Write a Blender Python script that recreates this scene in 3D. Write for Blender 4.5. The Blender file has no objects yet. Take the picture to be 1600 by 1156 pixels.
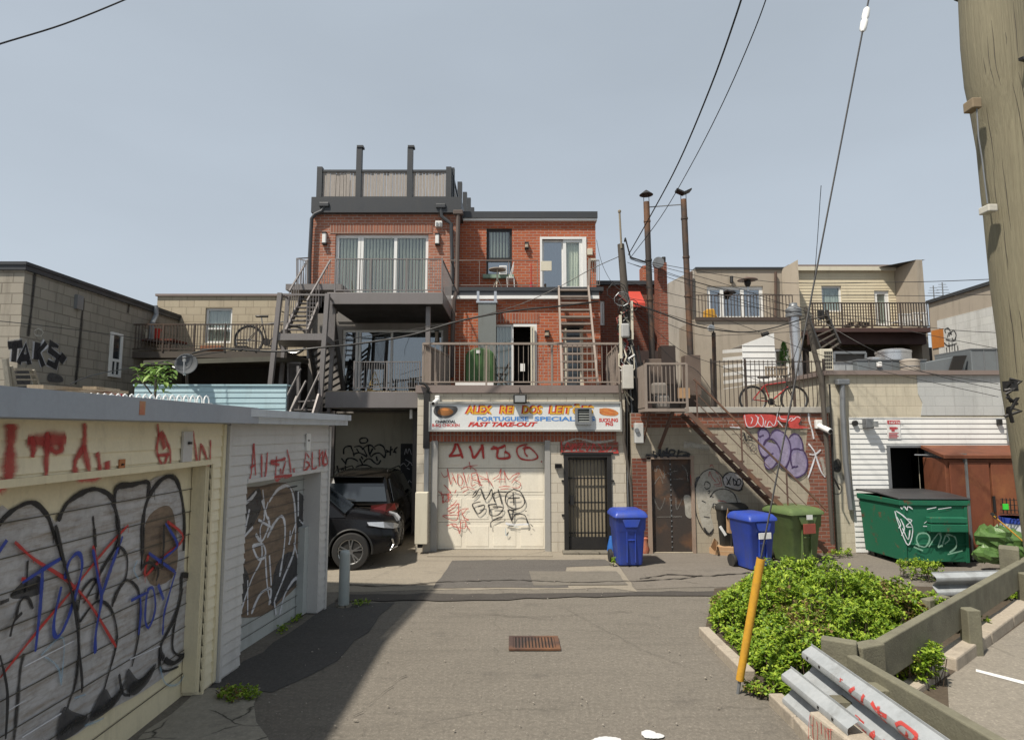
import bpy, bmesh, math, random
from mathutils import Vector, Matrix
random.seed(7)
rad = math.radians
# ---------------------------------------------------------------- camera, sky, sun
F = 950.0; HOR = 672.0; CAM = Vector((0, 0, 2.5))
TH = math.atan((HOR - 578.0) / F)
sc = bpy.context.scene
cd = bpy.data.cameras.new("camera"); cam = bpy.data.objects.new("camera", cd)
sc.collection.objects.link(cam); sc.camera = cam
cam.location = CAM; cam.rotation_euler = (math.pi / 2 + TH, 0, 0)
cd.sensor_width = 36; cd.lens = 36 * F / 1600; cd.clip_start = .05; cd.clip_end = 2000
SUN = Vector((-1.18, -1.12, 2.65)).normalized()          # direction towards the sun
w = bpy.data.worlds.new("World"); sc.world = w; w.use_nodes = True
nt = w.node_tree; nt.nodes.clear()
wo = nt.nodes.new('ShaderNodeOutputWorld'); bg = nt.nodes.new('ShaderNodeBackground')
sky = nt.nodes.new('ShaderNodeTexSky'); sky.sky_type = 'NISHITA'; sky.sun_disc = False
sky.sun_elevation = math.asin(SUN.z); sky.sun_rotation = math.atan2(SUN.x, SUN.y)
sky.air_density = 1.0; sky.dust_density = 1.2; sky.ozone_density = 1.0; sky.altitude = 100
hs = nt.nodes.new('ShaderNodeHueSaturation'); hs.inputs['Saturation'].default_value = .38
ntx = nt.nodes.new('ShaderNodeTexNoise'); ntx.inputs['Scale'].default_value = 1.6; ntx.inputs['Detail'].default_value = 5
mpg = nt.nodes.new('ShaderNodeMapping'); mpg.inputs['Scale'].default_value = (1, 1, 3)
tcw = nt.nodes.new('ShaderNodeTexCoord')
mr = nt.nodes.new('ShaderNodeMapRange'); mr.inputs[3].default_value = .86; mr.inputs[4].default_value = 1.12
vm = nt.nodes.new('ShaderNodeVectorMath'); vm.operation = 'SCALE'
nt.links.new(tcw.outputs['Generated'], mpg.inputs[0]); nt.links.new(mpg.outputs[0], ntx.inputs[0]); nt.links.new(ntx.outputs[0], mr.inputs[0])
nt.links.new(sky.outputs[0], hs.inputs['Color'])
hz = nt.nodes.new('ShaderNodeMixRGB'); hz.inputs[0].default_value = .72; hz.inputs[2].default_value = (2.62, 3.02, 3.42, 1)
nt.links.new(hs.outputs[0], hz.inputs[1]); nt.links.new(hz.outputs[0], vm.inputs[0]); nt.links.new(mr.outputs[0], vm.inputs[3])
nt.links.new(vm.outputs[0], bg.inputs[0]); bg.inputs[1].default_value = .085
nt.links.new(bg.outputs[0], wo.inputs[0])
sl = bpy.data.lights.new("sun", 'SUN'); sun = bpy.data.objects.new("sun", sl); sc.collection.objects.link(sun)
sl.energy = 3.1; sl.angle = rad(2); sl.color = (1, .93, .82)
sun.rotation_euler = SUN.to_track_quat('Z', 'Y').to_euler()
sc.view_settings.view_transform = 'Standard'; sc.view_settings.look = 'None'
sc.view_settings.exposure = 1.05; sc.view_settings.gamma = 1
sc.cycles.max_bounces = 6

# ---------------------------------------------------------------- rays through photo points
def ray(px, py):
    dx = (px - 800) / F; dz = (578 - py) / F
    c, s = math.cos(TH), math.sin(TH)
    return Vector((dx, c - dz * s, s + dz * c))
def P(px, py, Y):
    r = ray(px, py); return CAM + r * (Y / r.y)
def PX(px, py, X):
    r = ray(px, py); return CAM + r * (X / r.x)
def G(px, py, z=0):
    r = ray(px, py); return CAM + r * ((z - CAM.z) / r.z)
def PW(px, py, A, B, off=0):                             # vertical wall through A, B (left to right seen from the front)
    d = (Vector((B[0], B[1], 0)) - Vector((A[0], A[1], 0))).normalized(); n = Vector((d.y, -d.x, 0))
    r = ray(px, py); A0 = Vector((A[0], A[1], 0)) + n * off
    return CAM + r * ((A0 - CAM).dot(n) / r.dot(n))

# ---------------------------------------------------------------- mesh builder
WL = {}
class MB:
    def __init__(s): s.v = []; s.f = []; s.mi = []; s.M = None; s.uv = {}
    def add(s, vs, fs, m=0):
        b = len(s.v)
        for p in vs:
            p = Vector(p); s.v.append(s.M @ p if s.M else p)
        for f in fs: s.f.append([b + i for i in f]); s.mi.append(m)
        return s
    def box(s, x0, x1, y0, y1, z0, z1, m=0):
        if x0 > x1: x0, x1 = x1, x0
        if y0 > y1: y0, y1 = y1, y0
        if z0 > z1: z0, z1 = z1, z0
        return s.add([(x0,y0,z0),(x1,y0,z0),(x1,y1,z0),(x0,y1,z0),(x0,y0,z1),(x1,y0,z1),(x1,y1,z1),(x0,y1,z1)],
              [(0,3,2,1),(4,5,6,7),(0,1,5,4),(1,2,6,5),(2,3,7,6),(3,0,4,7)], m)
    def pb(s, px0, py0, px1, py1, Y, d=.1, m=0):        # box whose front face covers a photo rectangle at distance Y
        pm = (py0 + py1) / 2; xm = (px0 + px1) / 2
        return s.box(P(px0, pm, Y).x, P(px1, pm, Y).x, Y, Y + d, P(xm, py1, Y).z, P(xm, py0, Y).z, m)
    def bar(s, a, b, wd, h=None, m=0, up=(0, 0, 1)):     # rectangular bar a-b
        a = Vector(a); b = Vector(b); h = h or wd; d = (b - a)
        if d.length < 1e-6: return s
        d.normalize(); up = Vector(up)
        if abs(d.dot(up)) > .98: up = Vector((0, 1, 0))
        x = d.cross(up).normalized() * wd / 2; y = x.cross(d).normalized() * h / 2
        return s.add([a-x-y, a+x-y, a+x+y, a-x+y, b-x-y, b+x-y, b+x+y, b-x+y],
              [(0,3,2,1),(4,5,6,7),(0,1,5,4),(1,2,6,5),(2,3,7,6),(3,0,4,7)], m)
    def tube(s, pts, r, m=0, n=8, cap=True):
        pts = [Vector(p) for p in pts]; k = len(pts)
        rs = r if isinstance(r, (list, tuple)) else [r] * k
        vs = []; fs = []; prev = None
        for i, p in enumerate(pts):
            d = (pts[min(i+1, k-1)] - pts[max(i-1, 0)])
            d = d.normalized() if d.length > 1e-9 else Vector((0, 0, 1))
            if prev is None:
                u = Vector((0, 0, 1)) if abs(d.z) < .9 else Vector((1, 0, 0))
                x = d.cross(u).normalized()
            else:
                x = (prev - d * prev.dot(d)); x = x.normalized() if x.length > 1e-6 else d.orthogonal().normalized()
            prev = x; y = d.cross(x)
            for j in range(n):
                a = 2 * math.pi * j / n
                vs.append(p + (x * math.cos(a) + y * math.sin(a)) * rs[i])
        for i in range(k - 1):
            for j in range(n):
                a = i*n + j; b = i*n + (j+1) % n
                fs.append((a, b, b + n, a + n))
        if cap: fs.append(tuple(range(n))[::-1]); fs.append(tuple(range((k-1)*n, k*n)))
        return s.add(vs, fs, m)
    def lathe(s, c, prof, n=20, m=0, axis='Z'):           # prof: (radius, height)
        vs = []; fs = []; c = Vector(c)
        for r, h in prof:
            for j in range(n):
                a = 2*math.pi*j/n; p = Vector((r*math.cos(a), r*math.sin(a), h))
                if axis == 'Y': p = Vector((p.x, p.z, p.y))
                if axis == 'X': p = Vector((p.z, p.x, p.y))
                vs.append(c + p)
        for i in range(len(prof)-1):
            for j in range(n):
                a = i*n+j; b = i*n+(j+1) % n; fs.append((a, b, b+n, a+n))
        fs.append(tuple(range(n))[::-1]); fs.append(tuple(range((len(prof)-1)*n, len(prof)*n)))
        return s.add(vs, fs, m)
    def prism(s, pts, vec, m=0):                          # polygon swept by vec
        pts = [Vector(p) for p in pts]; vec = Vector(vec); n = len(pts)
        vs = pts + [p + vec for p in pts]
        fs = [tuple(range(n))[::-1], tuple(range(n, 2*n))] + [(i, (i+1) % n, (i+1) % n + n, i + n) for i in range(n)]
        return s.add(vs, fs, m)
    def loft(s, rings, m=0, closed=True, cap=True):
        n = len(rings[0]); vs = [p for r in rings for p in r]; fs = []
        for i in range(len(rings)-1):
            for j in range(n if closed else n-1):
                a = i*n+j; b = i*n+(j+1) % n; fs.append((a, b, b+n, a+n))
        if cap: fs.append(tuple(range(n))[::-1]); fs.append(tuple(range((len(rings)-1)*n, len(rings)*n)))
        return s.add(vs, fs, m)
    def build(s, name, mats, parent=None, smooth=False, label=None, cat=None, group=None, kind=None, bevel=0, keep=False, ang=40):
        if not isinstance(mats, (list, tuple)): mats = [mats]
        if parent is not None: L = WL.get(parent.name, Vector())
        elif keep or not s.v: L = Vector()
        else:
            xs = [p.x for p in s.v]; ys = [p.y for p in s.v]
            L = Vector(((min(xs)+max(xs))/2, (min(ys)+max(ys))/2, min(p.z for p in s.v)))
        me = bpy.data.meshes.new(name); me.from_pydata([p - L for p in s.v], [], s.f)
        for m in mats: me.materials.append(m)
        for i, pl in enumerate(me.polygons): pl.material_index = s.mi[i]
        bm = bmesh.new(); bm.from_mesh(me)
        if not s.uv: bmesh.ops.recalc_face_normals(bm, faces=bm.faces)
        bm.to_mesh(me); bm.free()
        if smooth:
            for pl in me.polygons: pl.use_smooth = True
            try: me.set_sharp_from_angle(angle=rad(ang))
            except Exception: pass
        o = bpy.data.objects.new(name, me); sc.collection.objects.link(o)
        if parent is not None: o.parent = parent
        else: o.location = L
        WL[o.name] = L
        if bevel:
            b = o.modifiers.new('bevel', 'BEVEL'); b.width = bevel; b.segments = 2; b.limit_method = 'ANGLE'; b.harden_normals = False
        if label: o['label'] = label
        if cat: o['category'] = cat
        if group: o['group'] = group
        if kind: o['kind'] = kind
        return o
def thing(name, label, cat, loc=(0, 0, 0), group=None):
    o = bpy.data.objects.new(name, None); o.empty_display_size = .2; sc.collection.objects.link(o)
    o.location = loc; WL[o.name] = Vector(loc); o['label'] = label; o['category'] = cat
    if group: o['group'] = group
    return o
def copy_tree(o, parent=None):
    c = o.copy(); sc.collection.objects.link(c); c.parent = parent
    for ch in [x for x in sc.objects if x.parent == o]: copy_tree(ch, c)
    return c
def frame(A, B):                                          # local x along A-B, y into the wall, z up
    d = Vector((B[0]-A[0], B[1]-A[1], 0)).normalized(); n = Vector((-d.y, d.x, 0))
    return Matrix(((d.x, n.x, 0, A[0]), (d.y, n.y, 0, A[1]), (0, 0, 1, 0), (0, 0, 0, 1)))
def facade(mb, x0, x1, z0, z1, Y, depth, holes=(), rev=.12, m=0, roof=True):
    """front wall with openings and reveals, side walls, back and roof"""
    xs = sorted({x0, x1, *[h[0] for h in holes], *[h[1] for h in holes]}); zs = sorted({z0, z1, *[h[2] for h in holes], *[h[3] for h in holes]})
    xs = [x for x in xs if x0 - 1e-6 <= x <= x1 + 1e-6]; zs = [z for z in zs if z0 - 1e-6 <= z <= z1 + 1e-6]
    for i in range(len(xs)-1):
        for j in range(len(zs)-1):
            cx = (xs[i]+xs[i+1])/2; cz = (zs[j]+zs[j+1])/2
            if any(h[0] < cx < h[1] and h[2] < cz < h[3] for h in holes): continue
            mb.add([(xs[i],Y,zs[j]),(xs[i+1],Y,zs[j]),(xs[i+1],Y,zs[j+1]),(xs[i],Y,zs[j+1])], [(0,1,2,3)], m)
    for a, b, c, d in holes:
        mb.add([(a,Y,c),(b,Y,c),(b,Y,d),(a,Y,d),(a,Y+rev,c),(b,Y+rev,c),(b,Y+rev,d),(a,Y+rev,d)], [(0,1,5,4),(1,2,6,5),(2,3,7,6),(3,0,4,7)], m)
    if depth:
        mb.add([(x0,Y,z0),(x1,Y,z0),(x1,Y,z1),(x0,Y,z1),(x0,Y+depth,z0),(x1,Y+depth,z0),(x1,Y+depth,z1),(x0,Y+depth,z1)],
           [(0,4,7,3),(1,5,6,2),(4,5,6,7)] + ([(3,2,6,7)] if roof else []), m)
def siding(mb, x0, x1, z0, z1, step, holes=(), out=.014, base=0.0, m=0):
    """lapped boards in the local frame; each course leans out at its foot"""
    bk = -base + .0015; zz = [z0]; k = 1
    while z0 + k*step < z1 - 1e-4: zz.append(z0 + k*step); k += 1
    zz.append(z1)
    for i in range(len(zz)-1):
        za, zb = zz[i], zz[i+1]
        cuts = sorted({za, zb, *[h[q] for h in holes for q in (2, 3) if za < h[q] < zb]})
        for j in range(len(cuts)-1):
            a, b = cuts[j], cuts[j+1]; mid = (a+b)/2
            ya = -base - out*(1-(a-za)/step); yb = -base - out*(1-(b-za)/step)
            segs = [(x0, x1)]
            for h in holes:
                if h[2] < mid < h[3]:
                    ns = []
                    for p, q in segs:
                        if h[1] <= p or h[0] >= q: ns.append((p, q)); continue
                        if h[0] > p: ns.append((p, h[0]))
                        if h[1] < q: ns.append((h[1], q))
                    segs = ns
            for p, q in segs:
                vs = [(p,ya,a),(q,ya,a),(q,yb,b),(p,yb,b),(p,bk,a),(q,bk,a),(q,bk,b),(p,bk,b)]
                mb.add(vs, [(0,1,2,3),(0,4,5,1),(1,5,6,2),(3,7,4,0)], m)
def smoothpts(pts, k=6, closed=False):
    if len(pts) < 3: return list(pts)
    out = []; n = len(pts)
    for i in range(n if closed else n-1):
        if closed: p0, p1, p2, p3 = pts[i-1], pts[i], pts[(i+1) % n], pts[(i+2) % n]
        else: p0, p1, p2, p3 = pts[max(i-1, 0)], pts[i], pts[i+1], pts[min(i+2, n-1)]
        for q in range(k):
            t = q/k
            out.append(tuple(.5*((2*p1[a]) + (p2[a]-p0[a])*t + (2*p0[a]-5*p1[a]+4*p2[a]-p3[a])*t*t + (3*p1[a]-p0[a]-3*p2[a]+p3[a])*t**3) for a in (0, 1)))
    out.append(pts[0] if closed else pts[-1])
    return out
class Spray:
    """paint strokes and fills lying on a wall: fn(px, py, off) gives the wall point"""
    def __init__(s, fn, org=(0, 0), k=1.0, off=.003):
        s.fn = fn; s.ox, s.oy = org; s.k = k; s.off = off; s.n = 0; s.parts = {}
    def q(s, p): return (s.ox + p[0]/s.k, s.oy + p[1]/s.k)
    def st(s, mat, wpx, *lines, sm=True, taper=False, over=True):
        rg = random.Random(len(lines)*7+int(wpx))
        if over and wpx/s.k > 1.2 and mat.name in ('paint_black', 'paint_red', 'paint_blue', 'paint_purple_dark'):      # overspray halo and runs
            s.st(bpy.data.materials[mat.name + '_mist'], wpx*2.1, *lines, sm=sm, over=False)
            for ln in lines:
                if len(ln) > 2 and rg.random() < .55:
                    p = rg.choice(ln[1:]); L = s.k*rg.uniform(3, 13)*(wpx/s.k/4)**.5; s.st(mat, wpx*.16, [p, (p[0]+rg.uniform(-1, 1), p[1]+L)], sm=False, over=False)
        v, f, uv = s.parts.setdefault(mat.name, ([], [], []))
        for ln in lines:
            pts = [s.q(p) for p in ln]
            if sm: pts = smoothpts(pts, 5)
            s.n += 1; n = len(pts); o = s.off + s.n*.00025
            P3 = [s.fn(p[0], p[1], o + .0002*i/n) for i, p in enumerate(pts)]
            nrm = (s.fn(pts[0][0], pts[0][1], 1.0) - s.fn(pts[0][0], pts[0][1], 0)); 
            a = s.fn(pts[0][0], pts[0][1], 0); b = s.fn(pts[0][0]+8, pts[0][1], 0); c = s.fn(pts[0][0], pts[0][1]-8, 0)
            nn = (b-a).cross(c-a).normalized()
            wm = wpx / s.k * (c-a).length / 8
            b0 = len(v); L = 0
            for i, p in enumerate(P3):
                d = P3[min(i+1, n-1)] - P3[max(i-1, 0)]
                d = d.normalized() if d.length > 1e-9 else Vector((0, 0, 1))
                if i: L += (P3[i]-P3[i-1]).length
                side = nn.cross(d).normalized() * wm * .5
                side = side * (1 + .22*math.sin(i*.61+s.n*1.7) + .10*math.sin(i*1.9+s.n)) * (.72 if i in (0, n-1) and n > 3 else 1)
                v.append(p + side); v.append(p - side); uv.append((L, 0)); uv.append((L, 1))
            for i in range(n-1): f.append((b0+2*i, b0+2*i+1, b0+2*i+3, b0+2*i+2))
    def fill(s, mat, *polys, sm=True):
        v, f, uv = s.parts.setdefault(mat.name, ([], [], []))
        for ln in polys:
            pts = [s.q(p) for p in ln]
            if sm: pts = smoothpts(pts, 4, True)[:-1]
            s.n += 1; o = s.off + s.n*.00025; b0 = len(v)
            for p in pts: v.append(s.fn(p[0], p[1], o)); uv.append((0, .5))
            f.append(tuple(range(b0, b0+len(pts))))
    def build(s, parent, name='graffiti'):
        L = WL.get(parent.name, Vector())
        V = []; Fc = []; U = []; mats = []; mi = []
        for mn, (v, f, uv) in s.parts.items():
            b = len(V); V += v; U += uv; mats.append(bpy.data.materials[mn])
            for q in f: Fc.append([b+i for i in q]); mi.append(len(mats)-1)
        me = bpy.data.meshes.new(name); me.from_pydata([p-L for p in V], [], Fc)
        ul = me.uv_layers.new(name='uv')
        for lp in me.loops: ul.data[lp.index].uv = U[lp.vertex_index]
        for m in mats: me.materials.append(m)
        for i, pl in enumerate(me.polygons): pl.material_index = mi[i]
        o = bpy.data.objects.new(name, me); sc.collection.objects.link(o); o.parent = parent; WL[o.name] = L
        return o
def text(mb, body, M, h, m=0, depth=.003, shear=0, sx=1, bold=0):
    """lettering as mesh, lower left corner at the matrix origin, cap height h"""
    c = bpy.data.curves.new('t', 'FONT'); c.body = body; c.size = h/.7; c.extrude = depth/2; c.shear = shear; c.offset = bold; c.resolution_u = 3
    o = bpy.data.objects.new('t', c); sc.collection.objects.link(o)
    dg = bpy.context.evaluated_depsgraph_get(); me = bpy.data.meshes.new_from_object(o.evaluated_get(dg))
    for v in me.vertices: v.co.x *= sx
    wdt = max([v.co.x for v in me.vertices] + [0])
    old = mb.M; mb.M = M
    mb.add([v.co.copy() for v in me.vertices], [list(p.vertices) for p in me.polygons], m)
    mb.M = old
    bpy.data.objects.remove(o); bpy.data.curves.remove(c); bpy.data.meshes.remove(me)
    return wdt
def facing(p, sx=1): # text plane facing -Y at p
    return Matrix(((sx,0,0,p[0]),(0,0,-1,p[1]),(0,1,0,p[2]),(0,0,0,1)))
# ---------------------------------------------------------------- materials
def newmat(name):
    m = bpy.data.materials.new(name); m.use_nodes = True; n = m.node_tree; n.nodes.clear()
    out = n.nodes.new('ShaderNodeOutputMaterial'); b = n.nodes.new('ShaderNodeBsdfPrincipled'); n.links.new(b.outputs[0], out.inputs[0])
    return m, n, b, out
def N(n, t, **kw):
    x = n.nodes.new('ShaderNode' + t)
    for k, v in kw.items():
        if k.startswith('i_'): x.inputs[k[2:].replace('_', ' ')].default_value = v
        else: setattr(x, k, v)
    return x
def pos(n, wall=False, scale=None):
    g = N(n, 'NewGeometry')
    if wall:
        s = N(n, 'SeparateXYZ'); n.links.new(g.outputs['Position'], s.inputs[0])
        a = N(n, 'Math', operation='ADD'); n.links.new(s.outputs[0], a.inputs[0]); n.links.new(s.outputs[1], a.inputs[1])
        c = N(n, 'CombineXYZ'); n.links.new(a.outputs[0], c.inputs[0]); n.links.new(s.outputs[2], c.inputs[1])
        return c.outputs[0]
    if scale:
        m = N(n, 'Mapping'); m.inputs['Scale'].default_value = scale; n.links.new(g.outputs['Position'], m.inputs[0]); return m.outputs[0]
    return g.outputs['Position']
def mix(n, fac, a, b, mode='MIX'):
    x = N(n, 'MixRGB', blend_type=mode)
    for i, v in ((0, fac), (1, a), (2, b)):
        if hasattr(v, 'is_linked') or hasattr(v, 'links'): n.links.new(v, x.inputs[i])
        elif i == 0: x.inputs[0].default_value = v
        else: x.inputs[i].default_value = (*v[:3], 1)
    return x.outputs[0]
def noise(n, vec, scale, detail=6, rough=.6, lo=.35, hi=.65, dist=0):
    t = N(n, 'TexNoise'); t.inputs['Scale'].default_value = scale; t.inputs['Detail'].default_value = detail
    t.inputs['Roughness'].default_value = rough; t.inputs['Distortion'].default_value = dist
    n.links.new(vec, t.inputs['Vector'])
    r = N(n, 'MapRange'); r.inputs[1].default_value = lo; r.inputs[2].default_value = hi; n.links.new(t.outputs[0], r.inputs[0])
    return r.outputs[0]
def bump(n, b, h, strength=.3, dist=.01):
    x = N(n, 'Bump'); x.inputs['Strength'].default_value = strength; x.inputs['Distance'].default_value = dist
    n.links.new(h, x.inputs['Height']); n.links.new(x.outputs[0], b.inputs['Normal'])
def M(name, c, c2=None, rough=.7, metal=0, big=1.5, fine=40, amt=.5, streak=None, dirt=.25, bmp=.15, spec=.4):
    """painted or raw surface: two tones in large blotches, fine grain, grime and slight relief"""
    m, n, b, out = newmat(name); c2 = c2 or tuple(x*.78 for x in c)
    v = pos(n); vs = pos(n, scale=streak) if streak else v
    k = noise(n, vs, big, 7, .62, .3, .7)
    f = noise(n, v, fine, 4, .6, .3, .7)
    col = mix(n, k, c, c2)
    fm = N(n, 'Math', operation='MULTIPLY'); n.links.new(f, fm.inputs[0]); fm.inputs[1].default_value = amt*.35
    col = mix(n, fm.outputs[0], col, tuple(x*.55 for x in c))
    if dirt:
        d = noise(n, pos(n, scale=(3, 3, .5)), 1.7, 8, .7, .52, .78)
        dm = N(n, 'Math', operation='MULTIPLY'); n.links.new(d, dm.inputs[0]); dm.inputs[1].default_value = dirt
        col = mix(n, dm.outputs[0], col, (.09, .075, .055))
    n.links.new(col, b.inputs['Base Color'])
    b.inputs['Metallic'].default_value = metal; b.inputs['Specular IOR Level'].default_value = spec
    rr = N(n, 'MapRange'); rr.inputs[3].default_value = max(rough-.12, .03); rr.inputs[4].default_value = min(rough+.12, 1); n.links.new(k, rr.inputs[0]); n.links.new(rr.outputs[0], b.inputs['Roughness'])
    if bmp: bump(n, b, f, bmp, .004)
    return m
def masonry(name, c1, c2, mortar, bw, bh, ms=.01, off=.5, dirt=.3, var=.5, bmp=.5, paint=None, plo=.45, vert=False, rough=.88):
    m, n, b, out = newmat(name); v = pos(n, wall=True)
    if vert:
        mp = N(n, 'Mapping'); mp.inputs['Rotation'].default_value = (0, 0, math.pi/2); n.links.new(v, mp.inputs[0]); v = mp.outputs[0]
    # wobble so the courses are not ruler straight
    nz = N(n, 'TexNoise'); nz.inputs['Scale'].default_value = 3; n.links.new(pos(n), nz.inputs[0])
    wv = N(n, 'MixRGB', blend_type='LINEAR_LIGHT'); wv.inputs[0].default_value = .006; n.links.new(v, wv.inputs[1]); n.links.new(nz.outputs[1], wv.inputs[2])
    t = N(n, 'TexBrick'); t.offset = off; t.inputs['Scale'].default_value = 1
    t.inputs['Brick Width'].default_value = bw; t.inputs['Row Height'].default_value = bh
    t.inputs['Mortar Size'].default_value = ms; t.inputs['Mortar Smooth'].default_value = .25; t.inputs['Bias'].default_value = 0
    t.inputs['Color1'].default_value = (*c1, 1); t.inputs['Color2'].default_value = (*c2, 1); t.inputs['Mortar'].default_value = (*mortar, 1)
    n.links.new(wv.outputs[0], t.inputs[0])
    g = noise(n, pos(n), 35, 6, .7, .25, .75); k = noise(n, pos(n), 1.1, 8, .65, .3, .7)
    col = mix(n, var*.5, t.outputs[0], (.5, .5, .5), 'OVERLAY')
    gm = N(n, 'Math', operation='MULTIPLY'); n.links.new(g, gm.inputs[0]); gm.inputs[1].default_value = .3
    col = mix(n, gm.outputs[0], col, tuple(x*.55 for x in c2))
    km = N(n, 'Math', operation='MULTIPLY'); n.links.new(k, km.inputs[0]); km.inputs[1].default_value = .35*var*2
    col = mix(n, km.outputs[0], col, tuple(x*.7 for x in c1))
    if paint:
        pm = noise(n, pos(n), 2.4, 9, .75, plo, plo+.1)
        col = mix(n, pm, col, paint)
    d = noise(n, pos(n, scale=(3, 3, .35)), 1.6, 8, .7, .5, .8)
    dm = N(n, 'Math', operation='MULTIPLY'); n.links.new(d, dm.inputs[0]); dm.inputs[1].default_value = dirt
    col = mix(n, dm.outputs[0], col, (.08, .07, .055))
    n.links.new(col, b.inputs['Base Color']); b.inputs['Roughness'].default_value = rough; b.inputs['Specular IOR Level'].default_value = .25
    inv = N(n, 'Math', operation='SUBTRACT'); inv.inputs[0].default_value = 1; n.links.new(t.outputs[1], inv.inputs[1])
    a = N(n, 'Math', operation='MULTIPLY_ADD'); n.links.new(g, a.inputs[0]); a.inputs[1].default_value = .25; n.links.new(inv.outputs[0], a.inputs[2])
    bump(n, b, a.outputs[0], bmp, .01)
    return m
def paving(name, c, c2, crack=.0, cs=.9, grain=90, speck=.5, rough=.93, cw=.012, stain=.35, bmp=.5):
    m, n, b, out = newmat(name); v = pos(n)
    c = tuple(x*.66 for x in c); c2 = tuple(x*.64 for x in c2)
    k = noise(n, v, .55, 9, .65, .3, .7); g = noise(n, v, grain, 3, .8, .2, .8); g2 = noise(n, v, grain*.28, 5, .7, .3, .7)
    col = mix(n, k, c, c2)
    gm = N(n, 'Math', operation='MULTIPLY'); n.links.new(g, gm.inputs[0]); gm.inputs[1].default_value = speck
    col = mix(n, gm.outputs[0], col, tuple(x*.45 for x in c))
    for sc2, lo2, am2, ml in ((24, .46, .75, .4), (11, .45, .5, .55), (3.2, .45, .4, .6), (34, .52, .7, 1.9)):     # coarse aggregate, scuffed patches, pale stones
        gq = noise(n, v, sc2, 5, .75, lo2, lo2+.22); gx = N(n, 'Math', operation='MULTIPLY'); n.links.new(gq, gx.inputs[0]); gx.inputs[1].default_value = am2*speck
        col = mix(n, gx.outputs[0], col, tuple(min(1, x*ml) for x in c))
    g2m = N(n, 'Math', operation='MULTIPLY'); n.links.new(g2, g2m.inputs[0]); g2m.inputs[1].default_value = .25
    col = mix(n, g2m.outputs[0], col, tuple(min(1, x*1.5) for x in c))
    s = noise(n, pos(n, scale=(1, 1.6, 1)), 1.5, 8, .7, .56, .74)
    sm = N(n, 'Math', operation='MULTIPLY'); n.links.new(s, sm.inputs[0]); sm.inputs[1].default_value = stain
    col = mix(n, sm.outputs[0], col, (.055, .05, .045))
    # long feathery tyre and wash streaks across the lane
    s2 = noise(n, pos(n, scale=(.35, 4.5, 1)), 1.3, 6, .6, .5, .75); s2m = N(n, 'Math', operation='MULTIPLY'); n.links.new(s2, s2m.inputs[0]); s2m.inputs[1].default_value = stain*.6
    col = mix(n, s2m.outputs[0], col, tuple(x*.6 for x in c2))
    h = g
    if crack:
        nz = N(n, 'TexNoise'); nz.inputs['Scale'].default_value = 2.5; nz.inputs['Detail'].default_value = 6; n.links.new(v, nz.inputs[0])
        wv = N(n, 'MixRGB', blend_type='LINEAR_LIGHT'); wv.inputs[0].default_value = .16; n.links.new(v, wv.inputs[1]); n.links.new(nz.outputs[1], wv.inputs[2])
        vo = N(n, 'TexVoronoi', feature='DISTANCE_TO_EDGE'); vo.inputs['Scale'].default_value = cs; n.links.new(wv.outputs[0], vo.inputs[0])
        r = N(n, 'MapRange'); r.inputs[1].default_value = 0; r.inputs[2].default_value = cw; r.inputs[3].default_value = 1; r.inputs[4].default_value = 0; n.links.new(vo.outputs[0], r.inputs[0])
        bk = noise(n, v, 1.3, 3, .5, .45, .55)
        cm = N(n, 'Math', operation='MULTIPLY'); n.links.new(r.outputs[0], cm.inputs[0]); n.links.new(bk, cm.inputs[1])
        cm2 = N(n, 'Math', operation='MULTIPLY'); n.links.new(cm.outputs[0], cm2.inputs[0]); cm2.inputs[1].default_value = crack
        col = mix(n, cm2.outputs[0], col, (.03, .028, .022))
    n.links.new(col, b.inputs['Base Color']); b.inputs['Roughness'].default_value = rough; b.inputs['Specular IOR Level'].default_value = .3
    bump(n, b, h, bmp, .006)
    return m
def spray(name, c, soft=.35, dens=1.0, rough=.6, patchy=.35, streak=None):
    """aerosol paint: feathered edges and thin patches, on strokes with a UV running across"""
    m, n, b, out = newmat(name)
    uv = N(n, 'UVMap'); s = N(n, 'SeparateXYZ'); n.links.new(uv.outputs[0], s.inputs[0])
    a = N(n, 'Math', operation='SUBTRACT'); n.links.new(s.outputs[1], a.inputs[0]); a.inputs[1].default_value = .5
    ab = N(n, 'Math', operation='ABSOLUTE'); n.links.new(a.outputs[0], ab.inputs[0])
    r = N(n, 'MapRange', interpolation_type='SMOOTHSTEP'); n.links.new(ab.outputs[0], r.inputs[0])
    r.inputs[1].default_value = .5 - soft/2 - .02; r.inputs[2].default_value = .5; r.inputs[3].default_value = 1; r.inputs[4].default_value = 0
    g = noise(n, pos(n), 14, 7, .75, .25, .55); gm = N(n, 'Math', operation='MULTIPLY_ADD'); n.links.new(g, gm.inputs[0]); gm.inputs[1].default_value = patchy; gm.inputs[2].default_value = 1-patchy
    al = N(n, 'Math', operation='MULTIPLY'); n.links.new(r.outputs[0], al.inputs[0]); n.links.new(gm.outputs[0], al.inputs[1])
    a2 = N(n, 'Math', operation='MULTIPLY'); n.links.new(al.outputs[0], a2.inputs[0]); a2.inputs[1].default_value = dens
    n.links.new(a2.outputs[0], b.inputs['Alpha'])
    col = mix(n, noise(n, pos(n), 5, 5, .6), c, tuple(x*.8 for x in c))
    if streak: col = mix(n, noise(n, pos(n, scale=(2, 1.4, 13)), 1.6, 8, .75, .46, .68), col, streak)
    n.links.new(col, b.inputs['Base Color'])
    b.inputs['Roughness'].default_value = rough
    return m
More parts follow.
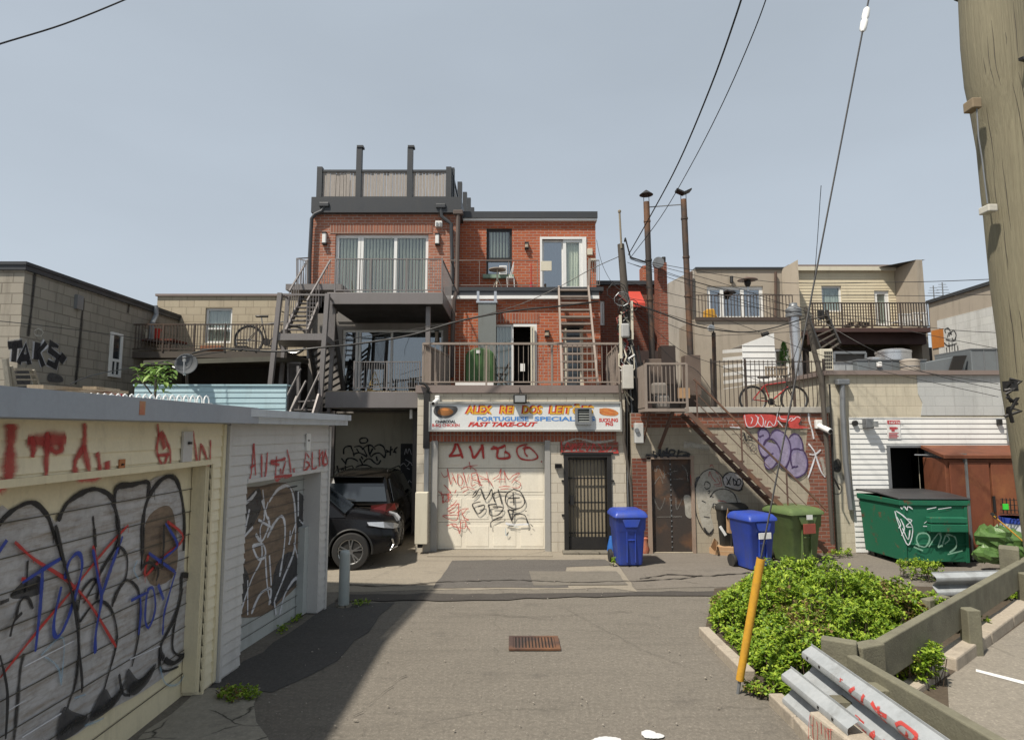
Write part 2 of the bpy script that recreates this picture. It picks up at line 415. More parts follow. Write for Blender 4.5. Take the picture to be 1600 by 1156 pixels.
def glass(name, tint=(.5, .55, .55), refl=.5):
    m, n, b, out = newmat(name); n.nodes.remove(b)
    t = N(n, 'BsdfTransparent'); t.inputs[0].default_value = (*tint, 1)
    g = N(n, 'BsdfGlossy'); g.inputs[0].default_value = (.9, .95, 1, 1); g.inputs[1].default_value = .02
    lw = N(n, 'LayerWeight'); lw.inputs[0].default_value = .45
    r = N(n, 'MapRange'); r.inputs[3].default_value = refl*.35; r.inputs[4].default_value = refl*1.3; n.links.new(lw.outputs[0], r.inputs[0])
    nb = N(n, 'Bump'); nb.inputs[0].default_value = .03; tn = N(n, 'TexNoise'); tn.inputs['Scale'].default_value = 2.2; n.links.new(tn.outputs[0], nb.inputs['Height']); n.links.new(nb.outputs[0], g.inputs['Normal'])
    x = N(n, 'MixShader'); n.links.new(r.outputs[0], x.inputs[0]); n.links.new(t.outputs[0], x.inputs[1]); n.links.new(g.outputs[0], x.inputs[2]); n.links.new(x.outputs[0], out.inputs[0])
    return m
def wood(name, c, c2, rough=.8, sc_=(30, 30, 1.2), bmp=.4, knots=True):
    m, n, b, out = newmat(name)
    k = noise(n, pos(n, scale=sc_), 1, 8, .7, .3, .7, .0); g = noise(n, pos(n), 2.2, 7, .6, .3, .7); fn = noise(n, pos(n, scale=tuple(x*4 for x in sc_)), 1, 4, .7, .3, .75)
    col = mix(n, k, c, c2); gm = N(n, 'Math', operation='MULTIPLY'); n.links.new(g, gm.inputs[0]); gm.inputs[1].default_value = .4
    col = mix(n, gm.outputs[0], col, tuple(x*.65 for x in c)); fm = N(n, 'Math', operation='MULTIPLY'); n.links.new(fn, fm.inputs[0]); fm.inputs[1].default_value = .35
    col = mix(n, fm.outputs[0], col, tuple(x*.4 for x in c2))
    n.links.new(col, b.inputs['Base Color']); b.inputs['Roughness'].default_value = rough; bump(n, b, k, bmp, .006)
    return m
def rusty(name, c=(.21, .07, .03), c2=(.09, .035, .02), paint=None, amount=.5):
    m, n, b, out = newmat(name)
    k = noise(n, pos(n, scale=(1, 1, .35)), 2.5, 9, .7, .3, .7); g = noise(n, pos(n), 30, 6, .7, .3, .7); o = noise(n, pos(n), 1.1, 6, .6, .5, .75)
    col = mix(n, k, c, c2); gm = N(n, 'Math', operation='MULTIPLY'); n.links.new(g, gm.inputs[0]); gm.inputs[1].default_value = .4
    col = mix(n, gm.outputs[0], col, tuple(x*.5 for x in c)); om = N(n, 'Math', operation='MULTIPLY'); n.links.new(o, om.inputs[0]); om.inputs[1].default_value = .6
    col = mix(n, om.outputs[0], col, (.33, .14, .05))
    if paint:
        p = noise(n, pos(n), 4, 8, .7, amount-.04, amount+.06); col = mix(n, p, paint, col)
    n.links.new(col, b.inputs['Base Color']); b.inputs['Roughness'].default_value = .72; b.inputs['Metallic'].default_value = .15; bump(n, b, g, .3, .004)
    return m
def leafmat(name, c, c2, c3):
    m, n, b, out = newmat(name)
    oi = N(n, 'NewGeometry'); cr = N(n, 'ValToRGB'); e = cr.color_ramp.elements
    e[0].position = 0; e[0].color = (*c, 1); e[1].position = 1; e[1].color = (*c3, 1); x = e.new(.5); x.color = (*c2, 1)
    n.links.new(oi.outputs['Random Per Island'], cr.inputs[0])
    n.links.new(cr.outputs[0], b.inputs['Base Color']); b.inputs['Roughness'].default_value = .5; b.inputs['Specular IOR Level'].default_value = .35
    tr = N(n, 'BsdfTranslucent'); n.links.new(cr.outputs[0], tr.inputs[0])
    ms = N(n, 'MixShader'); ms.inputs[0].default_value = .3; n.links.new(b.outputs[0], ms.inputs[1]); n.links.new(tr.outputs[0], ms.inputs[2]); n.links.new(ms.outputs[0], out.inputs[0])
    return m
brick_new = masonry('brick_new', (.46,.125,.05), (.33,.08,.04), (.36,.30,.25), .215, .075, .009, var=.5, dirt=.15)
brick_old = masonry('brick_old', (.42,.165,.10), (.24,.10,.07), (.40,.36,.32), .215, .075, .010, var=.9, dirt=.3)
brick_sold = masonry('brick_soldier', (.38,.12,.06), (.24,.07,.045), (.30,.25,.21), .24, .075, .010, off=0, vert=True)
brick_dark = masonry('brick_dark', (.20,.06,.035), (.13,.045,.03), (.16,.13,.11), .215, .075, .010, dirt=.45)
brick_paint = masonry('brick_painted', (.30,.11,.07), (.19,.075,.05), (.27,.23,.2), .215, .075, .010, paint=(.33,.05,.04), plo=.5, dirt=.2)
block_cream = masonry('block_cream', (.54,.49,.40), (.50,.45,.37), (.36,.31,.24), .40, .20, .008, var=.25, bmp=.35, dirt=.3)
block_tan = masonry('block_tan', (.43,.37,.27), (.39,.33,.24), (.26,.22,.16), .40, .20, .010, var=.5, bmp=.5, dirt=.4)
block_grey = masonry('block_grey', (.32,.29,.24), (.27,.25,.21), (.17,.15,.12), .40, .20, .012, var=.7, bmp=.6, dirt=.6)
block_beige = masonry('block_beige', (.40,.35,.27), (.37,.325,.25), (.30,.26,.2), .40, .20, .008, var=.6, bmp=.3, dirt=.5)
block_white = masonry('block_white', (.56,.56,.53), (.5,.5,.48), (.42,.42,.4), .40, .20, .008, var=.5, bmp=.35, dirt=.35)
block_pale = masonry('block_pale', (.48,.49,.48), (.45,.46,.45), (.38,.385,.38), .40, .20, .008, var=.4, bmp=.3, dirt=.4)
stucco = M('stucco', (.36,.31,.245), (.30,.26,.21), .9, big=.8, fine=60, dirt=.4)
stucco_side = M('stucco_side', (.33,.30,.26), (.27,.25,.22), .9, big=.6, fine=50, dirt=.5)
asphalt = paving('asphalt', (.27,.24,.20), (.20,.18,.15), crack=.3, cs=.3, cw=.005, speck=.8, grain=60, stain=.5)
asphalt_new = paving('asphalt_patch', (.17,.155,.14), (.135,.125,.115), speck=.55, stain=.5)
concrete = paving('concrete', (.38,.335,.265), (.31,.27,.215), crack=.7, cs=.4, cw=.006, grain=60, speck=.35, stain=.45)
concrete_old = paving('concrete_old', (.25,.225,.18), (.20,.18,.145), crack=1, cs=1.7, cw=.035, grain=50, speck=.4, stain=.5)
concrete_lot = paving('concrete_lot', (.38,.34,.28), (.31,.28,.235), crack=.3, cs=.3, grain=110, speck=.7, stain=.25)
kerbm = paving('kerb_concrete', (.58,.50,.40), (.45,.39,.31), grain=70, speck=.35, stain=.4)
soil = paving('soil', (.13,.10,.07), (.09,.07,.05), grain=40, speck=.6)
dirtm = paving('dirt', (.17,.13,.09), (.12,.09,.065), grain=60, speck=.6)
side_cream = M('siding_cream', (.80,.73,.54), (.74,.66,.47), .55, big=1.2, dirt=.3, streak=(1, 1, .6))
side_grey = M('siding_grey', (.56,.55,.53), (.50,.49,.475), .55, big=1.2, dirt=.28)
side_white = M('siding_white', (.70,.70,.68), (.63,.63,.61), .5, big=1.2, dirt=.25)
side_yellow = M('siding_yellow', (.58,.51,.36), (.53,.46,.33), .6, dirt=.2)
side_blue = M('boards_pale_blue', (.36,.49,.53), (.31,.44,.48), .6, big=2, dirt=.3)
door_cream = M('door_cream', (.76,.71,.60), (.72,.66,.55), .5, dirt=.18)
door_tan = M('door_tan', (.74,.66,.46), (.66,.59,.41), .55, dirt=.35)
door_grey = M('door_grey', (.45,.47,.455), (.40,.42,.405), .55, dirt=.3)
trim_grey = M('fascia_grey', (.34,.375,.42), (.30,.33,.375), .45, metal=.1, big=.8, fine=30, dirt=.15)
trim_pale = M('fascia_pale', (.52,.555,.59), (.46,.49,.52), .5, dirt=.3)
white = M('white_paint', (.72,.72,.70), (.65,.65,.63), .45, dirt=.15)
offwhite = M('cream_box', (.58,.54,.43), (.54,.50,.40), .5, dirt=.25)
mauve = M('brown_grey_paint', (.22,.175,.155), (.19,.15,.135), .6, dirt=.3)
railbrown = M('rail_brown', (.20,.165,.145), (.16,.135,.12), .55, metal=.2)
steelgrey = M('steel_grey_paint', (.20,.18,.175), (.16,.15,.145), .5, metal=.3, dirt=.25)
darkrail = M('rail_dark', (.055,.05,.048), (.09,.06,.045), .6, metal=.3)
charcoal = M('charcoal_flashing', (.052,.055,.06), (.04,.043,.047), .5, metal=.2, dirt=.15)
black = M('black_metal', (.022,.022,.023), (.03,.028,.026), .5, metal=.3, dirt=.1)
blackhole = M('dark_interior', (.012,.012,.012), (.02,.018,.016), .9, dirt=0)
plank = wood('grey_planks', (.40,.36,.32), (.25,.22,.20), sc_=(40, 40, 2))
polewood = wood('pole_wood', (.25,.225,.145), (.19,.165,.105), sc_=(60, 60, .5), bmp=.9)
darkpole = wood('old_pole_wood', (.10,.085,.068), (.06,.05,.042), sc_=(40, 40, 1))
olive = M('olive_timber', (.19,.18,.125), (.12,.112,.08), .8, big=4, fine=45, amt=1.2, dirt=.6, bmp=.5)
galv = M('galvanised', (.43,.45,.46), (.31,.33,.34), .5, metal=.25, big=5, fine=25, amt=.8, dirt=.5)
galvdark = M('galv_dull', (.24,.25,.26), (.2,.21,.22), .5, metal=.5, dirt=.35)
silver = M('silver_duct', (.60,.61,.62), (.5,.5,.52), .3, metal=.8, dirt=.2)
duct = M('grey_duct', (.20,.21,.20), (.17,.18,.17), .5, metal=.3, dirt=.3)
pipe_rust = rusty('stack_rust', (.075,.052,.04), (.03,.028,.027))
rustm = rusty('rust_sheet', (.19,.058,.025), (.10,.035,.018))
rustgrate = rusty('grate_rust', (.085,.05,.04), (.06,.038,.032))
rail_rust = rusty('stair_rust', (.15,.085,.06), (.09,.06,.05))
pink_rail = M('balcony_brown', (.27,.22,.185), (.22,.18,.15), .6, dirt=.4)
bluebin = M('blue_plastic', (.022,.055,.36), (.03,.06,.27), .45, big=5, dirt=.45, bmp=.05, spec=.5)
greenbin = M('green_plastic', (.11,.155,.055), (.08,.12,.045), .45, big=5, dirt=.3, bmp=.05)
greentub = M('green_cover', (.045,.11,.03), (.035,.085,.025), .6)
blackplastic = M('black_plastic', (.02,.02,.02), (.03,.03,.028), .45, dirt=.2)
dumpgreen = rusty('dumpster_green', (.14,.05,.03), (.08,.035,.02), paint=(.008,.115,.06), amount=.63)
rubber = M('rubber', (.02,.02,.02), (.03,.028,.026), .85)
alloy = M('alloy', (.5,.5,.5), (.42,.42,.42), .3, metal=.9, dirt=.1)
carpaint = M('car_black', (.006,.006,.007), (.007,.007,.008), .18, metal=.0, dirt=.04, bmp=0, amt=0, spec=.35)
carbrown = M('car_dark_brown', (.014,.012,.010), (.014,.012,.010), .2, dirt=.04, bmp=0, amt=0, spec=.35)
carglass = M('car_glass', (.02,.025,.03), (.02,.025,.03), .05, dirt=0, bmp=0, spec=.9)
redlens = M('red_lens', (.11,.012,.01), rough=.15, dirt=0, bmp=0); clearlens = M('clear_lens', (.6,.62,.65), (.35,.36,.38), .12, metal=.4, dirt=0, bmp=0)
cardboard = M('cardboard', (.42,.27,.15), (.36,.22,.12), .85, dirt=.2)
yellowpl = M('yellow_plastic', (.60,.32,.03), (.46,.24,.03), .5, big=9, amt=.8, dirt=.5)
bikered = M('bike_red', (.42,.03,.03), rough=.3, dirt=.1); bikedark = M('bike_dark', (.03,.03,.035), rough=.4, dirt=.1)
terracotta = M('terracotta', (.35,.14,.07), rough=.8); redcloth = M('red_awning', (.45,.05,.03), (.38,.04,.025), .7)
pane = glass('window_glass', (.93,.95,.92), .2); panedark = glass('window_glass_dark', (.30,.33,.34), .75)
blind = M('blinds', (.85,.86,.78), (.74,.76,.68), .8, dirt=0); curtain = M('curtain', (.62,.63,.60), (.5,.51,.49), .85, dirt=0)
signwhite = M('sign_white', (.66,.67,.66), (.62,.63,.62), .35, big=2, dirt=.12)
P_bm = spray('paint_black_mist', (.03,.03,.03), soft=1, dens=.28, patchy=.4); P_rm = spray('paint_red_mist', (.5,.06,.05), soft=1, dens=.28, patchy=.4); P_um = spray('paint_blue_mist', (.03,.06,.3), soft=1, dens=.25); P_pm = spray('paint_purple_dark_mist', (.08,.05,.14), soft=1, dens=.3)
P_red = spray('paint_red', (.50,.035,.03)); P_redsoft = spray('paint_red_soft', (.45,.035,.035), soft=.8, dens=.85, patchy=.25); P_black = spray('paint_black', (.015,.015,.018))
P_blacks = spray('paint_black_soft', (.02,.02,.02), soft=.8, dens=.85); P_white = spray('paint_white', (.74,.75,.79), soft=.5, dens=.9); P_blue = spray('paint_blue', (.02,.05,.32))
P_grey = spray('paint_grey', (.50,.49,.495), dens=.95, patchy=.3, streak=(.27,.225,.18)); P_brown = spray('paint_brown', (.24,.17,.115), streak=(.10,.075,.06), dens=.93, patchy=.25); P_dark = spray('paint_darkgrey', (.07,.068,.07), dens=.9)
P_purple = spray('paint_purple', (.26,.22,.36), dens=.92, patchy=.25); P_purpled = spray('paint_purple_dark', (.05,.025,.09)); P_cyan = spray('paint_pale_blue', (.30,.48,.62), soft=.8, dens=.5)
P_pale = spray('paint_pale', (.50,.48,.42), soft=.8, dens=.7, patchy=.5); P_lime = spray('paint_mint', (.30,.52,.40), soft=.6, dens=.7); P_redl = spray('paint_red_light', (.50,.06,.05), soft=.4)
# ================================================================= GROUND
def sheet(name, pts, z, m, label=None, kind='structure', cat=None, cut=0):
    mb = MB(); mb.add([(x, y, z) for x, y in pts], [tuple(range(len(pts)))])
    return mb.build(name, m, kind=kind, label=label, cat=cat)
def gp(*px): return [tuple(G(a, b)[:2]) for a, b in px]
mb = MB(); n = 60
mb.add([(-400,-60,0),(400,-60,0),(400,600,0),(-400,600,0)], [(0,1,2,3)]); mb.build('ground', asphalt, kind='structure', label='worn brown grey asphalt of the rear lane')
random.seed(3)
def ragged(pts, step=.25, amp=.03):
    out = []
    for i in range(len(pts)):
        a = Vector(pts[i]); b = Vector(pts[(i+1) % len(pts)]); L = (b-a).length; k = max(1, int(L/step))
        for q in range(k):
            p = a.lerp(b, q/k); out.append((p.x + random.uniform(-amp, amp)*(q > 0), p.y + random.uniform(-amp, amp)*(q > 0)))
    return out
apron = ragged([(-9, 9.75), (-2.6, 9.72), (-1.2, 9.85), (1.6, 9.95), (1.95, 9.75), (1.95, 13.3), (-9, 17.2)], .3, .035)
sheet('pavement', apron, .004, concrete)
sheet('pavement', ragged([(1.97, 9.9), (4.0, 10.1), (9.5, 9.9), (13, 9.9), (13, 13.3), (1.97, 13.3)], .3, .03), .005, paving('concrete_right', (.255,.225,.19), (.21,.185,.155), crack=.6, cs=.35, cw=.007, grain=60, speck=.4, stain=.45))
sheet('asphalt_patch', ragged([(-1.25, 9.95), (.9, 10.0), (1.0, 11.45), (1.9, 11.6), (1.8, 12.1), (-.15, 12.05), (-1.15, 12.0)], .3, .03), .009, asphalt_new)
sheet('asphalt_patch', ragged([(.35, 10.1), (1.88, 10.15), (1.85, 11.1), (.3, 11.1)], .3, .02), .013, paving('concrete_mid', (.24,.215,.18), (.20,.18,.15), grain=60, speck=.4, stain=.4))
sheet('asphalt_patch', ragged([(-2.6, 9.2), (-.6, 9.25), (2.0, 9.5), (5.5, 9.45), (5.5, 9.8), (2, 9.72), (-.5, 9.62), (-2.6, 9.6)], .25, .05), .0135, paving('asphalt_dark', (.105,.093,.083), (.085,.078,.07), grain=90, speck=.5, stain=.5))
sheet('path', ragged([(-3.05, 3.2), (-1.15, 3.2), (-1.4, 4.4), (-2.2, 5.5), (-2.45, 6.2), (-3.05, 6.2)], .25, .05), .008, paving('concrete_cracked', (.46,.42,.34), (.37,.34,.28), crack=1, cs=1.9, cw=.03, grain=50, speck=.4, stain=.5))
sheet('road', ragged([(-2.96, 6.2), (-2.3, 6.1), (-1.9, 6.9), (-1.7, 9.15), (-2.6, 9.15)], .3, .04), .006, paving('asphalt_shade', (.125,.118,.11), (.10,.095,.09), grain=70, speck=.6, stain=.3))  # darker asphalt sheet, the garage shadow put into its colour
sheet('parking_lot', [(3.0, 2.0), (30, 2.0), (30, 11.0), (13, 11.0), tuple(G(1600, 952)[:2]), tuple(G(1478, 1042)[:2]), tuple(G(1398, 1100)[:2])], .011, concrete_lot)
# bed
bedp = [tuple(G(*p)[:2]) for p in ((1100, 992), (1150, 1042), (1215, 1100), (1262, 1156), (1500, 1400), (1480, 1060), (1600, 972))] + [(7.9, 8.4), (6.7, 10.0), (4.6, 10.3), (3.2, 9.9)]
sheet('soil_bed', bedp, .016, soil)
def kerb(pts, wd=.14, h=.13):
    mb = MB(); random.seed(5)
    for a, b in zip(pts[:-1], pts[1:]):
        a = Vector((*a, 0)); b = Vector((*b, 0)); L = (b-a).length; k = max(1, round(L/.9))
        for q in range(k):
            p = a.lerp(b, q/k); r = a.lerp(b, (q+1)/k - .012/L*1.5); hh = h + random.uniform(-.015, .012)
            mb.bar(p + Vector((0,0,hh/2-.03)), r + Vector((0,0,hh/2-.03 + random.uniform(-.006,.006))), wd, hh+.06)
    return mb
kl = [tuple(G(*p)[:2]) for p in ((1100, 992), (1128, 1022), (1172, 1066))]
kerb(kl, .13, .10).build('kerb', kerbm, kind='structure', bevel=.012, label='broken concrete kerb along the lane side of the shrub bed')
kerb([tuple(G(*p)[:2]) for p in ((1212, 1100), (1252, 1140), (1300, 1200))], .13, .10).build('kerb', kerbm, kind='structure', bevel=.012)
kerb([tuple(G(*p)[:2]) for p in ((1478, 1046), (1535, 1004), (1600, 955), (1760, 850))], .20, .14).build('kerb', kerbm, kind='structure', bevel=.02)
kerb([tuple(G(*p)[:2]) for p in ((1398, 1100), (1470, 1050))], .16, .08).build('kerb', kerbm, kind='structure', bevel=.02)
# painted line and spilled paint
sheet('road_marking', [tuple(G(*p)[:2]) for p in ((1525, 1047), (1600, 1066), (1600, 1071), (1525, 1051))], .0155, white)
for cx, cy, rx, ry in ((945, 1158, 26, 7), (1018, 1150, 20, 8)):
    random.seed(int(cx)); pts = []
    for i in range(40):
        a = 2*math.pi*i/40; r = .8+.18*math.sin(2*a+cx)+.12*math.sin(3*a+1)+random.uniform(-.05, .05); pts.append(tuple(G(cx + rx*r*math.cos(a), cy + ry*r*math.sin(a))[:2]))
    sheet('road_marking', pts, .0143, M('paint_spill_%d' % cx, (.6,.6,.6), (.4,.4,.4), .7, dirt=.3))
# cracks
random.seed(17)
def crack(pts, wd):
    q = [G(*p) for p in pts]; v = []; f = []; out = []
    for a, b in zip(q[:-1], q[1:]):
        k = max(2, int((b-a).length/.09)); out += [a.lerp(b, i/k)+Vector((random.uniform(-.02, .02), random.uniform(-.03, .03), 0)) for i in range(k)]
    for i, p in enumerate(out): w_ = wd*random.uniform(.3, 1.5); v += [p+Vector((0, w_, .0175)), p-Vector((0, w_, -.0175))]
    mb = MB(); mb.add(v, [(2*i, 2*i+2, 2*i+3, 2*i+1) for i in range(len(out)-1)]); return mb.build('pavement_crack', crackm, kind='structure')
crackm = M('crack_dark', (.035,.03,.025), dirt=0)
crack([(540, 914), (600, 917), (700, 910), (800, 907), (900, 911), (1000, 908), (1062, 905), (1105, 899)], .018); crack([(1000, 905), (1045, 898), (1100, 901), (1180, 895)], .02); crack([(570, 909), (640, 880), (655, 860)], .006); crack([(700, 958), (840, 965), (1000, 955)], .004); crack([(545, 1130), (590, 1090), (640, 1050)], .006); crack([(560, 1180), (575, 1120)], .006); crack([(880, 950), (1010, 1020), (1095, 1050)], .004)
# drain
t = thing('drain_grate', 'rusty rectangular storm drain grate set in the lane asphalt', 'drain', (G(833, 1007).x, G(833, 1007).y, 0))
mb = MB(); a = G(799, 1016); b = G(868, 998); mb.box(a.x, b.x, a.y, b.y, .014, .018); mb.build('pit', blackhole, t)
mb = MB(); x0, x1, y0, y1 = a.x, b.x, a.y, b.y
mb.box(x0-.03, x0+.02, y0-.03, y1+.03, .012, .03); mb.box(x1-.02, x1+.03, y0-.03, y1+.03, .012, .03); mb.box(x0+.02, x1-.02, y0-.03, y0+.01, .012, .0295); mb.box(x0+.02, x1-.02, y1-.01, y1+.03, .012, .0295)
mb.build('grate_frame', rustgrate, t)
mb = MB()
for i in range(13):
    x = x0 + .035 + (x1-x0-.07)*i/12; mb.box(x-.011, x+.011, y0+.011, y1-.011, .019, .028)
mb.build('grate_bars', rustgrate, t)

# ================================================================= GARAGES
def wallfn(A, B): return lambda px, py, off: PW(px, py, A, B, off)
def loc(A, B, px, py):
    p = PW(px, py, A, B); return frame(A, B).inverted() @ p
GA, GB = (-2.97, .6), (-2.97, 6.30)
garage = thing('cream_garage', 'cream sided garage with a wide spray painted door and grey roof fascia', 'garage', (-5.9, 3.3, 0))
Fm = frame(GA, GB); mb = MB(); mb.M = Fm; hole = (1.0, 5.44, -.01, 2.19)
facade(mb, 0, 5.70, 0, 2.69, 0, 5.8, [hole], rev=.3); mb.build('wall', side_cream, garage)
mb = MB(); mb.M = Fm; siding(mb, 0, 5.68, .03, 2.69, .105, [hole], base=.002); mb.build('siding', side_cream, garage)
mb = MB(); mb.M = Fm; siding(mb, 1.0, 5.44, .0, 2.19, .215, out=.010, base=-.165); gd = mb.build('garage_door', door_tan, garage)
mb = MB(); mb.M = Fm; mb.box(5.405, 5.439, .02, .15, .04, 2.17); mb.box(5.44, 5.475, -.03, .0, .0, 2.17); mb.box(1.0, 5.43, -.028, .02, 2.165, 2.215); mb.box(5.65, 5.705, -.03, .03, .03, 2.56)
mb.build('door_trim', door_tan, garage)
mb = MB(); mb.M = Fm; mb.box(-.3, 5.9, -.27, -.22, 2.57, 2.735); mb.box(-.3, 5.70, -.219, 5.8, 2.70, 2.73); mb.box(-.3, 5.7, -.215, .0, 2.565, 2.58)
mb.build('roof', trim_grey, garage)
fn = wallfn((GA[0]-.165, GA[1]), (GB[0]-.165, GB[1]))
s = Spray(fn, off=.014)
s.fill(P_grey, [(-8, 822), (20, 798), (50, 785), (72, 797), (88, 815), (100, 795), (140, 765), (165, 765), (180, 780), (183, 762), (232, 752), (245, 745), (268, 745), (282, 770), (290, 830), (288, 895), (300, 905), (318, 940), (316, 975), (300, 1015), (265, 1050), (215, 1085), (165, 1112), (100, 1156), (-8, 1170)])
s.fill(P_brown, [(228, 815), (255, 790), (272, 805), (276, 890), (240, 915), (224, 880)])
s.fill(P_dark, [(40, 905), (62, 900), (66, 925), (30, 935), (16, 930)])
s.ox, s.oy, s.k = 0, 580, 3.8525
s.st(P_black, 38, [(-40,960),(60,850),(190,788),(280,860),(320,960),(350,1030),(380,1140)], [(350,900),(400,800),(480,740),(570,708),(660,745),(695,830),(710,950)], [(690,800),(705,700),(800,682),(892,668),(888,760)], [(860,1100),(860,930),(880,800),(930,700),(1000,635),(1060,650),(1095,760),(1110,900),(1105,1080)])
s.st(P_black, 15, [(560,870),(570,980),(575,1080)], [(700,830),(720,960),(715,1100)], [(870,940),(860,1060),(850,1200)])
s.ox, s.oy, s.k = 0, 820, 3.44
s.st(P_blacks, 36, [(300,0),(340,180),(390,350),(420,500),(425,680),(405,850),(370,960),(330,1110)], [(130,690),(110,780),(95,960),(75,1160)], [(55,375),(130,350),(200,325)])
s.st(P_black, 17, [(150,190),(142,360)], [(85,500),(110,410),(150,390),(178,450)], [(430,520),(520,410),(590,440),(625,540),(625,650),(570,850),(530,1000)], [(450,420),(540,260),(600,150),(650,120),(685,180),(675,290),(620,370),(605,440)],
  [(610,420),(660,310),(700,300),(745,350),(750,450),(745,600),(710,760)], [(765,0),(765,160)], [(420,460),(440,360),(500,290),(530,330),(520,400)], [(985,340),(935,560),(935,680),(1000,690),(1010,600)], [(860,660),(870,780),(960,760)], [(510,20),(515,120)], [(640,20),(620,120),(540,250)])
s.st(P_black, 30, [(975,262),(1040,285),(1092,350),(1100,430),(1060,550),(1020,660),(940,740),(885,720)], [(880,720),(865,650),(930,520),(970,400),(978,270)])
s.fill(P_dark, [(690,770),(750,830),(840,740),(800,840),(720,915),(680,870)], [(560,880),(610,930),(680,830),(640,940),(540,1030),(480,1040)], [(340,980),(390,1000),(480,1040),(420,1110),(330,1160),(308,1120)])
s.st(P_cyan, 22, [(220,700),(340,605),(328,860)], [(240,705),(310,760),(328,850)], [(455,1075),(500,1062),(560,1035)], [(740,190),(720,240),(745,290)], [(860,760),(890,850),(960,850),(1010,760)], [(400,930),(460,910)])
s.st(P_white, 10, [(20,1010),(140,940)], [(120,1140),(330,1010)], [(130,760),(400,620)], [(700,720),(860,650)])
s.st(P_red, 22, [(80,90),(180,180),(350,290),(480,420),(625,655)], [(0,820),(210,560),(380,360),(560,140),(690,0)], [(500,110),(520,210),(540,350)], [(800,155),(780,270),(860,190),(985,70),(900,-20)], [(115,290),(140,290)])
s.st(P_blue, 26, [(120,310),(220,245),(330,178)], [(230,240),(215,450),(190,680)], [(350,290),(370,200),(420,150),(442,220),(400,400),(340,560),(300,600),(290,520),(330,330)], [(500,130),(530,300),(545,400),(515,580),(512,690)], [(660,60),(600,220),(540,400)], [(-10,150),(38,80)])
s.st(P_blue, 20, [(705,405),(800,358)], [(755,390),(757,480),(745,590)], [(790,360),(780,500),(800,550),(835,450),(822,340),(790,352)], [(850,320),(880,400)], [(945,250),(910,370),(882,480),(875,590)], [(890,-10),(950,90),(940,130),(850,200)], [(800,150),(940,250)])
s.ox, s.oy, s.k = 0, 820, 3.44
s.st(P_black, 20, [(300,0),(345,200),(390,380),(415,560),(425,700)], [(55,600),(75,520),(120,470)], [(0,700),(40,900),(30,1150)], [(880,0),(880,120),(870,240)], [(760,230),(800,200),(850,240),(840,300)], [(600,-120),(640,-20),(640,120)], [(415,560),(440,820),(440,900)], [(640,800),(660,900),(700,915)], [(0,420),(50,400)])
s.st(P_blacks, 60, [(330,1120),(400,1060),(470,1030)], [(500,1020),(600,960),(660,880)], [(700,880),(780,830),(830,760)])
s.build(gd)
mb = MB(); mb.M = Fm
for k in range(1, 11): mb.box(1.0, 5.40, .1385, .1400, .215*k-.004, .215*k+.004)
mb.build('panel_gap_shade', M('gap_shade', (.10,.09,.07), dirt=.2), gd)  # dark strips laid over the paint for shadow gaps between the boards
s = Spray(wallfn(GA, GB), (0, 640), 7.225, off=.018)
s.st(P_redsoft, 260, [(135,160),(120,400),(110,650),(80,800),(-20,880)], [(310,350),(480,350),(750,350)])
s.st(P_redsoft, 130, [(360,300),(380,430),(365,540)], [(540,250),(525,600),(525,835)], [(560,430),(640,480),(720,420)], [(960,150),(950,400),(860,560),(850,680),(900,780),(1080,770),(1130,680),(1100,480)], [(950,400),(990,600),(1010,700)], [(1210,580),(1215,720)])
s.ox = 180
s.st(P_redsoft, 70, [(480,160),(490,300),(470,450),(500,560),(550,670)], [(540,250),(600,400),(625,500),(620,640)], [(480,515),(620,500)], [(590,520),(550,650)], [(880,240),(910,450),(925,610)], [(970,380),(950,600)], [(980,400),(1030,540),(1035,600),(1070,580),(1078,340)])
s.st(P_redsoft, 130, [(510,250),(560,440)])
s.build(garage, 'graffiti')
# small fittings on the header
def plate(mb, A, B, x0, y0, x1, y1, off, th=.012, m=0):
    a = loc(A, B, x0, y1); b = loc(A, B, x1, y0); mb.M = frame(A, B); mb.box(a.x, b.x, -off-th, -off, a.z, b.z, m); mb.M = None
mb = MB(); plate(mb, GA, GB, 279, 674, 296, 722, .016, .02, 0); plate(mb, GA, GB, 287, 690, 291, 694, .037, .02, 1); mb.build('junction_plate', [side_grey, black], garage)
mb = MB(); plate(mb, GA, GB, 181, 717, 191, 735, .016, .01, 0); plate(mb, GA, GB, 184, 724, 187, 727, .027, .01, 1); mb.build('sticker', [M('orange_sticker', (.45,.16,.06), (.5,.3,.15), dirt=.2), black], garage)
mb = MB(); plate(mb, (GA[0]+.27, GA[1]), (GB[0]+.27, GB[1]), 217, 627, 227, 648, .0, .004, 0); mb.build('sticker', M('worn_sticker', (.45,.30,.16), (.42,.12,.08), dirt=.2, big=12), garage)

HA, HB = (-2.94, 6.32), (-2.645, 8.84); HL = math.dist(HA, HB)
gar2 = thing('grey_garage', 'narrow grey sided garage with white scrawl over a brown painted door', 'garage', (-5.7, 7.6, 0))
Fm = frame(HA, HB); hx0 = loc(HA, HB, 383, 800).x; hx1 = loc(HA, HB, 514, 800).x; hx1 = min(hx1, HL-.22); hole = (hx0, hx1, -.01, 1.95)
mb = MB(); mb.M = Fm; facade(mb, 0, HL, 0, 2.65, 0, 5.4, [hole], rev=.3); mb.build('wall', side_grey, gar2)
mb = MB(); mb.M = Fm; siding(mb, .035, HL-.03, .03, 2.65, .105, [hole], base=.002); mb.build('siding', side_grey, gar2)
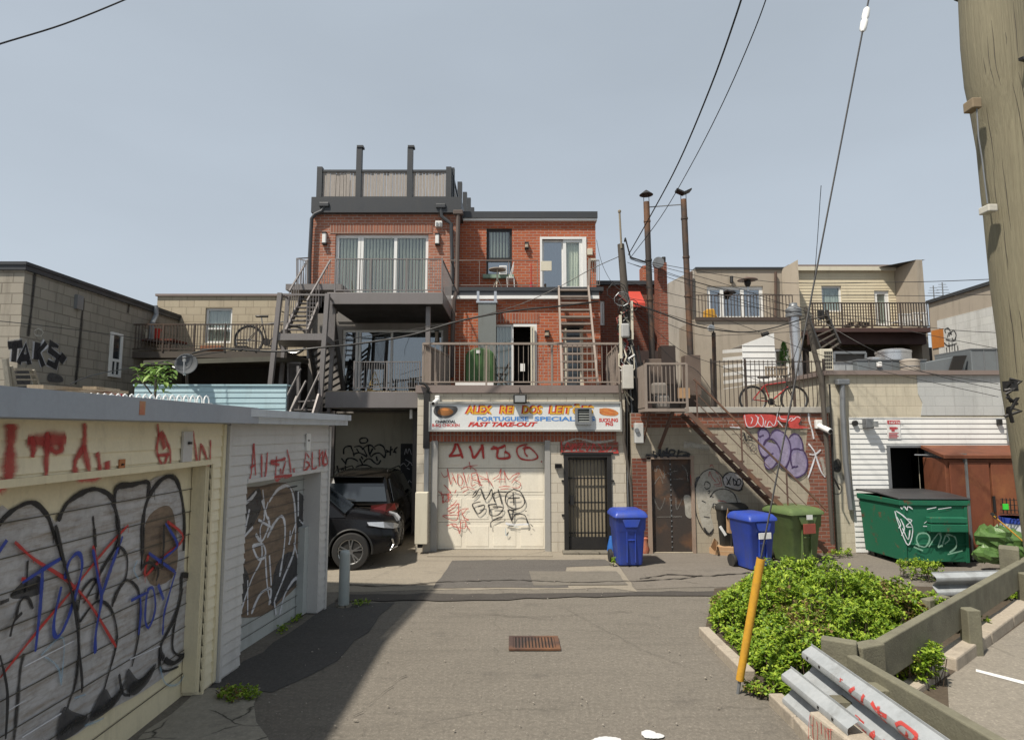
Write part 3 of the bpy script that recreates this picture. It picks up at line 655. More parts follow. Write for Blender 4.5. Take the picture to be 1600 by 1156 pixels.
# siding on the end wall, seen past the corner
Fe = frame(HB, (HB[0]-5.4*math.cos(.1), HB[1]+.55)); mb = MB(); mb.M = Fe; siding(mb, .03, 5.3, .03, 2.63, .105); mb.build('siding', side_grey, gar2)
mb = MB(); mb.M = Fm; siding(mb, hx0, hx1, 0, 1.95, .14, out=.006, base=-.245); gd2 = mb.build('garage_door', door_grey, gar2)
mb = MB(); mb.M = Fm; mb.box(0, .035, -.03, .0, 0, 2.55); mb.box(HL-.03, HL+.015, -.03, .012, .0, 2.55); mb.box(hx0-.0, hx1, -.022, .0, 1.925, 1.97); mb.box(hx1-.035, hx1-.001, -.01, .24, .02, 1.93); mb.build('door_trim', side_grey, gar2)
mb = MB(); mb.M = Fm
mb.box(-.42, HL+.22, -.24, -.20, 2.64, 2.72); mb.box(-.0, HL+.22, -.19, -.16, 2.57, 2.638); mb.box(0, HL+.2, -.159, 5.5, 2.66, 2.70); mb.box(0, HL, -.155, .0, 2.57, 2.585)
mb.build('roof', trim_pale, gar2)
mb = MB(); mb.M = Fm; mb.box(hx1-.16, hx1-.036, .14, .236, .02, 1.18); mb.build('jamb_box', door_grey, gar2)
n2 = Vector((HB[1]-HA[1], -(HB[0]-HA[0]), 0)).normalized()*-.252
s = Spray(wallfn((HA[0]+n2.x, HA[1]+n2.y), (HB[0]+n2.x, HB[1]+n2.y)), (340, 640), 3.61, off=.016)
s.fill(P_brown, [(130,440),(240,430),(330,410),(400,420),(440,480),(480,600),(505,700),(520,830),(480,950),(380,1060),(250,1160),(80,1160),(60,1080),(75,950),(85,780),(100,600),(110,460)])
s.fill(P_dark, [(120,600),(150,520),(235,440),(245,560),(180,680),(110,760)], [(430,480),(480,480),(540,560),(560,800),(500,860),(470,800)], [(70,1060),(110,860),(180,960),(120,1150),(60,1150)], [(330,880),(420,800),(470,930),(380,1040),(300,1100)])
s.st(P_white, 26, [(290,520),(340,450),(400,430),(430,500),(440,650),(430,800),(380,930),(320,1080)], [(280,720),(320,640),(360,600),(380,650),(375,780),(350,940)], [(215,700),(250,740),(290,650),(280,600)], [(200,780),(230,840),(270,820),(255,760),(195,770)],
  [(130,550),(190,500),(220,460)], [(190,1150),(240,1040),(300,1010),(290,1100)], [(350,1156),(380,1040),(440,950),(485,970)], [(150,700),(180,560)])
s.st(P_white, 19, [(255,450),(265,600),(240,680),(250,830),(190,960),(125,1156)], [(270,830),(280,990),(300,1090)], [(292,820),(303,990)], [(100,1070),(130,900),(155,840)], [(105,1060),(80,980)], [(100,770),(200,660)], [(430,750),(470,900),(490,1000)], [(460,620),(520,700),(500,830)], [(545,560),(520,690)], [(455,460),(455,600)], [(410,680),(405,760)], [(170,960),(170,1156)], [(320,1080),(330,1156)], [(250,510),(280,610)], [(285,520),(260,600)], [(440,640),(400,760)], [(475,740),(490,790)], [(230,620),(300,660)], [(120,900),(140,960)])
s.st(P_black, 9, [(545,380),(520,440),(528,530),(560,500),(562,420),(545,380)], [(530,450),(560,440)], [(510,520),(525,560)], [(400,440),(450,430)])
s.build(gd2)
mb = MB(); mb.M = Fm
for k in range(1, 14): mb.box(hx0, hx1-.02, .2185, .2200, .14*k-.003, .14*k+.003)
mb.build('panel_gap_shade', M('gap_shade2', (.09,.085,.08), dirt=.2), gd2)  # shade in the panel gaps, coloured in as thin dark strips
s = Spray(wallfn(HA, HB), (340, 640), 3.61, off=.018)
s.st(P_redsoft, 26, [(205,190),(190,360),(175,410)], [(205,190),(215,370)], [(185,325),(215,310)], [(250,250),(250,380),(270,370),(282,240)], [(298,290),(345,285),(385,275)], [(335,260),(328,390),(355,380),(355,330)], [(385,290),(368,370),(410,372),(408,300),(392,225)], [(430,330),(433,358)], [(500,240),(488,342),(520,310),(500,290)], [(505,250),(518,270)], [(535,235),(535,330),(562,322)], [(575,225),(577,320)], [(572,280),(595,235),(590,310)], [(612,225),(598,305),(622,298),(606,240)], [(300,300),(350,310)], [(320,380),(420,370)])
s.build(gar2, 'graffiti')
s = Spray(lambda px, py, off: P(px, py, HB[1] - .0) , off=0)
mb = MB(); plate(mb, HA, HB, 475, 677, 482, 704, .016, .02, 0); plate(mb, HA, HB, 477.5, 687, 479, 689, .037, .01, 1); mb.build('junction_plate', [white, black], gar2)
# steel bollard
p = G(537, 947)
t = thing('bollard', 'pale grey steel pipe bollard at the far corner of the grey garage', 'bollard', (p.x, p.y, 0))
mb = MB(); mb.lathe((p.x, p.y, 0), [(.075, -.05), (.075, .72), (.07, .76), (.05, .78), (.01, .785)], 20); mb.build('post', M('bollard_paint', (.36,.39,.38), (.30,.33,.32), .5, dirt=.25), t, smooth=True)
mb = MB(); mb.lathe((p.x, p.y, 0), [(.12, 0), (.11, .02), (.078, .03)], 20); mb.build('footing', concrete_old, t)

# ================================================================= ON AND BEHIND THE GARAGE ROOFS
# scalloped edging
t = thing('scalloped_edging', 'white scalloped wire edging along the garage roof', 'edging', (-3.6, 6, 2.72))
mb = MB()
for i in range(22):
    px = 96 + i*10.6; yb = 622 + (px-96)*.02; 
    q = [PX(px+dx, y, -3.62) for dx, y in ((0, yb+6), (.3, yb-2), (1.8, yb-6.5), (4, yb-8), (6.2, yb-6.5), (7.7, yb-2), (8, yb+6))]
    mb.tube(q, .008, n=6)
mb.build('wire_loops', white, t); mb = MB(); mb.bar(PX(96, 628, -3.62), PX(330, 632, -3.62), .03, .03); mb.build('rail', white, t)
# lumber
random.seed(11)
for k, (x0, y0, x1, y1, c) in enumerate(((55, 598, 118, 601, 0), (60, 604, 112, 606, 1), (118, 602, 192, 606, 0), (100, 609, 170, 612, 1), (140, 600, 178, 603, 1))):
    mb = MB(); X = -4.6 - .25*(k % 3); mb.bar(PX(x0, y0+6, X), PX(x1, y1+7, X-.2), .14, .035+.02*(k % 2))
    mb.build('timber_board', wood('board_%d' % k, (.42,.33,.22), (.28,.21,.14)), label=['long weathered board nearest the painted wall on the garage roof', 'short thin board under the long board on the garage roof', 'wide tan board near the tall narrow window on the garage roof', 'low board behind the white wire edging', 'upper stub of board below the tall narrow window'][k], cat='board')
t = thing('folding_ladder', 'old grey wooden stepladder leaning in front of the black lettered graffiti', 'ladder', (-5.3, 6, 2.7))
X = -5.3; mb = MB()
for a, b in (((15, 572), (24, 612)), ((50, 578), (62, 614)), ((20, 577), (47, 577)), ((8, 560), (15, 612))): mb.bar(PX(*a, X), PX(*b, X), .05, .03)
for q in (585, 593, 602): mb.bar(PX(18+ (q-577)*.2, q, X), PX(52+(q-577)*.2, q, X), .06, .02)
mb.build('frame', wood('ladder_wood', (.30,.27,.21), (.2,.18,.14)), t)
mb = MB(); mb.box(*sorted((PX(22, 600, -5.0).x, PX(22, 600, -5.0).x-.3)), PX(175, 600, -5.0).y, PX(196, 600, -5.0).y, PX(175, 624, -5).z, PX(175, 614, -5).z)
mb.build('red_crate', M('red_crate', (.45,.03,.03)), label='low red plastic crate behind the white wire edging', cat='crate', bevel=.01)
# painted wall building on the left
tb = thing('block_building', 'grey block building with black bubble lettering on its lane side wall', 'building', (-11.5, 13.2, 0))
zt = P(22, 415, 11).z
mb = MB(); facade(mb, -9.0-6, -9.0, 0, zt, 11.0, 6.2); mb.build('wall', block_grey, tb)
mb = MB(); mb.box(-15.05, -8.93, 10.93, 17.25, zt, zt+.06); mb.box(-15.05, -8.95, 10.95, 17.2, zt-.09, zt-.002); mb.build('roof_flashing', charcoal, tb)
s = Spray(lambda px, py, off: PX(px, py, -9.0 + off), (0, 380), 3.8525, off=.01)
s.st(P_blacks, 34, [(212,170),(190,400),(170,560)], [(505,330),(480,600),(455,850)], [(780,350),(770,420)])
T_ = ([(48,615),(135,605)], [(92,600),(82,715)], [(112,725),(158,608),(178,730)], [(130,690),(178,690)], [(228,598),(216,700)], [(278,598),(232,655),(262,740)], [(352,625),(305,602),(300,645),(352,685),(335,740),(285,715)], [(362,715),(388,672)])
s.st(P_white, 72, *T_, sm=False); s.st(P_black, 50, *T_, sm=False, over=False)
s.fill(P_dark, [(85,760),(170,765),(180,850),(150,880),(90,870)], [(300,780),(370,800),(375,835),(290,830)]); s.st(P_pale, 12, [(60,760),(80,850),(110,890)], [(180,770),(200,860),(240,890)])
s.st(P_pale, 20, [(205,530),(230,515),(258,530),(250,555),(215,555),(205,532)])
s.build(tb)
def xwin(px0, py0, px1, py1, X, parent, fm=white, pm=panedark, th=.05, split=None):
    a = PX(px0, py1, X); b = PX(px1, py0, X); z0 = min(PX(px0, py1, X).z, PX(px1, py1, X).z); z1 = PX((px0+px1)/2, py0, X).z
    mb = MB(); y0, y1 = a.y, b.y
    mb.box(X, X+th, y0, y0+.06, z0, z1); mb.box(X, X+th, y1-.06, y1, z0, z1); mb.box(X, X+th, y0+.06, y1-.06, z0, z0+.06); mb.box(X, X+th, y0+.06, y1-.06, z1-.06, z1)
    if split: zz = z0+(z1-z0)*split; mb.box(X, X+th*.9, y0+.06, y1-.06, zz-.03, zz+.03); mb.box(X, X+th*.8, (y0+y1)/2-.02, (y0+y1)/2+.02, z0+.06, zz-.03)
    w_ = mb.build('window', fm, parent); mb = MB(); mb.box(X+.003, X+th*.4, y0+.05, y1-.05, z0+.05, z1-.05); mb.build('pane', pm, w_); return w_
xwin(168, 520, 190, 588, -9.0, tb, split=.38, pm=carglass)
mb = MB(); a = PX(115, 482, -9); b = PX(126, 463, -9); mb.box(-9, -8.93, a.y, b.y, a.z, b.z); mb.build('vent_box', galvdark, tb)
mb = MB(); mb.tube([P(243, 478, 15), P(244, 492, 15), P(238, 505, 14.6), P(236, 530, 14.6)], .06); mb.build('downspout', galvdark, tb, smooth=True)
mb = MB(); mb.lathe((P(139, 446, 14).x-.4, 14, zt+.05), [(.05, 0), (.05, .15), (.12, .16), (.12, .22), (.02, .28)], 12); mb.build('roof_vent', silver, tb)
# rear block house with terrace
rb = thing('terrace_house', 'tan block house with a white window above a railed terrace and dark canopy', 'building', (-7.3, 18, 0))
Y = 16.2; zt = P(340, 463, Y).z; xa = P(243, 520, Y).x; xb = -5.3
wz = (P(320, 510, Y).x, P(362, 510, Y).x, P(340, 536, Y).z, P(340, 481, Y).z)
tz = P(340, 556, Y).z
mb = MB(); facade(mb, xa, xb, tz, zt, Y, 5, [wz]); mb.build('wall', block_tan, rb)
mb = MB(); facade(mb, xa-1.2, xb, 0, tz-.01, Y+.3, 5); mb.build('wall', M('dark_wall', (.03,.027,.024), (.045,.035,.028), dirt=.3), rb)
mb = MB(); mb.box(xa-.04, xb, Y-.05, Y+5, zt, zt+.06); mb.build('roof_flashing', mauve, rb)
def ywin(x0, x1, z0, z1, Y, parent, fm=white, pm=pane, fr=.06, mull=(), rails=(), th=.06, name='window', back=None, bm_=blind, bd=.05, bars=None):
    """framed window in the plane Y: parts frame, pane, and what hangs behind"""
    mb = MB(); mb.box(x0, x0+fr, Y, Y+th, z0, z1); mb.box(x1-fr, x1, Y, Y+th, z0, z1); mb.box(x0+fr, x1-fr, Y, Y+th, z0, z0+fr); mb.box(x0+fr, x1-fr, Y, Y+th, z1-fr, z1)
    for q in mull: mb.box(q-fr*.5, q+fr*.5, Y-.004, Y+th-.004, z0+fr, z1-fr)
    for q in rails: mb.box(x0+fr, x1-fr, Y+.002, Y+th-.002, q-fr*.4, q+fr*.4)
    w_ = mb.build(name, fm, parent); mb = MB(); mb.box(x0+fr*.9, x1-fr*.9, Y+th*.4, Y+th*.6, z0+fr*.9, z1-fr*.9); mb.build('pane', pm, w_)
    if back == 'blinds':
        mb = MB(); k = max(2, int((x1-x0)/.085))
        for i in range(k):
            x = x0 + (x1-x0)*(i+.5)/k; a = .55; mb.bar((x, Y+th+bd, z0+.02), (x, Y+th+bd, z1-.04), .004, .082, up=(math.sin(a), math.cos(a), 0))
        mb.build('blinds', bm_, w_)
    if back == 'curtain':
        vs = []; k = 60
        for i in range(k+1):
            x = x0 + (x1-x0)*i/k; y = Y+th+bd+.025*math.sin(i*1.3)+.012*math.sin(i*2.9); vs += [(x, y, z0), (x, y, z1)]
        mb = MB(); mb.add(vs, [(2*i, 2*i+2, 2*i+3, 2*i+1) for i in range(k)]); mb.build('curtain', bm_, w_)
    return w_
ywin(*wz, Y+.06, rb, rails=(wz[2]+(wz[3]-wz[2])*.42,), back='curtain', bm_=curtain)
Yt = 14.3; mb = MB(); x0 = P(206, 540, Yt).x; x1 = P(448, 540, Yt).x; zf = P(330, 549, Yt).z
mb.box(x0, x1, Yt, Y+.29, zf-.15, zf); mb.build('terrace_floor', M('terrace_dark', (.06,.05,.042), (.09,.075,.06)), rb)
def railing(parent, a, b, h, bars, r=.008, rt=.018, m=darkrail, foot=.06, posts=0, name='railing', square=False, top=True):
    a = Vector(a); b = Vector(b); mb = MB(); up = Vector((0, 0, h))
    if top: mb.bar(a+up, b+up, rt*2, rt*1.6)
    mb.bar(a+Vector((0,0,foot)), b+Vector((0,0,foot)), rt*1.6, rt*1.6)
    for i in range(bars+1):
        p = a.lerp(b, i/bars) if bars else a; mb.bar(p+Vector((0,0,foot)), p+up, r*2, r*2)
    for i in range(posts+1) if posts else []:
        p = a.lerp(b, i/posts); mb.bar(p, p+up+Vector((0,0,.02)), rt*2.2, rt*2.2)
    return mb.build(name, m, parent)
railing(rb, (x0, Yt, zf), (x1, Yt, zf), P(300, 507, Yt).z-zf, 50, r=.007, posts=5)
# canopy of old sheets
mb = MB(); a = P(224, 563, 12.6); b = P(425, 557, 12.6); mb.add([a, b, b+Vector((.2, 1.7, .12)), a+Vector((-.3, 1.7, .2)), a-Vector((0,0,.1)), b-Vector((0,0,.1)), b+Vector((.2, 1.7, .04)), a+Vector((-.3, 1.7, .12))], [(0,1,2,3),(7,6,5,4),(0,4,5,1),(1,5,6,2),(2,6,7,3),(3,7,4,0)])
mb.build('canopy', M('old_roofing', (.10,.095,.07), (.06,.055,.045), dirt=.5), rb)
# things on that terrace
def boxthing(name, label, cat, x0, y0, x1, y1, Y, d, m, bevel=.01, group=None):
    return MB().pb(x0, y0, x1, y1, Y, d).build(name, m, label=label, cat=cat, bevel=bevel, group=group)
t = thing('planter', 'brown planter trough under the white framed window on the terrace', 'planter', P(335, 545, 15.6)); mb = MB(); mb.pb(312, 540, 345, 547, 15.6, .25); mb.build('trough', terracotta, t, bevel=.01); mb = MB(); mb.pb(314, 539, 343, 540.5, 15.62, .2); mb.build('soil', soil, t)
t = thing('picnic_table', 'dark red table heaped with pots at the left end of the terrace', 'table', P(240, 550, 14.9))
mb = MB(); mb.pb(208, 529, 270, 532, 14.6, .7); mb.build('table_top', M('red_brown', (.12,.03,.02)), t); 
for px in (212, 265):
    for yy in (14.65, 15.2): a = P(px, 532, yy); MB().bar(a, (a.x, a.y, zf), .05).build('leg', darkrail, t)
def pot(label, px, py, Y, r, h, m, plant=None, zb=None):
    c = P(px, py, Y); 
    if zb is not None: c.z = zb
    t = thing('plant_pot', label, 'plant pot', c); mb = MB(); mb.lathe(c, [(r*.7, 0), (r, h), (r*1.08, h), (r*1.08, h*1.08), (r*.9, h*1.08), (r*.9, h*.9)], 14); mb.build('pot', m, t)
    return t, c
pot('small white pot on the left end of the dark red table', 222, 529, 14.8, .10, .2, white); pot('square cream pot beside the small white pot on the red table', 230, 529, 14.8, .10, .18, offwhite); pot('bright red pot on the right half of the dark red table', 243, 529, 14.8, .12, .22, M('red_pot', (.5,.03,.02)))
t = thing('patio_chair', 'dark slatted patio chair beside the parked bicycle on the terrace', 'chair', P(378, 547, 14.9)); mb = MB()
for y in (530, 535, 540): mb.pb(367, y, 386, y+2.2, 14.9, .03)
mb.pb(367, 541, 386, 543.5, 14.6, .35); 
for px in (368, 385):
    for yy in (14.62, 14.93): a = P(px, 543, yy); mb.bar(a, (a.x, a.y, zf), .03)
mb.build('frame', black, t)
# pale blue boarded shed
bs = thing('blue_shed', 'pale blue boarded shed wall behind the garages', 'shed', (-6, 11.5, 0))
xa2 = P(210, 620, 11.2).x; xb2 = P(447, 620, 11.2).x; z1 = P(300, 603, 11.2).z
mb = MB(); siding(mb, xa2, xb2, 1.6, z1, .10, base=-11.2, out=.012); mb.build('boards', side_blue, bs)
mb = MB(); mb.box(xa2, xb2, 11.203, 11.25, 0, z1-.01); mb.box(xa2-.02, xb2+.02, 11.17, 11.4, z1, z1+.03); mb.build('shed_frame', side_blue, bs)
# satellite dish
c = P(292, 572, 11.0); base = P(295, 606, 11.25)
t = thing('satellite_dish', 'grey satellite dish on a rusty mast above the pale blue boarded shed', 'satellite dish', (base.x, base.y, base.z))
prof = []; mb = MB(); R_ = .19; vs = []; fs = []; nn = 24; d = Vector((.35, -1, .42)).normalized(); ux = d.cross(Vector((0,0,1))).normalized(); uy = ux.cross(d)
for i in range(7):
    r = R_*i/6; h = .10*(r/R_)**2
    for j in range(nn):
        a = 2*math.pi*j/nn; vs.append(c + ux*r*.95*math.cos(a) + uy*r*1.08*math.sin(a) + d*h)
for i in range(6):
    for j in range(nn): fs.append((i*nn+j, i*nn+(j+1) % nn, (i+1)*nn+(j+1) % nn, (i+1)*nn+j))
mb.add(vs, fs); 
o = mb.build('reflector', M('dish_grey', (.10,.105,.11), (.085,.09,.095), .9, spec=.05), t, smooth=True); so = o.modifiers.new('s', 'SOLIDIFY'); so.thickness = .012
mb = MB(); mb.tube([base-Vector((0,0,.1)), P(292, 597, 11.2), c - d*.03 - uy*.08], .025); mb.build('mast', pipe_rust, t, smooth=True)
mb = MB(); mb.tube([c - uy*.18, c - uy*.22 + d*.18, c - uy*.05 + d*.30], .011); mb.tube([c - uy*.05 + d*.28, c + uy*.02 + d*.33], .03); mb.build('feed_arm', silver, t, smooth=True)
mb = MB(); mb.tube([P(270, 573, 11.2), P(280, 577, 11.1), P(288, 586, 11.15)], .014); mb.build('brace', white, t)
# broad leaved plant
def leaf(mb, base, d, L, wd, droop, m=0, k=5):
    d = Vector(d).normalized(); side = d.cross(Vector((0,0,1))); side = side.normalized() if side.length > .05 else Vector((1,0,0)); vs = []; fs = []
    for i in range(k+1):
        t_ = i/k; p = Vector(base) + d*L*t_ + Vector((0,0,-droop*L*t_*t_)); ww = wd*math.sin(math.pi*min(1, .08+t_*.92))**.8*.5
        vs += [p+side*ww+Vector((0,0,ww*.35)), p, p-side*ww+Vector((0,0,ww*.35))]
    for i in range(k): a = 3*i; fs += [(a, a+1, a+4, a+3), (a+1, a+2, a+5, a+4)]
    mb.add(vs, fs, m)
bigleaf = leafmat('broad_leaf', (.08,.16,.03), (.14,.24,.05), (.26,.36,.10))
c = P(243, 605, 9.6); t = thing('leafy_plant', 'broad leaved green plant beside the satellite dish', 'plant', (c.x, c.y, 2.72)); random.seed(21); mb = MB()
for st in range(9):
    sx = random.uniform(-.22, .22); top = Vector((c.x+sx, c.y+random.uniform(-.3, .3), c.z+random.uniform(.0, .48)))
    for i in range(12):
        a = random.uniform(0, 6.28); leaf(mb, top+Vector((0,0,random.uniform(-.25,.03))), (math.cos(a), math.sin(a), random.uniform(-.1, .8)), random.uniform(.10, .2), random.uniform(.045, .075), random.uniform(.2, .8))
mb.build('leaves', bigleaf, t); mb = MB(); mb.tube([(c.x, c.y, 2.72), (c.x, c.y, c.z+.2)], .02); mb.tube([(c.x, c.y, 3), (c.x-.3, c.y, c.z+.2)], .012); mb.build('stems', darkpole, t)
# ================================================================= CENTRE: THE SHOP WITH THE SIGN
shop = thing('brick_shop', 'red brick shop block with painted sign, cream garage door and terrace railings', 'building', (0, 14.5, 0))
Y0 = 12.85
def X_(px, py=640, Y=Y0): return P(px, py, Y).x
def Z_(py, px=800, Y=Y0): return P(px, py, Y).z
zc = Z_(614); gl, gr_, gt = X_(681, 770), X_(853, 770), Z_(690); dl, dr, dt = X_(885, 780), X_(952, 780), Z_(711)
xl, xr = X_(651, 730), X_(978, 730)
mb = MB(); facade(mb, xl, xr, 0, zc-.01, Y0, 6, [(gl, gr_, -.01, gt), (dl, dr, .03, dt)], rev=.22, roof=False); mb.build('wall', block_cream, shop)
mb = MB(); mb.box(xl-.04, xr-.03, Y0-.06, Y0+2.3, zc, Z_(602)); mb.build('terrace_floor', mauve, shop)
mb = MB(); mb.box(xl+.25, X_(962), Y0-.012, Y0+.0, gt+.0, Z_(673)); mb.build('brick_course', brick_sold, shop)
mb = MB(); mb.box(X_(875, 690), X_(966, 690), Y0-.014, Y0-.001, dt+.03, gt-.003); mb.build('brick_course', brick_paint, shop)
s = Spray(lambda px, py, off: P(px, py, Y0-off), (670, 600), 5.161, off=.02)
s.st(P_pale, 30, [(1075,480),(1200,440),(1350,470),(1500,450)], [(1090,540),(1250,530),(1400,545),(1520,530)])
s.st(P_redl, 13, [(1095,540),(1120,470),(1145,530),(1110,515)], [(1160,480),(1150,545),(1180,480),(1190,545)], [(1210,490),(1240,480),(1215,530),(1250,535)], [(1265,475),(1275,540),(1300,490)], [(1310,540),(1330,480),(1350,540)], [(1365,480),(1395,520),(1370,545),(1420,540)], [(1420,480),(1430,540),(1470,500)], [(1475,540),(1500,520),(1525,545),(1510,515)], [(1070,460),(1075,550)], [(1085,550),(1530,552)])
s.build(shop)
# garage door
mb = MB()
zs = [0.02]; nP = 4; H = gt-.02
for i in range(nP): zs.append(.02 + H*(i+1)/nP)
for i in range(nP):
    mb.box(gl, gr_, Y0+.19, Y0+.215, zs[i]+.004, zs[i+1]-.004)
    for j in range(4):
        a = gl + (gr_-gl)*j/4 + .05; b = gl + (gr_-gl)*(j+1)/4 - .05; mb.box(a, b, Y0+.184, Y0+.19, zs[i]+.06, zs[i+1]-.075); 
gdoor = mb.build('garage_door', door_cream, shop, bevel=.004)
mb = MB(); mb.box(gl-.10, gl+.03, Y0-.02, Y0+.18, 0, gt+.02); mb.box(gr_-.02, gr_+.09, Y0-.02, Y0+.18, 0, gt+.03); mb.box(gl+.03, gr_-.02, Y0+.05, Y0+.18, gt-.03, gt+.015); mb.build('door_frame', M('frame_grey', (.34,.33,.31), (.28,.27,.25), .5), shop)
mb = MB(); mb.box(gl, gr_, Y0+.16, Y0+.18, 0.0, .02); mb.build('bottom_seal', rustgrate, gdoor)
s = Spray(lambda px, py, off: P(px, py, Y0+.184-off), (670, 680), 6.42, off=.012)
s.st(P_red, 26, [(205,215),(250,150),(275,75),(310,140),(340,230)], [(200,210),(340,195)], [(410,105),(430,160),(455,225),(530,120),(535,100),(550,235)], [(620,135),(700,130),(770,100)], [(640,110),(690,140),(690,225),(800,225),(805,190),(760,160)])
s.st(P_red, 17, [(990,90),(900,115),(885,170),(920,230),(1010,248),(1085,230),(1080,190),(1020,130),(960,110)], [(940,130),(1000,130)], [(960,130),(965,180),(990,210)], [(1125,262),(1136,264)])
s.st(P_redl, 8, [(340,330),(400,310),(490,300)], [(405,265),(420,340)], [(345,340),(410,310),(480,355)], [(125,370),(150,415),(190,400),(185,330),(220,490),(240,420),(270,470),(230,370)], [(290,380),(290,480),(330,500),(340,440),(300,390),(285,440)], [(345,370),(375,480),(400,390)], [(430,380),(425,500),(470,490)], [(430,430),(470,420)], [(430,385),(480,370)], [(490,380),(500,490),(540,500)], [(500,400),(600,450),(640,510)], [(580,365),(600,480)], [(520,440),(600,440)],
  [(640,440),(700,400),(725,335),(710,480)], [(680,440),(760,440)], [(755,350),(765,480)], [(760,370),(800,440),(850,400),(910,380),(860,440),(830,480)], [(850,440),(920,480),(900,525),(830,520)], [(700,520),(760,510),(820,515)], [(720,540),(800,535)], [(320,540),(380,515),(460,545)], [(340,575),(400,540)], [(370,480),(390,530)], [(475,375),(520,500)], [(440,440),(520,470)])
s.st(P_redl, 9, [(90,555),(140,590),(220,575),(150,495)], [(160,500),(220,570)], [(150,600),(140,680),(200,620),(220,640)], [(180,600),(230,610)], [(160,660),(200,660),(190,600)], [(180,740),(240,700),(280,650)], [(190,760),(250,730),(290,680)], [(200,775),(260,770)], [(215,700),(310,690)], [(300,680),(280,850),(140,810),(200,800),(290,800)], [(280,780),(340,740),(400,735)], [(330,760),(350,820),(400,850),(320,850)], [(380,740),(330,800)], [(180,905),(270,890),(310,985),(320,850)], [(230,900),(300,930)], [(320,880),(370,870),(360,930),(300,920)], [(370,900),(415,950)], [(260,580),(275,545)], [(120,560),(150,670)])
s.st(P_black, 13, [(435,625),(470,600),(500,545),(525,540),(560,640),(600,600),(630,540),(640,600),(665,670)], [(440,600),(480,550)], [(640,590),(700,565),(780,570)], [(695,540),(735,690)], [(850,540),(780,590),(775,680),(850,735),(930,720),(962,660),(920,570),(845,535)], [(845,570),(855,700)], [(795,632),(912,625)], [(520,665),(440,690),(470,760),(500,785),(550,740),(555,700),(490,715)], [(568,780),(570,788)], [(680,690),(600,700),(610,740),(620,800),(690,800),(740,750),(735,720),(640,715)], [(625,925),(625,870),(690,830),(740,815)], [(600,690),(610,730)], [(880,750),(800,750),(800,770)], [(795,745),(830,850),(870,790),(960,800),(990,870),(1000,900)], [(850,745),(830,860)], [(970,755),(980,762)], [(760,848),(768,852)])
s.st(P_white, 26, [(770,880),(850,895),(1000,890)]); s.st(P_cyan, 20, [(770,930),(775,1000),(800,990)], [(790,900),(900,920)]); s.st(P_black, 10, [(780,1000),(800,970)], [(800,905),(850,910)], [(1020,890),(1045,915)], [(1000,950),(1015,945)])
s.build(gdoor)
# barred door
sd = MB().box(dl+.05, dr-.05, Y0+.14, Y0+.18, .05, dt-.05).build('security_door', M('door_drab', (.32,.27,.19), (.24,.20,.14), .6, streak=(1,1,.25), dirt=.5), shop)
mb = MB(); mb.box(dl-.05, dl+.04, Y0-.03, Y0+.12, .0, dt+.06); mb.box(dr-.04, dr+.05, Y0-.03, Y0+.12, .0, dt+.06); mb.box(dl+.04, dr-.04, Y0-.03, Y0+.12, dt-.04, dt+.06); mb.box(dl-.09, dr+.09, Y0-.045, Y0-.0301, dt+.02, dt+.065)
for z in (.75, 1.45, 2.0):
    if z < dt: mb.box(dl-.10, dl-.05, Y0-.03, Y0-.005, z-.02, z+.02); mb.box(dr+.05, dr+.10, Y0-.03, Y0-.005, z-.02, z+.02)
mb.build('door_frame', black, shop)
mb = MB()
for i in range(11): x = dl+.08+(dr-dl-.16)*i/10; mb.box(x-.007, x+.007, Y0+.04, Y0+.055, .06, dt-.06)
for z in (.08, .38, 1.0, 1.5, dt-.08): mb.box(dl+.05, dr-.05, Y0+.056, Y0+.068, z-.015, z+.015)
mb.box(dl+.05, dr-.05, Y0+.03, Y0+.07, .05, .30)
mb.box(dl+.07, dl+.16, Y0+.02, Y0+.039, .95, 1.15)
mb.build('grille', black, sd)
MB().box(dl-.1, dr+.12, Y0-.28, Y0+.0, 0, .045).build('doorstep', concrete_old, shop, bevel=.01)
MB().box(gl-.1, gr_+.1, Y0-.5, Y0+.2, 0, .02).build('doorstep', concrete, shop)
# the sign
sg = thing('shop_sign', 'long white painted sign with red and yellow shop lettering over the garage door', 'sign', (X_(820), Y0, Z_(672)))
sx0, sx1, sz0, sz1 = X_(674, 652), X_(967, 652), Z_(671), Z_(631)
mb = MB(); mb.box(sx0, sx1, Y0-.16, Y0-.001, sz0, sz1); mb.build('sign_board', signwhite, sg)
mb = MB()
for a, b, c, d in ((sx0-.03, sx1+.03, sz1, sz1+.04), (sx0-.03, sx1+.03, sz0-.04, sz0), (sx0-.03, sx0, sz0, sz1), (sx1, sx1+.03, sz0, sz1)): mb.box(a, b, Y0-.19, Y0-.001, c, d)
mb.build('sign_frame', M('sign_frame_m', (.33,.33,.31), (.27,.27,.25), .5, dirt=.3), sg)
yel = M('letter_yellow', (.72,.40,.03), dirt=0, bmp=0); redp = M('letter_red', (.55,.04,.03), dirt=0, bmp=0); blup = M('letter_blue', (.08,.25,.60), dirt=0, bmp=0); inkp = M('letter_black', (.03,.03,.04), dirt=0, bmp=0); orgp = M('letter_orange', (.60,.22,.06), dirt=0)
ys = Y0-.16
def sgn(body, px0, px1, pyb, pyt, m, sh=0, off=.002, dx=0, bold=.0, mb=None):
    tmp = MB(); a = P(px0, pyb, ys); b = P(px1, pyb, ys); h = P(px0, pyt, ys).z - a.z
    w1 = text(tmp, body, Matrix.Identity(4), h, shear=sh, bold=bold); k = (b.x-a.x)/w1
    text(mb, body, facing((a.x+dx, ys-off, a.z-dx*.6)), h, m, .002, sh, k, bold)
mb = MB()
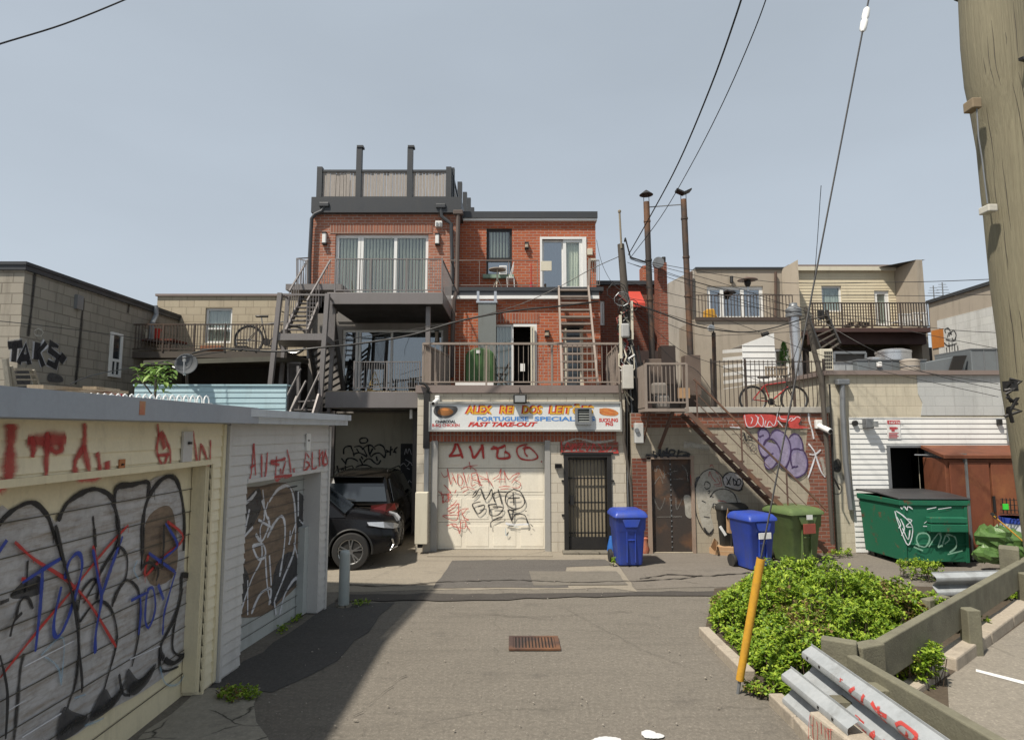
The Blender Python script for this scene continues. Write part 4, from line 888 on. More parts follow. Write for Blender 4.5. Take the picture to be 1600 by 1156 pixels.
for wd_, a, b in (("ALEX", 729, 770), ("REI", 781, 804), ("DOS", 816, 848), ("LEIT\u00d5ES", 858, 928)):
    sgn(wd_, a, b, 646.5, 634.5, 1, .15, .002, -.024, .012, mb); sgn(wd_, a, b, 646.5, 634.5, 0, .15, .006, 0, .006, mb)
sgn("PORTUGUESE", 745, 826, 657.3, 651, 2, 0, .002, 0, .004, mb); sgn("SPECIALTIES", 835, 930, 657.3, 651, 2, 0, .002, 0, .004, mb)
sgn("FAST TAKE-OUT", 731, 840, 666, 659.5, 1, .35, .002, 0, .006, mb)
sgn("CHARCOAL", 680, 712, 660.5, 656.5, 3, 0, .002, 0, .004, mb); sgn("B-BQ CHICKEN", 675, 718, 666.3, 662, 1, 0, .002, 0, .002, mb)
sgn("SUCKLING", 936, 967-1.5, 658.8, 653.5, 1, 0, .002, 0, .004, mb); sgn("PIG", 946, 958, 664.8, 660.2, 1, 0, .002, 0, .004, mb)
mb.build('lettering', [yel, redp, blup, inkp, orgp], sg)
s = Spray(lambda px, py, off: P(px, py, ys-off), (670, 600), 5.161, off=.003)
s.fill(P_dark, [(55,178),(120,176),(215,180),(232,210),(200,250),(140,275),(70,262),(38,225)])
s.fill(spray('paint_roast', (.30,.12,.03)), [(75,240),(80,205),(120,190),(165,195),(198,220),(180,245),(130,255)]); s.fill(spray('paint_orange', (.55,.20,.05)), [(100,205),(130,195),(160,205),(140,215)], [(1375,220),(1400,195),(1450,195),(1500,210),(1530,235),(1500,255),(1420,252),(1385,240)], [(1372,205),(1390,195),(1395,212)])
s.st(spray('paint_red3', (.5,.06,.03)), 4, [(1400,215),(1440,235),(1500,240)], [(1380,222),(1390,238)], [(1450,205),(1490,222)])
s.build(sg, 'painted_picture')
# louvre over the sign, flood lamp, camera, wall light
t = thing('vent_louvre', 'grey metal louvred vent fixed over the right end of the shop sign', 'vent', (X_(910), ys, Z_(663)))
a0, a1, b0, b1 = X_(897, 650), X_(922, 650), P(910, 663, ys).z, P(910, 637, ys).z
mb = MB(); mb.box(a0, a0+.05, ys-.10, ys-.008, b0, b1); mb.box(a1-.05, a1, ys-.10, ys-.008, b0, b1); mb.box(a0+.05, a1-.05, ys-.10, ys-.008, b1-.03, b1); mb.box(a0+.05, a1-.05, ys-.10, ys-.008, b0, b0+.05); mb.build('vent_frame', galvdark, t)
mb = MB()
for i in range(5): z = b0+.075+i*.052; mb.bar((a0+.05, ys-.06, z), (a1-.05, ys-.06, z), .06, .006, up=(0, -.75, .65))
mb.build('slats', duct, t); MB().box(a0+.05, a1-.05, ys-.02, ys-.009, b0+.05, b1-.03).build('backing', blackhole, t)
t = thing('flood_lamp', 'square dark framed flood lamp above the middle of the shop sign', 'lamp', (X_(812), Y0-.2, Z_(630)))
MB().pb(802, 616, 823, 630, Y0-.30, .16).build('housing', black, t, bevel=.015); MB().pb(804.5, 618, 820.5, 628, Y0-.306, .005).build('lens', M('lens_grey', (.32,.33,.33), rough=.2), t)
mb = MB(); mb.bar((X_(812), Y0-.22, Z_(616)), (X_(812), Y0-.22, Z_(606)), .02); mb.bar((X_(812), Y0-.22, Z_(608)), (X_(812), Y0-.05, Z_(608)), .02); mb.build('bracket', black, t)
def cctv(label, px, py, Y, s_=1, dx=1):
    t = thing('security_camera', label, 'camera', P(px, py, Y)); c = P(px, py, Y)
    mb = MB(); mb.box(c.x-.05*s_, c.x+.05*s_, c.y-.10, c.y-.0, c.z-.06*s_, c.z+.08*s_); mb.build('bracket', white, t, bevel=.015)
    mb = MB(); mb.tube([c+Vector((0,-.08,-.02)), c+Vector((.06*dx,-.28,-.10))*s_], .045*s_, n=14); mb.build('body', white, t, smooth=True)
    mb = MB(); mb.tube([c+Vector((.0585*dx,-.275,-.098))*s_, c+Vector((.062*dx,-.29,-.103))*s_], .032*s_, n=14); mb.build('lens', black, t)
cctv('white security camera at the upper left corner of the shop sign', 684, 624, Y0, 1, -1)
t = thing('wall_light', 'small dark wedge light between garage door and barred door', 'lamp', (X_(872), Y0, Z_(731)))
mb = MB(); c = P(872, 727, Y0); mb.prism([(c.x-.07, Y0, c.z+.04), (c.x-.07, Y0-.12, c.z+.03), (c.x-.07, Y0-.09, c.z-.05), (c.x-.07, Y0, c.z-.05)], (.14, 0, 0)); mb.build('housing', black, t); MB().box(c.x-.05, c.x+.05, Y0-.08, Y0-.02, c.z-.058, c.z-.051).build('lens', clearlens, t)
# drain pipe and cream meter box
t = thing('downspout', 'dark downspout running down the left edge of the shop front', 'downspout', (X_(666), Y0, 0))
mb = MB(); mb.box(X_(662.5, 660), X_(672, 660), Y0-.10, Y0-.003, Z_(700), Z_(613)); mb.build('upper_pipe', black, t); mb = MB(); mb.box(X_(663.5, 730), X_(670.5, 730), Y0-.09, Y0-.003, .2, Z_(700)); mb.build('lower_pipe', galvdark, t)
mb = MB(); mb.tube([P(666, 616, Y0-.05), P(670, 607, Y0-.12), P(664, 600, Y0-.12), P(655, 598, Y0-.12)], .03); mb.build('elbow', black, t, smooth=True)
MB().box(X_(652, 800), X_(671, 800), Y0-.30, Y0-.11, Z_(846), Z_(767)).build('utility_box', offwhite, label='tall cream utility cabinet at the foot of the downspout by the garage door', cat='utility box', bevel=.01)
MB().box(X_(655, 850), X_(662, 850), Y0-.25, Y0-.12, Z_(852), Z_(847)).build('pipe_stub', black, shop)
# ---- second storey
Y1 = 15.3
def X1(px, py=560): return P(px, py, Y1).x
def Z1(py, px=800): return P(px, py, Y1).z
zt_ = Z_(602); zr = Z1(456)
d0, d1, dz = X1(747, 550), X1(839, 550), Z1(506); e0, e1, ez = X1(880, 550), X1(912, 550), Z1(505)
mb = MB(); facade(mb, X1(700), X1(938, 500), zt_-.35, zr-.01, Y1, 3, [(d0, d1, zt_+.04, dz), (e0, e1, zt_+.04, ez)], roof=False); mb.build('wall', brick_new, shop)
MB().box(X1(747, 498), X1(842, 498), Y1-.012, Y1, Z1(505), Z1(490)).build('brick_course', brick_sold, shop)
MB().box(X1(696, 460), X1(942, 460), Y1-.12, Y1+2, zr, zr+.10).build('terrace_floor', charcoal, shop)
MB().box(X1(697, 466), X1(935, 466), Y1-.14, Y1-.001, Z1(468.5), Z1(463.5)).build('white_trim', white, shop)
MB().box(X1(696, 460), X1(935, 460), Y1-.10, Y1-.001, Z1(463.4), zr).build('fascia', charcoal, shop)
w_ = ywin(d0, (d0+d1)/2+.15, zt_+.05, dz, Y1+.05, shop, fm=white, back='curtain', bm_=curtain, name='patio_door')
mb = MB(); q = d1; mb.box(q-.07, q, Y1+.0, Y1+.08, zt_+.04, dz); mb.box((d0+d1)/2+.15, q-.07, Y1, Y1+.08, dz-.07, dz); mb.build('door_frame', white, shop)
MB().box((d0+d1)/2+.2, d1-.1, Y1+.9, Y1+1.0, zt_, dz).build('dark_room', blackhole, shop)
ywin(X1(829), X1(835), zt_+.05, dz-.08, Y1-.10, shop, fm=offwhite, fr=.04, name='open_door')
MB().pb(813, 568, 820, 580, Y1-.02, .01).build('notice', white, shop)
ywin(e0, e1, zt_+.05, ez, Y1+.05, shop, fm=offwhite, pm=carglass, fr=.09, name='door')
MB().pb(878, 503, 914, 508, Y1-.5, .5).build('door_hood', charcoal, shop)
# duct against the wall
t = thing('ventilation_duct', 'flat grey sheet metal duct against the brick beside the patio door', 'duct', P(761, 600, Y1-.3))
mb = MB(); mb.pb(747, 472, 775, 560, Y1-.32, .28); mb.build('duct_body', duct, t); mb = MB(); mb.pb(745, 455, 749, 472, Y1-.33, .03); mb.pb(772, 455, 776, 472, Y1-.33, .03); mb.pb(744, 470, 777, 473, Y1-.34, .3); mb.build('brackets', silver, t)
# green round topped cover + white table
t = thing('garden_cover', 'tall rounded green cover standing on the lower terrace', 'cover', P(750, 603, Y1-.9)); Yc = Y1-1.0
c0, c1, c2, c3 = P(727, 570, Yc).x, P(773, 570, Yc).x, zt_, P(750, 543, Yc).z; pts = []
for i in range(17): a = math.pi*(1-i/16); pts.append(((c0+c1)/2 + (c1-c0)/2*math.cos(a), Yc, c3-.22+.22*math.sin(a)))
mb = MB(); mb.prism([(c0, Yc, c2)] + pts + [(c1, Yc, c2)], (0, .45, 0)); mb.build('cover', greentub, t, smooth=True, bevel=.04)
mb = MB()
for i in range(8): x = c0+.07+(c1-c0-.14)*i/7; mb.box(x-.006, x+.006, Yc-.012, Yc-.001, c2, c3-.12)
mb.build('folds', greentub, t)
MB().pb(744, 547, 750, 552, Yc-.02, .01).build('white_patch', white, t)
MB().box(P(714, 598, 14.0).x, P(772, 598, 14).x, 13.6, 14.1, zt_+.02, zt_+.12).build('low_bench', white, label='low white slab bench on the lower terrace beneath the green cover', cat='bench', bevel=.01)
def folding_chair(label, px0, py1, px1, py0, Y, m, cat='chair'):
    a = P(px0, py1, Y); b = P(px1, py0, Y); t = thing('folding_chair', label, cat, ((a.x+b.x)/2, Y, a.z)); w_ = b.x-a.x; h = b.z-a.z; x0 = a.x; z0 = a.z
    for yy in (Y, Y+.38):
        mb = MB(); mb.bar((x0+w_*.1, yy, z0), (x0+w_*.95, yy, z0+h), .018); mb.build('leg', m, t); mb = MB(); mb.bar((x0+w_*.85, yy+.01, z0), (x0+w_*.15, yy+.01, z0+h*.5), .018); mb.build('leg', m, t)
    mb = MB()
    for i in range(5): x = x0+w_*(.12+.13*i); mb.box(x, x+w_*.10, Y-.01, Y+.41, z0+h*.49, z0+h*.51)
    mb.build('seat', m, t); mb = MB()
    for i in range(3): u = .78+.1*i; mb.box(x0+w_*(.1+.85*u)-.01, x0+w_*(.1+.85*u)+.01, Y, Y+.40, z0+h*u-.02, z0+h*u+.02)
    mb.build('backrest', m, t)
folding_chair('black slatted folding chair on the lower terrace before the patio door', 771, 601, 797, 566, 14.3, black)
def wlight(label, px, py0, py1, Y, m=white, wd=6, parent=None, lens=None):
    t = thing('wall_lamp', label, 'lamp', P(px, py1, Y)); MB().pb(px-wd/2, py0, px+wd/2, py1, Y-.10, .10).build('shade', m, t, bevel=.02); MB().pb(px-wd/2-.6, py0-1, px+wd/2+.6, py0+1, Y-.11, .11).build('cap', black, t); MB().pb(px-wd/2-.6, py1-1, px+wd/2+.6, py1+1, Y-.11, .11).build('base', black, t)
wlight('small tan wall lamp right of the patio door on the lower terrace', 855, 517, 525, Y1, M('lamp_tan', (.40,.34,.25)), 6)
# ---- third storey
Y2 = 16.3
def X2(px, py=400): return P(px, py, Y2).x
def Z2(py, px=800): return P(px, py, Y2).z
ztop = Z2(346.5); f2 = zr+.10
wz = (X2(760, 390), X2(800, 390), Z2(430), Z2(357)); dd = (X2(846, 410), X2(914, 410), Z2(452), Z2(373))
mb = MB(); facade(mb, X2(716), X2(931), f2-.02, ztop, Y2, 6, [wz, dd]); mb.build('wall', brick_new, shop)
MB().box(X2(714, 345)-.05, X2(931, 345)+.02, Y2-.10, Y2+6.1, ztop, Z2(343)).build('white_trim', white, shop)
MB().box(X2(714, 338)-.05, X2(931, 338)+.03, Y2-.13, Y2+6.1, Z2(343)+.002, Z2(333)).build('roof', charcoal, shop)
zz = wz[2]+(wz[3]-wz[2])*.33
ywin(wz[0], wz[1], zz, wz[3], Y2+.06, shop, fm=black, fr=.07, back='blinds', pm=pane); ywin(wz[0], wz[1], wz[2], zz-.004, Y2+.05, shop, fm=black, fr=.05, pm=panedark)
MB().box(wz[0]-.09, wz[1]+.05, Y2-.10, Y2-.001, wz[2]-.10, wz[2]).build('window_sill', M('sill_green', (.24,.33,.25)), shop)
t = thing('window_air_conditioner', 'white air conditioner set in the lower sash of the upper window', 'air conditioner', (wz[0], Y2, wz[2])); MB().pb(780, 415, 792, 429, Y2-.14, .2).build('casing', white, t, bevel=.01)
mb = MB()
for i in range(5): mb.pb(781.5, 417+i*2.2, 790.5, 417.9+i*2.2, Y2-.146, .006)
mb.build('grille', galvdark, t)
ywin(dd[0]+.02, (dd[0]+dd[1])/2+.02, dd[2], dd[3]-.02, Y2+.08, shop, fr=.055, name='patio_door', back='blinds', pm=panedark); ywin((dd[0]+dd[1])/2, dd[1]-.07, dd[2], dd[3]-.02, Y2+.015, shop, fr=.085, name='patio_door', back='curtain', bm_=blind, pm=pane)
mb = MB(); mb.box(dd[0]-.04, dd[0]+.02, Y2-.03, Y2+.07, dd[2], dd[3]+.04); mb.box(dd[1]-.07, dd[1]+.04, Y2-.03, Y2+.07, dd[2], dd[3]+.04); mb.box(dd[0]+.02, dd[1]-.07, Y2-.03, Y2+.012, dd[3]-.02, dd[3]+.04); mb.box(dd[0]+.02, dd[1]-.07, Y2-.02, Y2+.012, dd[2]-.05, dd[2]); mb.build('door_frame', white, shop)
wlight('small tan wall lamp between upper window and upper patio door', 823, 379, 387, Y2, M('lamp_tan2', (.42,.36,.28)), 5)
MB().pb(918, 388, 926, 398, Y2-.09, .09).build('junction_box', offwhite, label='small cream box right of the upper patio door', cat='electrical box', bevel=.008)
MB().pb(920, 404, 931, 408, Y2-.12, .12).build('ledge', offwhite, shop)
# upper terrace rail, chair, table
railing(shop, (X1(704, 440), Y1-.06, f2), (X1(840, 440), Y1-.06, f2), Z1(408)-f2, 3, r=.007, rt=.013, m=railbrown)
railing(shop, (X1(922, 440), Y1-.06, f2), (X1(936, 440), Y1-.06, f2), Z1(408)-f2, 4, r=.007, rt=.013, m=railbrown)
railing(shop, (X1(704, 440), Y1-.04, f2), (X1(704, 440)+.05, Y2-.05, f2), Z1(408)-f2, 10, r=.007, rt=.013, m=railbrown)
MB().pb(845, 408, 862, 423, Y1-.12, .03).build('rail_panel', offwhite, shop, bevel=.005)
t = thing('bistro_table', 'round pale bistro table under the upper window', 'table', P(777, 452, 15.75)); c = P(777, 421, 15.75)
mb = MB(); mb.lathe((c.x, c.y, c.z-.02), [(.23, 0), (.23, .02), (.22, .025)], 24); mb.build('table_top', M('table_tan', (.33,.28,.23)), t)
for i in range(3): a = i*2.1+.4; MB().tube([c, (c.x+.02*math.cos(a), c.y, c.z-.28), (c.x+.20*math.cos(a), c.y+.2*math.sin(a), f2)], .010).build('leg', offwhite, t)
t = thing('garden_chair', 'thin white metal chair right of the bistro table', 'chair', P(799, 452, 15.75)); a = P(795, 436, 15.75); b = P(803, 412, 15.75)
mb = MB(); mb.tube([(b.x-.12, 15.6, a.z), (b.x, 15.6, b.z), (b.x, 15.9, b.z), (b.x-.1, 15.95, a.z)], .009); mb.tube([(b.x-.02, 15.6, (a.z+b.z)/2), (b.x-.02, 15.9, (a.z+b.z)/2)], .007); mb.build('backrest', white, t)
MB().box(a.x-.06, b.x, 15.58, 15.95, a.z-.01, a.z+.01).build('seat', white, t)
for q in ((a.x-.05, 15.6), (b.x, 15.6), (a.x-.05, 15.93), (b.x, 15.93)): MB().tube([(*q, a.z), (q[0]+.02, q[1], f2)], .009).build('leg', white, t)
t = thing('umbrella_stand', 'red umbrella stand with a thin pole beside the hanging rail panel', 'stand', P(830, 452, 15.7)); c = P(830, 452, 15.7); c.z = f2
mb = MB(); mb.lathe(c, [(.17, 0), (.16, .05), (.05, .08), (.03, .25)], 20); mb.build('foot', bikered, t); mb = MB(); mb.tube([c+Vector((0,0,.25)), c+Vector((0,0,.75))], .014); mb.build('pole', redcloth, t)
# front terrace rail
Yr = Y0-.0; zb = zt_; a = P(661, 537, Yr); b = P(967, 537, Yr)
mb = MB(); rtop = a.z
mb.bar((a.x, Yr, rtop), (b.x, Yr, rtop), .05, .045); mb.bar((a.x, Yr, zb+.07), (b.x, Yr, zb+.07), .03)
for px in (661, 760, 862, 967): x = P(px, 570, Yr).x; mb.bar((x, Yr+.001, zb), (x, Yr+.001, rtop-.02), .04)
mb.build('railing', pink_rail, shop)
mb = MB()
for i in range(40): x = a.x + (b.x-a.x)*(i+.5)/40; mb.box(x-.006, x+.006, Yr-.006, Yr+.006, zb+.07, rtop-.02)
mb.build('balusters', pink_rail, shop)
def sloped_rail(parent, a, b, h0, h1, n, m):
    mb = MB(); a = Vector(a); b = Vector(b); mb.bar(a+Vector((0,0,h0)), b+Vector((0,0,h1)), .05, .045); mb.bar(a+Vector((0,0,.07)), b+Vector((0,0,.07)), .03)
    for i in range(n+1): p = a.lerp(b, i/n); mb.bar(p+Vector((0,0,.05)), p+Vector((0,0,h0+(h1-h0)*i/n)), .045, .012, up=(0, 1, 0))
    return mb.build('side_railing', m, parent)
sloped_rail(shop, (a.x, Yr+.05, zb), (P(703, 590, 15.2).x, 15.2, zb), rtop-zb, rtop-zb, 26, pink_rail)
sloped_rail(shop, (b.x, Yr+.05, zb), (b.x+.1, 15.2, zb), rtop-zb, rtop-zb, 8, pink_rail)
# the steep stair between the terraces
st = thing('terrace_stair', 'steep brown open tread stair from the lower to the upper terrace', 'stairs', (P(905, 600, 13.3).x, 13.3, zt_))
A0, A1 = P(878, 605, 13.25), P(873, 450, 15.22); B0, B1 = P(934, 605, 13.25), P(921, 405, 15.22+.05); A0.z = B0.z = zt_; Bm = P(919, 450, 15.22)
mb = MB(); mb.bar(A0, A1, .045, .16); mb.build('stringer', pink_rail, st); mb = MB(); mb.bar(B0, Bm, .045, .16); mb.bar(Bm, B1, .06, .08); mb.build('stringer', pink_rail, st)
nT = 13
for i in range(1, nT+1):
    p = A0.lerp(A1, i/(nT+.4)); q = B0.lerp(Bm, i/(nT+.4)); mb = MB(); mb.bar(p+Vector((.02,0,0)), q-Vector((.02,0,0)), .16, .04); mb.build('tread', pink_rail, st)

# ================================================================= LEFT: TALL BRICK FLATS WITH DECKS
fl = thing('brick_flats', 'tall faded brick flats with grey decks and a fenced roof terrace', 'building', (-3.3, 17, 0))
YL = 15.6
def XL(px, py=400): return P(px, py, YL).x
def ZL(py, px=600): return P(px, py, YL).z
z3 = ZL(478); zp = ZL(335)
wz = (XL(523, 410), XL(669, 410), ZL(478)+.05, ZL(366))
xa, xb = XL(487, 400), XL(713, 400)
mb = MB(); facade(mb, xa, xb, z3-.2, zp, YL, 7, [wz]); mb.build('wall', brick_old, fl)
mb = MB(); mb.box(XL(489, 322)-.0, XL(721, 322), YL-.14, YL+7.1, zp, ZL(311)); mb.build('roof', charcoal, fl)
MB().box(XL(516, 360), XL(676, 360), YL-.012, YL, ZL(365), ZL(351)).build('brick_course', brick_old if False else masonry('soldier_old', (.33,.13,.08), (.2,.08,.055), (.32,.28,.24), .24, .075, .010, off=0, vert=True), fl)
m1, m2 = XL(563, 410), XL(617, 410)
ywin(*wz, YL+.07, fl, mull=(m1-.05, m1+.02, m2), fr=.08, back='blinds', pm=pane, name='patio_door')
wlight('cylinder wall lamp left of the upper blinds window on the faded brick', 506, 363, 380, YL, white, 6); wlight('cylinder wall lamp right of the upper blinds window on the faded brick', 683, 365, 381, YL, white, 6)
t = thing('twin_spot_lamp', 'white twin spot lamp box high on the faded brick beside the downspout', 'lamp', P(685, 353, YL)); MB().pb(680, 345, 691, 354, YL-.08, .08).build('housing', white, t, bevel=.01)
for px in (683, 688): MB().pb(px-1.6, 347.5, px+1.6, 352.5, YL-.10, .02).build('lens', galvdark, t)
def spout(label, pts, Y, r=.05, m=charcoal):
    t = thing('downspout', label, 'downspout', P(*pts[-1][:2], Y)); mb = MB(); mb.tube([P(p[0], p[1], p[2] if len(p) > 2 else Y) for p in pts], r, n=8); mb.build('pipe', m, t, smooth=True); a = P(*pts[0][:2], pts[0][2] if len(pts[0]) > 2 else Y); MB().box(a.x-.13, a.x+.13, a.y-.07, a.y+.07, a.z-.02, a.z+.10).build('hopper', m, t, bevel=.02)
spout('dark downspout at the left corner of the tall brick flats', ((507, 323), (503, 330), (492, 335), (487, 342), (484, 400), (483, 470), (482, 560)), YL-.12)
spout('dark downspout with a kinked top at the right of the faded brick', ((689, 325), (690, 338), (697, 344), (705, 350), (706.5, 400), (707, 457)), YL-.12)
spout('long dark downspout passing both terraces in the corner by the duct', ((716, 335, 15.3), (715, 380, 15.3), (714, 455, 15.2), (709, 470, 15.15), (707, 530, 15.15), (706, 590, 15.15)), 15.2, .055, M('pipe_brown', (.10,.075,.065)))
# roof terrace fence
fe = thing('roof_fence', 'dark framed grey plank fence round the roof terrace with two tall posts', 'fence', P(600, 311, YL)); zb_, zt2 = ZL(310), ZL(267)
xs_ = [XL(p, 290) for p in (499, 560, 640, 701)]
for i, x in enumerate(xs_): MB().box(x-.07, x+.07, YL-.02, YL+.12, zb_-.02, [ZL(261), ZL(231), ZL(231), ZL(261)][i]).build('post', charcoal, fe)
for i in (1, 2): MB().box(xs_[i]-.06, xs_[i]+.11, YL-.04, YL+.14, ZL(231), ZL(228)).build('post_cap', charcoal, fe)
for i in range(3):
    mb = MB(); mb.box(xs_[i]+.07, xs_[i+1]-.07, YL, YL+.08, zt2-.03, zt2+.03); mb.box(xs_[i]+.07, xs_[i+1]-.07, YL, YL+.08, zb_, zb_+.05); mb.build('frame', charcoal, fe)
    mb = MB(); x = xs_[i]+.08; random.seed(i)
    while x < xs_[i+1]-.10:
        w__ = random.uniform(.055, .085) if i else random.choice((.06, .09, .14)); mb.box(x, min(x+w__, xs_[i+1]-.08), YL+.02+random.uniform(0,.02), YL+.05, zb_+.05, zt2-.031); x += w__+.012
    mb.build('planks', plank, fe)
pz = [(703, 262, 15.7), (712, 262, 15.9), (718, 284, 18.0), (724, 300, 19.6), (729, 309, 21.0), (733, 324, 22.5)]
for i, (px, py, yy) in enumerate(pz): x = xs_[3]+.02+.03*i; MB().box(x-.07, x+.07, yy, yy+.14, zb_, P(px, py, yy).z).build('post', charcoal, fe)
mb = MB(); mb.box(xs_[3]+.06, xs_[3]+.10, YL+.15, 22.5, zt2-.04, zt2+.03); mb.build('frame', charcoal, fe); mb = MB(); mb.box(xs_[3]+.03, xs_[3]+.055, YL+.15, 22.5, zb_+.03, zt2-.04); mb.build('planks', plank, fe)
MB().box(XL(518, 264), XL(535, 264), YL+.4, YL+.9, zb_, ZL(262)).build('roof_vent', black, fl, bevel=.02)
# third floor deck
YD = 13.25
def XD(px, py=460): return P(px, py, YD).x
def ZD(py, px=600): return P(px, py, YD).z
deckz = ZD(457); dl0, dl1 = XD(511, 460), XD(692, 460)
MB().box(dl0, dl1, YD, YL-.001, ZD(475), deckz).build('deck', steelgrey, fl, bevel=.004)
MB().box(dl0+.02, dl1-.02, YD+.06, YL-.01, ZD(475)-.012, ZD(475)-.002).build('deck_shade', M('deck_shade_black', (.02,.018,.017)), fl)  # black sheet added to stand for the shade under the deck
railing(fl, (XD(522), YD+.05, deckz), (dl1-.03, YD+.05, deckz), ZD(404)-deckz, 44, r=.006, rt=.014, m=steelgrey, posts=3)
railing(fl, (dl1-.03, YD+.07, deckz), (dl1+.0, YL-.05, deckz), ZD(404)-deckz, 18, r=.006, rt=.014, m=steelgrey)
# middle level
zm = ZD(612); ym = YL-.1
wzm = (XL(534, 560), XL(692, 560), zm+.05, ZL(515))
mb = MB(); facade(mb, xa, xb-.02, zm-.4, ZL(479)+.3, YL+.0, 5, [wzm], roof=False); mb.build('wall', M('panel_grey', (.24,.22,.20), (.20,.185,.17), .7, dirt=.3), fl)
MB().box(XL(528, 500), XL(700, 500), YL-.03, YL-.001, ZL(503), ZL(484)).build('fascia', M('light_panel', (.20,.19,.18), (.17,.16,.15)), fl)
ywin(*wzm, YL+.06, fl, mull=(XL(556, 560), XL(561, 560), XL(611, 560)), fr=.06, pm=glass('window_glass_mirror', (.30,.33,.34), .55), name='patio_door', back='curtain', bm_=M('curtain_dark', (.12,.12,.11)), bd=.4)
wlight('tan cylinder lamp on the recessed grey wall under the upper deck', 682, 517, 534, YL, M('lamp_beige', (.36,.30,.24)), 5)
MB().box(XD(508, 625), XD(656, 625), YD, YL-.001, ZD(637), zm).build('deck', steelgrey, fl, bevel=.004)
MB().box(XD(508, 611), XD(656, 611), YD+.15, YL-.05, zm+.001, zm+.03).build('deck_boards', M('deck_boards', (.33,.27,.19), (.27,.22,.16)), fl)
railing(fl, (XD(552, 600), YD+.05, zm+.03), (XD(655, 600), YD+.05, zm+.03), ZD(565)-zm-.03, 26, r=.006, rt=.014, m=steelgrey, posts=2)
for px, Yq, t0, b0_ in ((669, YD+.2, 475, 612), ): a = P(px, t0, Yq); MB().box(a.x-.05, a.x+.05, Yq, Yq+.1, zm-.05, a.z+.02).build('post', steelgrey, fl)
for px in (519, 650): a = P(px, 637, YD+1.9); MB().box(a.x-.07, a.x+.07, YD+1.9, YD+2.04, 0, ZD(637)-.01).build('post', steelgrey, fl)
# golden trestle ornament
t = thing('frame_ornament', 'small gold triangular lattice stand behind the lower deck railing', 'ornament', P(585, 607, 14.6)); c = P(585, 607, 14.6); c.z = zm+.03; h = .55; mb = MB()
mb.bar(c+Vector((-.2,0,0)), c+Vector((0,0,h)), .02); mb.bar(c+Vector((.2,0,0)), c+Vector((0,0,h)), .02)
for u in (.15, .4, .65): mb.bar(c+Vector((-.2*(1-u),0,h*u)), c+Vector((.2*(1-u),0,h*u)), .018)
for u in (.15, .4): mb.bar(c+Vector((-.2*(1-u),0,h*u)), c+Vector((.1*(1-u),0,h*(u+.25))), .012)
mb.build('lattice', M('gold_paint', (.32,.24,.10)), t)
# dark shrub pot at the deck end
c = P(645, 611, 13.5); c.z = zm+.03; t = thing('potted_shrub', 'dark withered potted plant at the right end of the lower deck', 'plant', c); mb = MB(); mb.lathe(c, [(.08, 0), (.12, .18), (.10, .18)], 14); mb.build('pot', black, t)
mb = MB(); random.seed(5)
for i in range(60): a = random.uniform(0, 6.28); leaf(mb, c+Vector((0,0,.16+random.uniform(0,.12))), (math.cos(a), math.sin(a), random.uniform(.0, 1)), random.uniform(.08, .2), .03, .4)
mb.build('leaves', leafmat('dark_leaf', (.02,.02,.015), (.035,.03,.02), (.03,.04,.02)), t)
# ground level bay
YG = 17.0
bay = MB(); xg0 = -6.2; xg1 = xl
zc2 = ZD(637)-.01
dz2 = (P(626, 730, YG).x, P(652, 730, YG).x, .02, P(640, 693, YG).z)
bay.add([(xg0,YG,0),(xg1,YG,0),(xg1,YG,zc2),(xg0,YG,zc2)], [(0,1,2,3)]); bay.box(xg0, xg1, YG+.002, YG+.3, 0, zc2); bay.box(xg0-.2, xg0, 13.4, YG, 0, zc2)
bay.build('bay_wall', M('bay_cream', (.66,.63,.53), (.60,.57,.48), .8, dirt=.3), fl)
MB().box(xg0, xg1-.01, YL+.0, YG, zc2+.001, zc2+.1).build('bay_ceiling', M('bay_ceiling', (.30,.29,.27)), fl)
bd_ = MB().box(dz2[0], dz2[1], YG-.04, YG-.002, .02, dz2[3]).build('bay_door', M('door_charcoal', (.05,.055,.06), (.04,.044,.048)), fl)
s = Spray(lambda px, py, off: P(px, py, YG-off), (500, 640), 8.256, off=.008)
s.st(P_black, 20, [(305,575),(310,500),(360,470),(410,475)], [(400,480),(425,540),(440,600)], [(440,480),(510,470),(550,500)], [(470,500),(500,550)], [(440,570),(500,555),(560,580),(605,610)], [(540,515),(600,465),(660,460),(715,515)], [(560,500),(610,600)], [(625,460),(630,540),(655,610)], [(680,500),(640,580)], [(700,480),(760,450),(820,480),(845,560),(832,625)], [(660,610),(700,570),(770,560),(830,620)], [(560,680),(600,640),(650,635),(700,680),(750,700),(785,650)], [(725,600),(740,660)], [(275,625),(335,700)], [(330,710),(345,640),(400,625),(450,640),(490,665)], [(510,630),(550,705)], [(530,600),(555,640)], [(460,740),(530,715),(620,720),(715,775)], [(540,785),(600,765),(700,775)], [(450,800),(500,760)],
  [(850,520),(900,545)], [(850,550),(890,540)], [(915,470),(905,590)], [(940,540),(980,550),(960,520),(1000,480)], [(900,520),(940,510)], [(510,400),(530,430),(590,425),(615,395),(590,365),(530,370),(508,400)], [(220,720),(250,850)], [(270,780),(300,765),(300,830),(265,820)], [(325,720),(330,870)])
s.build(fl)
s = Spray(lambda px, py, off: P(px, py, YG-.04-off), (500, 640), 8.256, off=.008)
s.st(P_white, 12, [(1090,580),(1110,500),(1120,560)], [(1130,570),(1150,500),(1180,580)], [(1040,720),(1080,690),(1120,730),(1160,680),(1190,720)], [(1100,640),(1180,690)], [(1040,790),(1055,800)], [(1100,900),(1130,950),(1150,910),(1180,940)], [(1120,750),(1160,770)])
s.build(bd_)
MB().pb(640, 640, 644, 654, YD+.3, .05).build('conduit', white, fl)
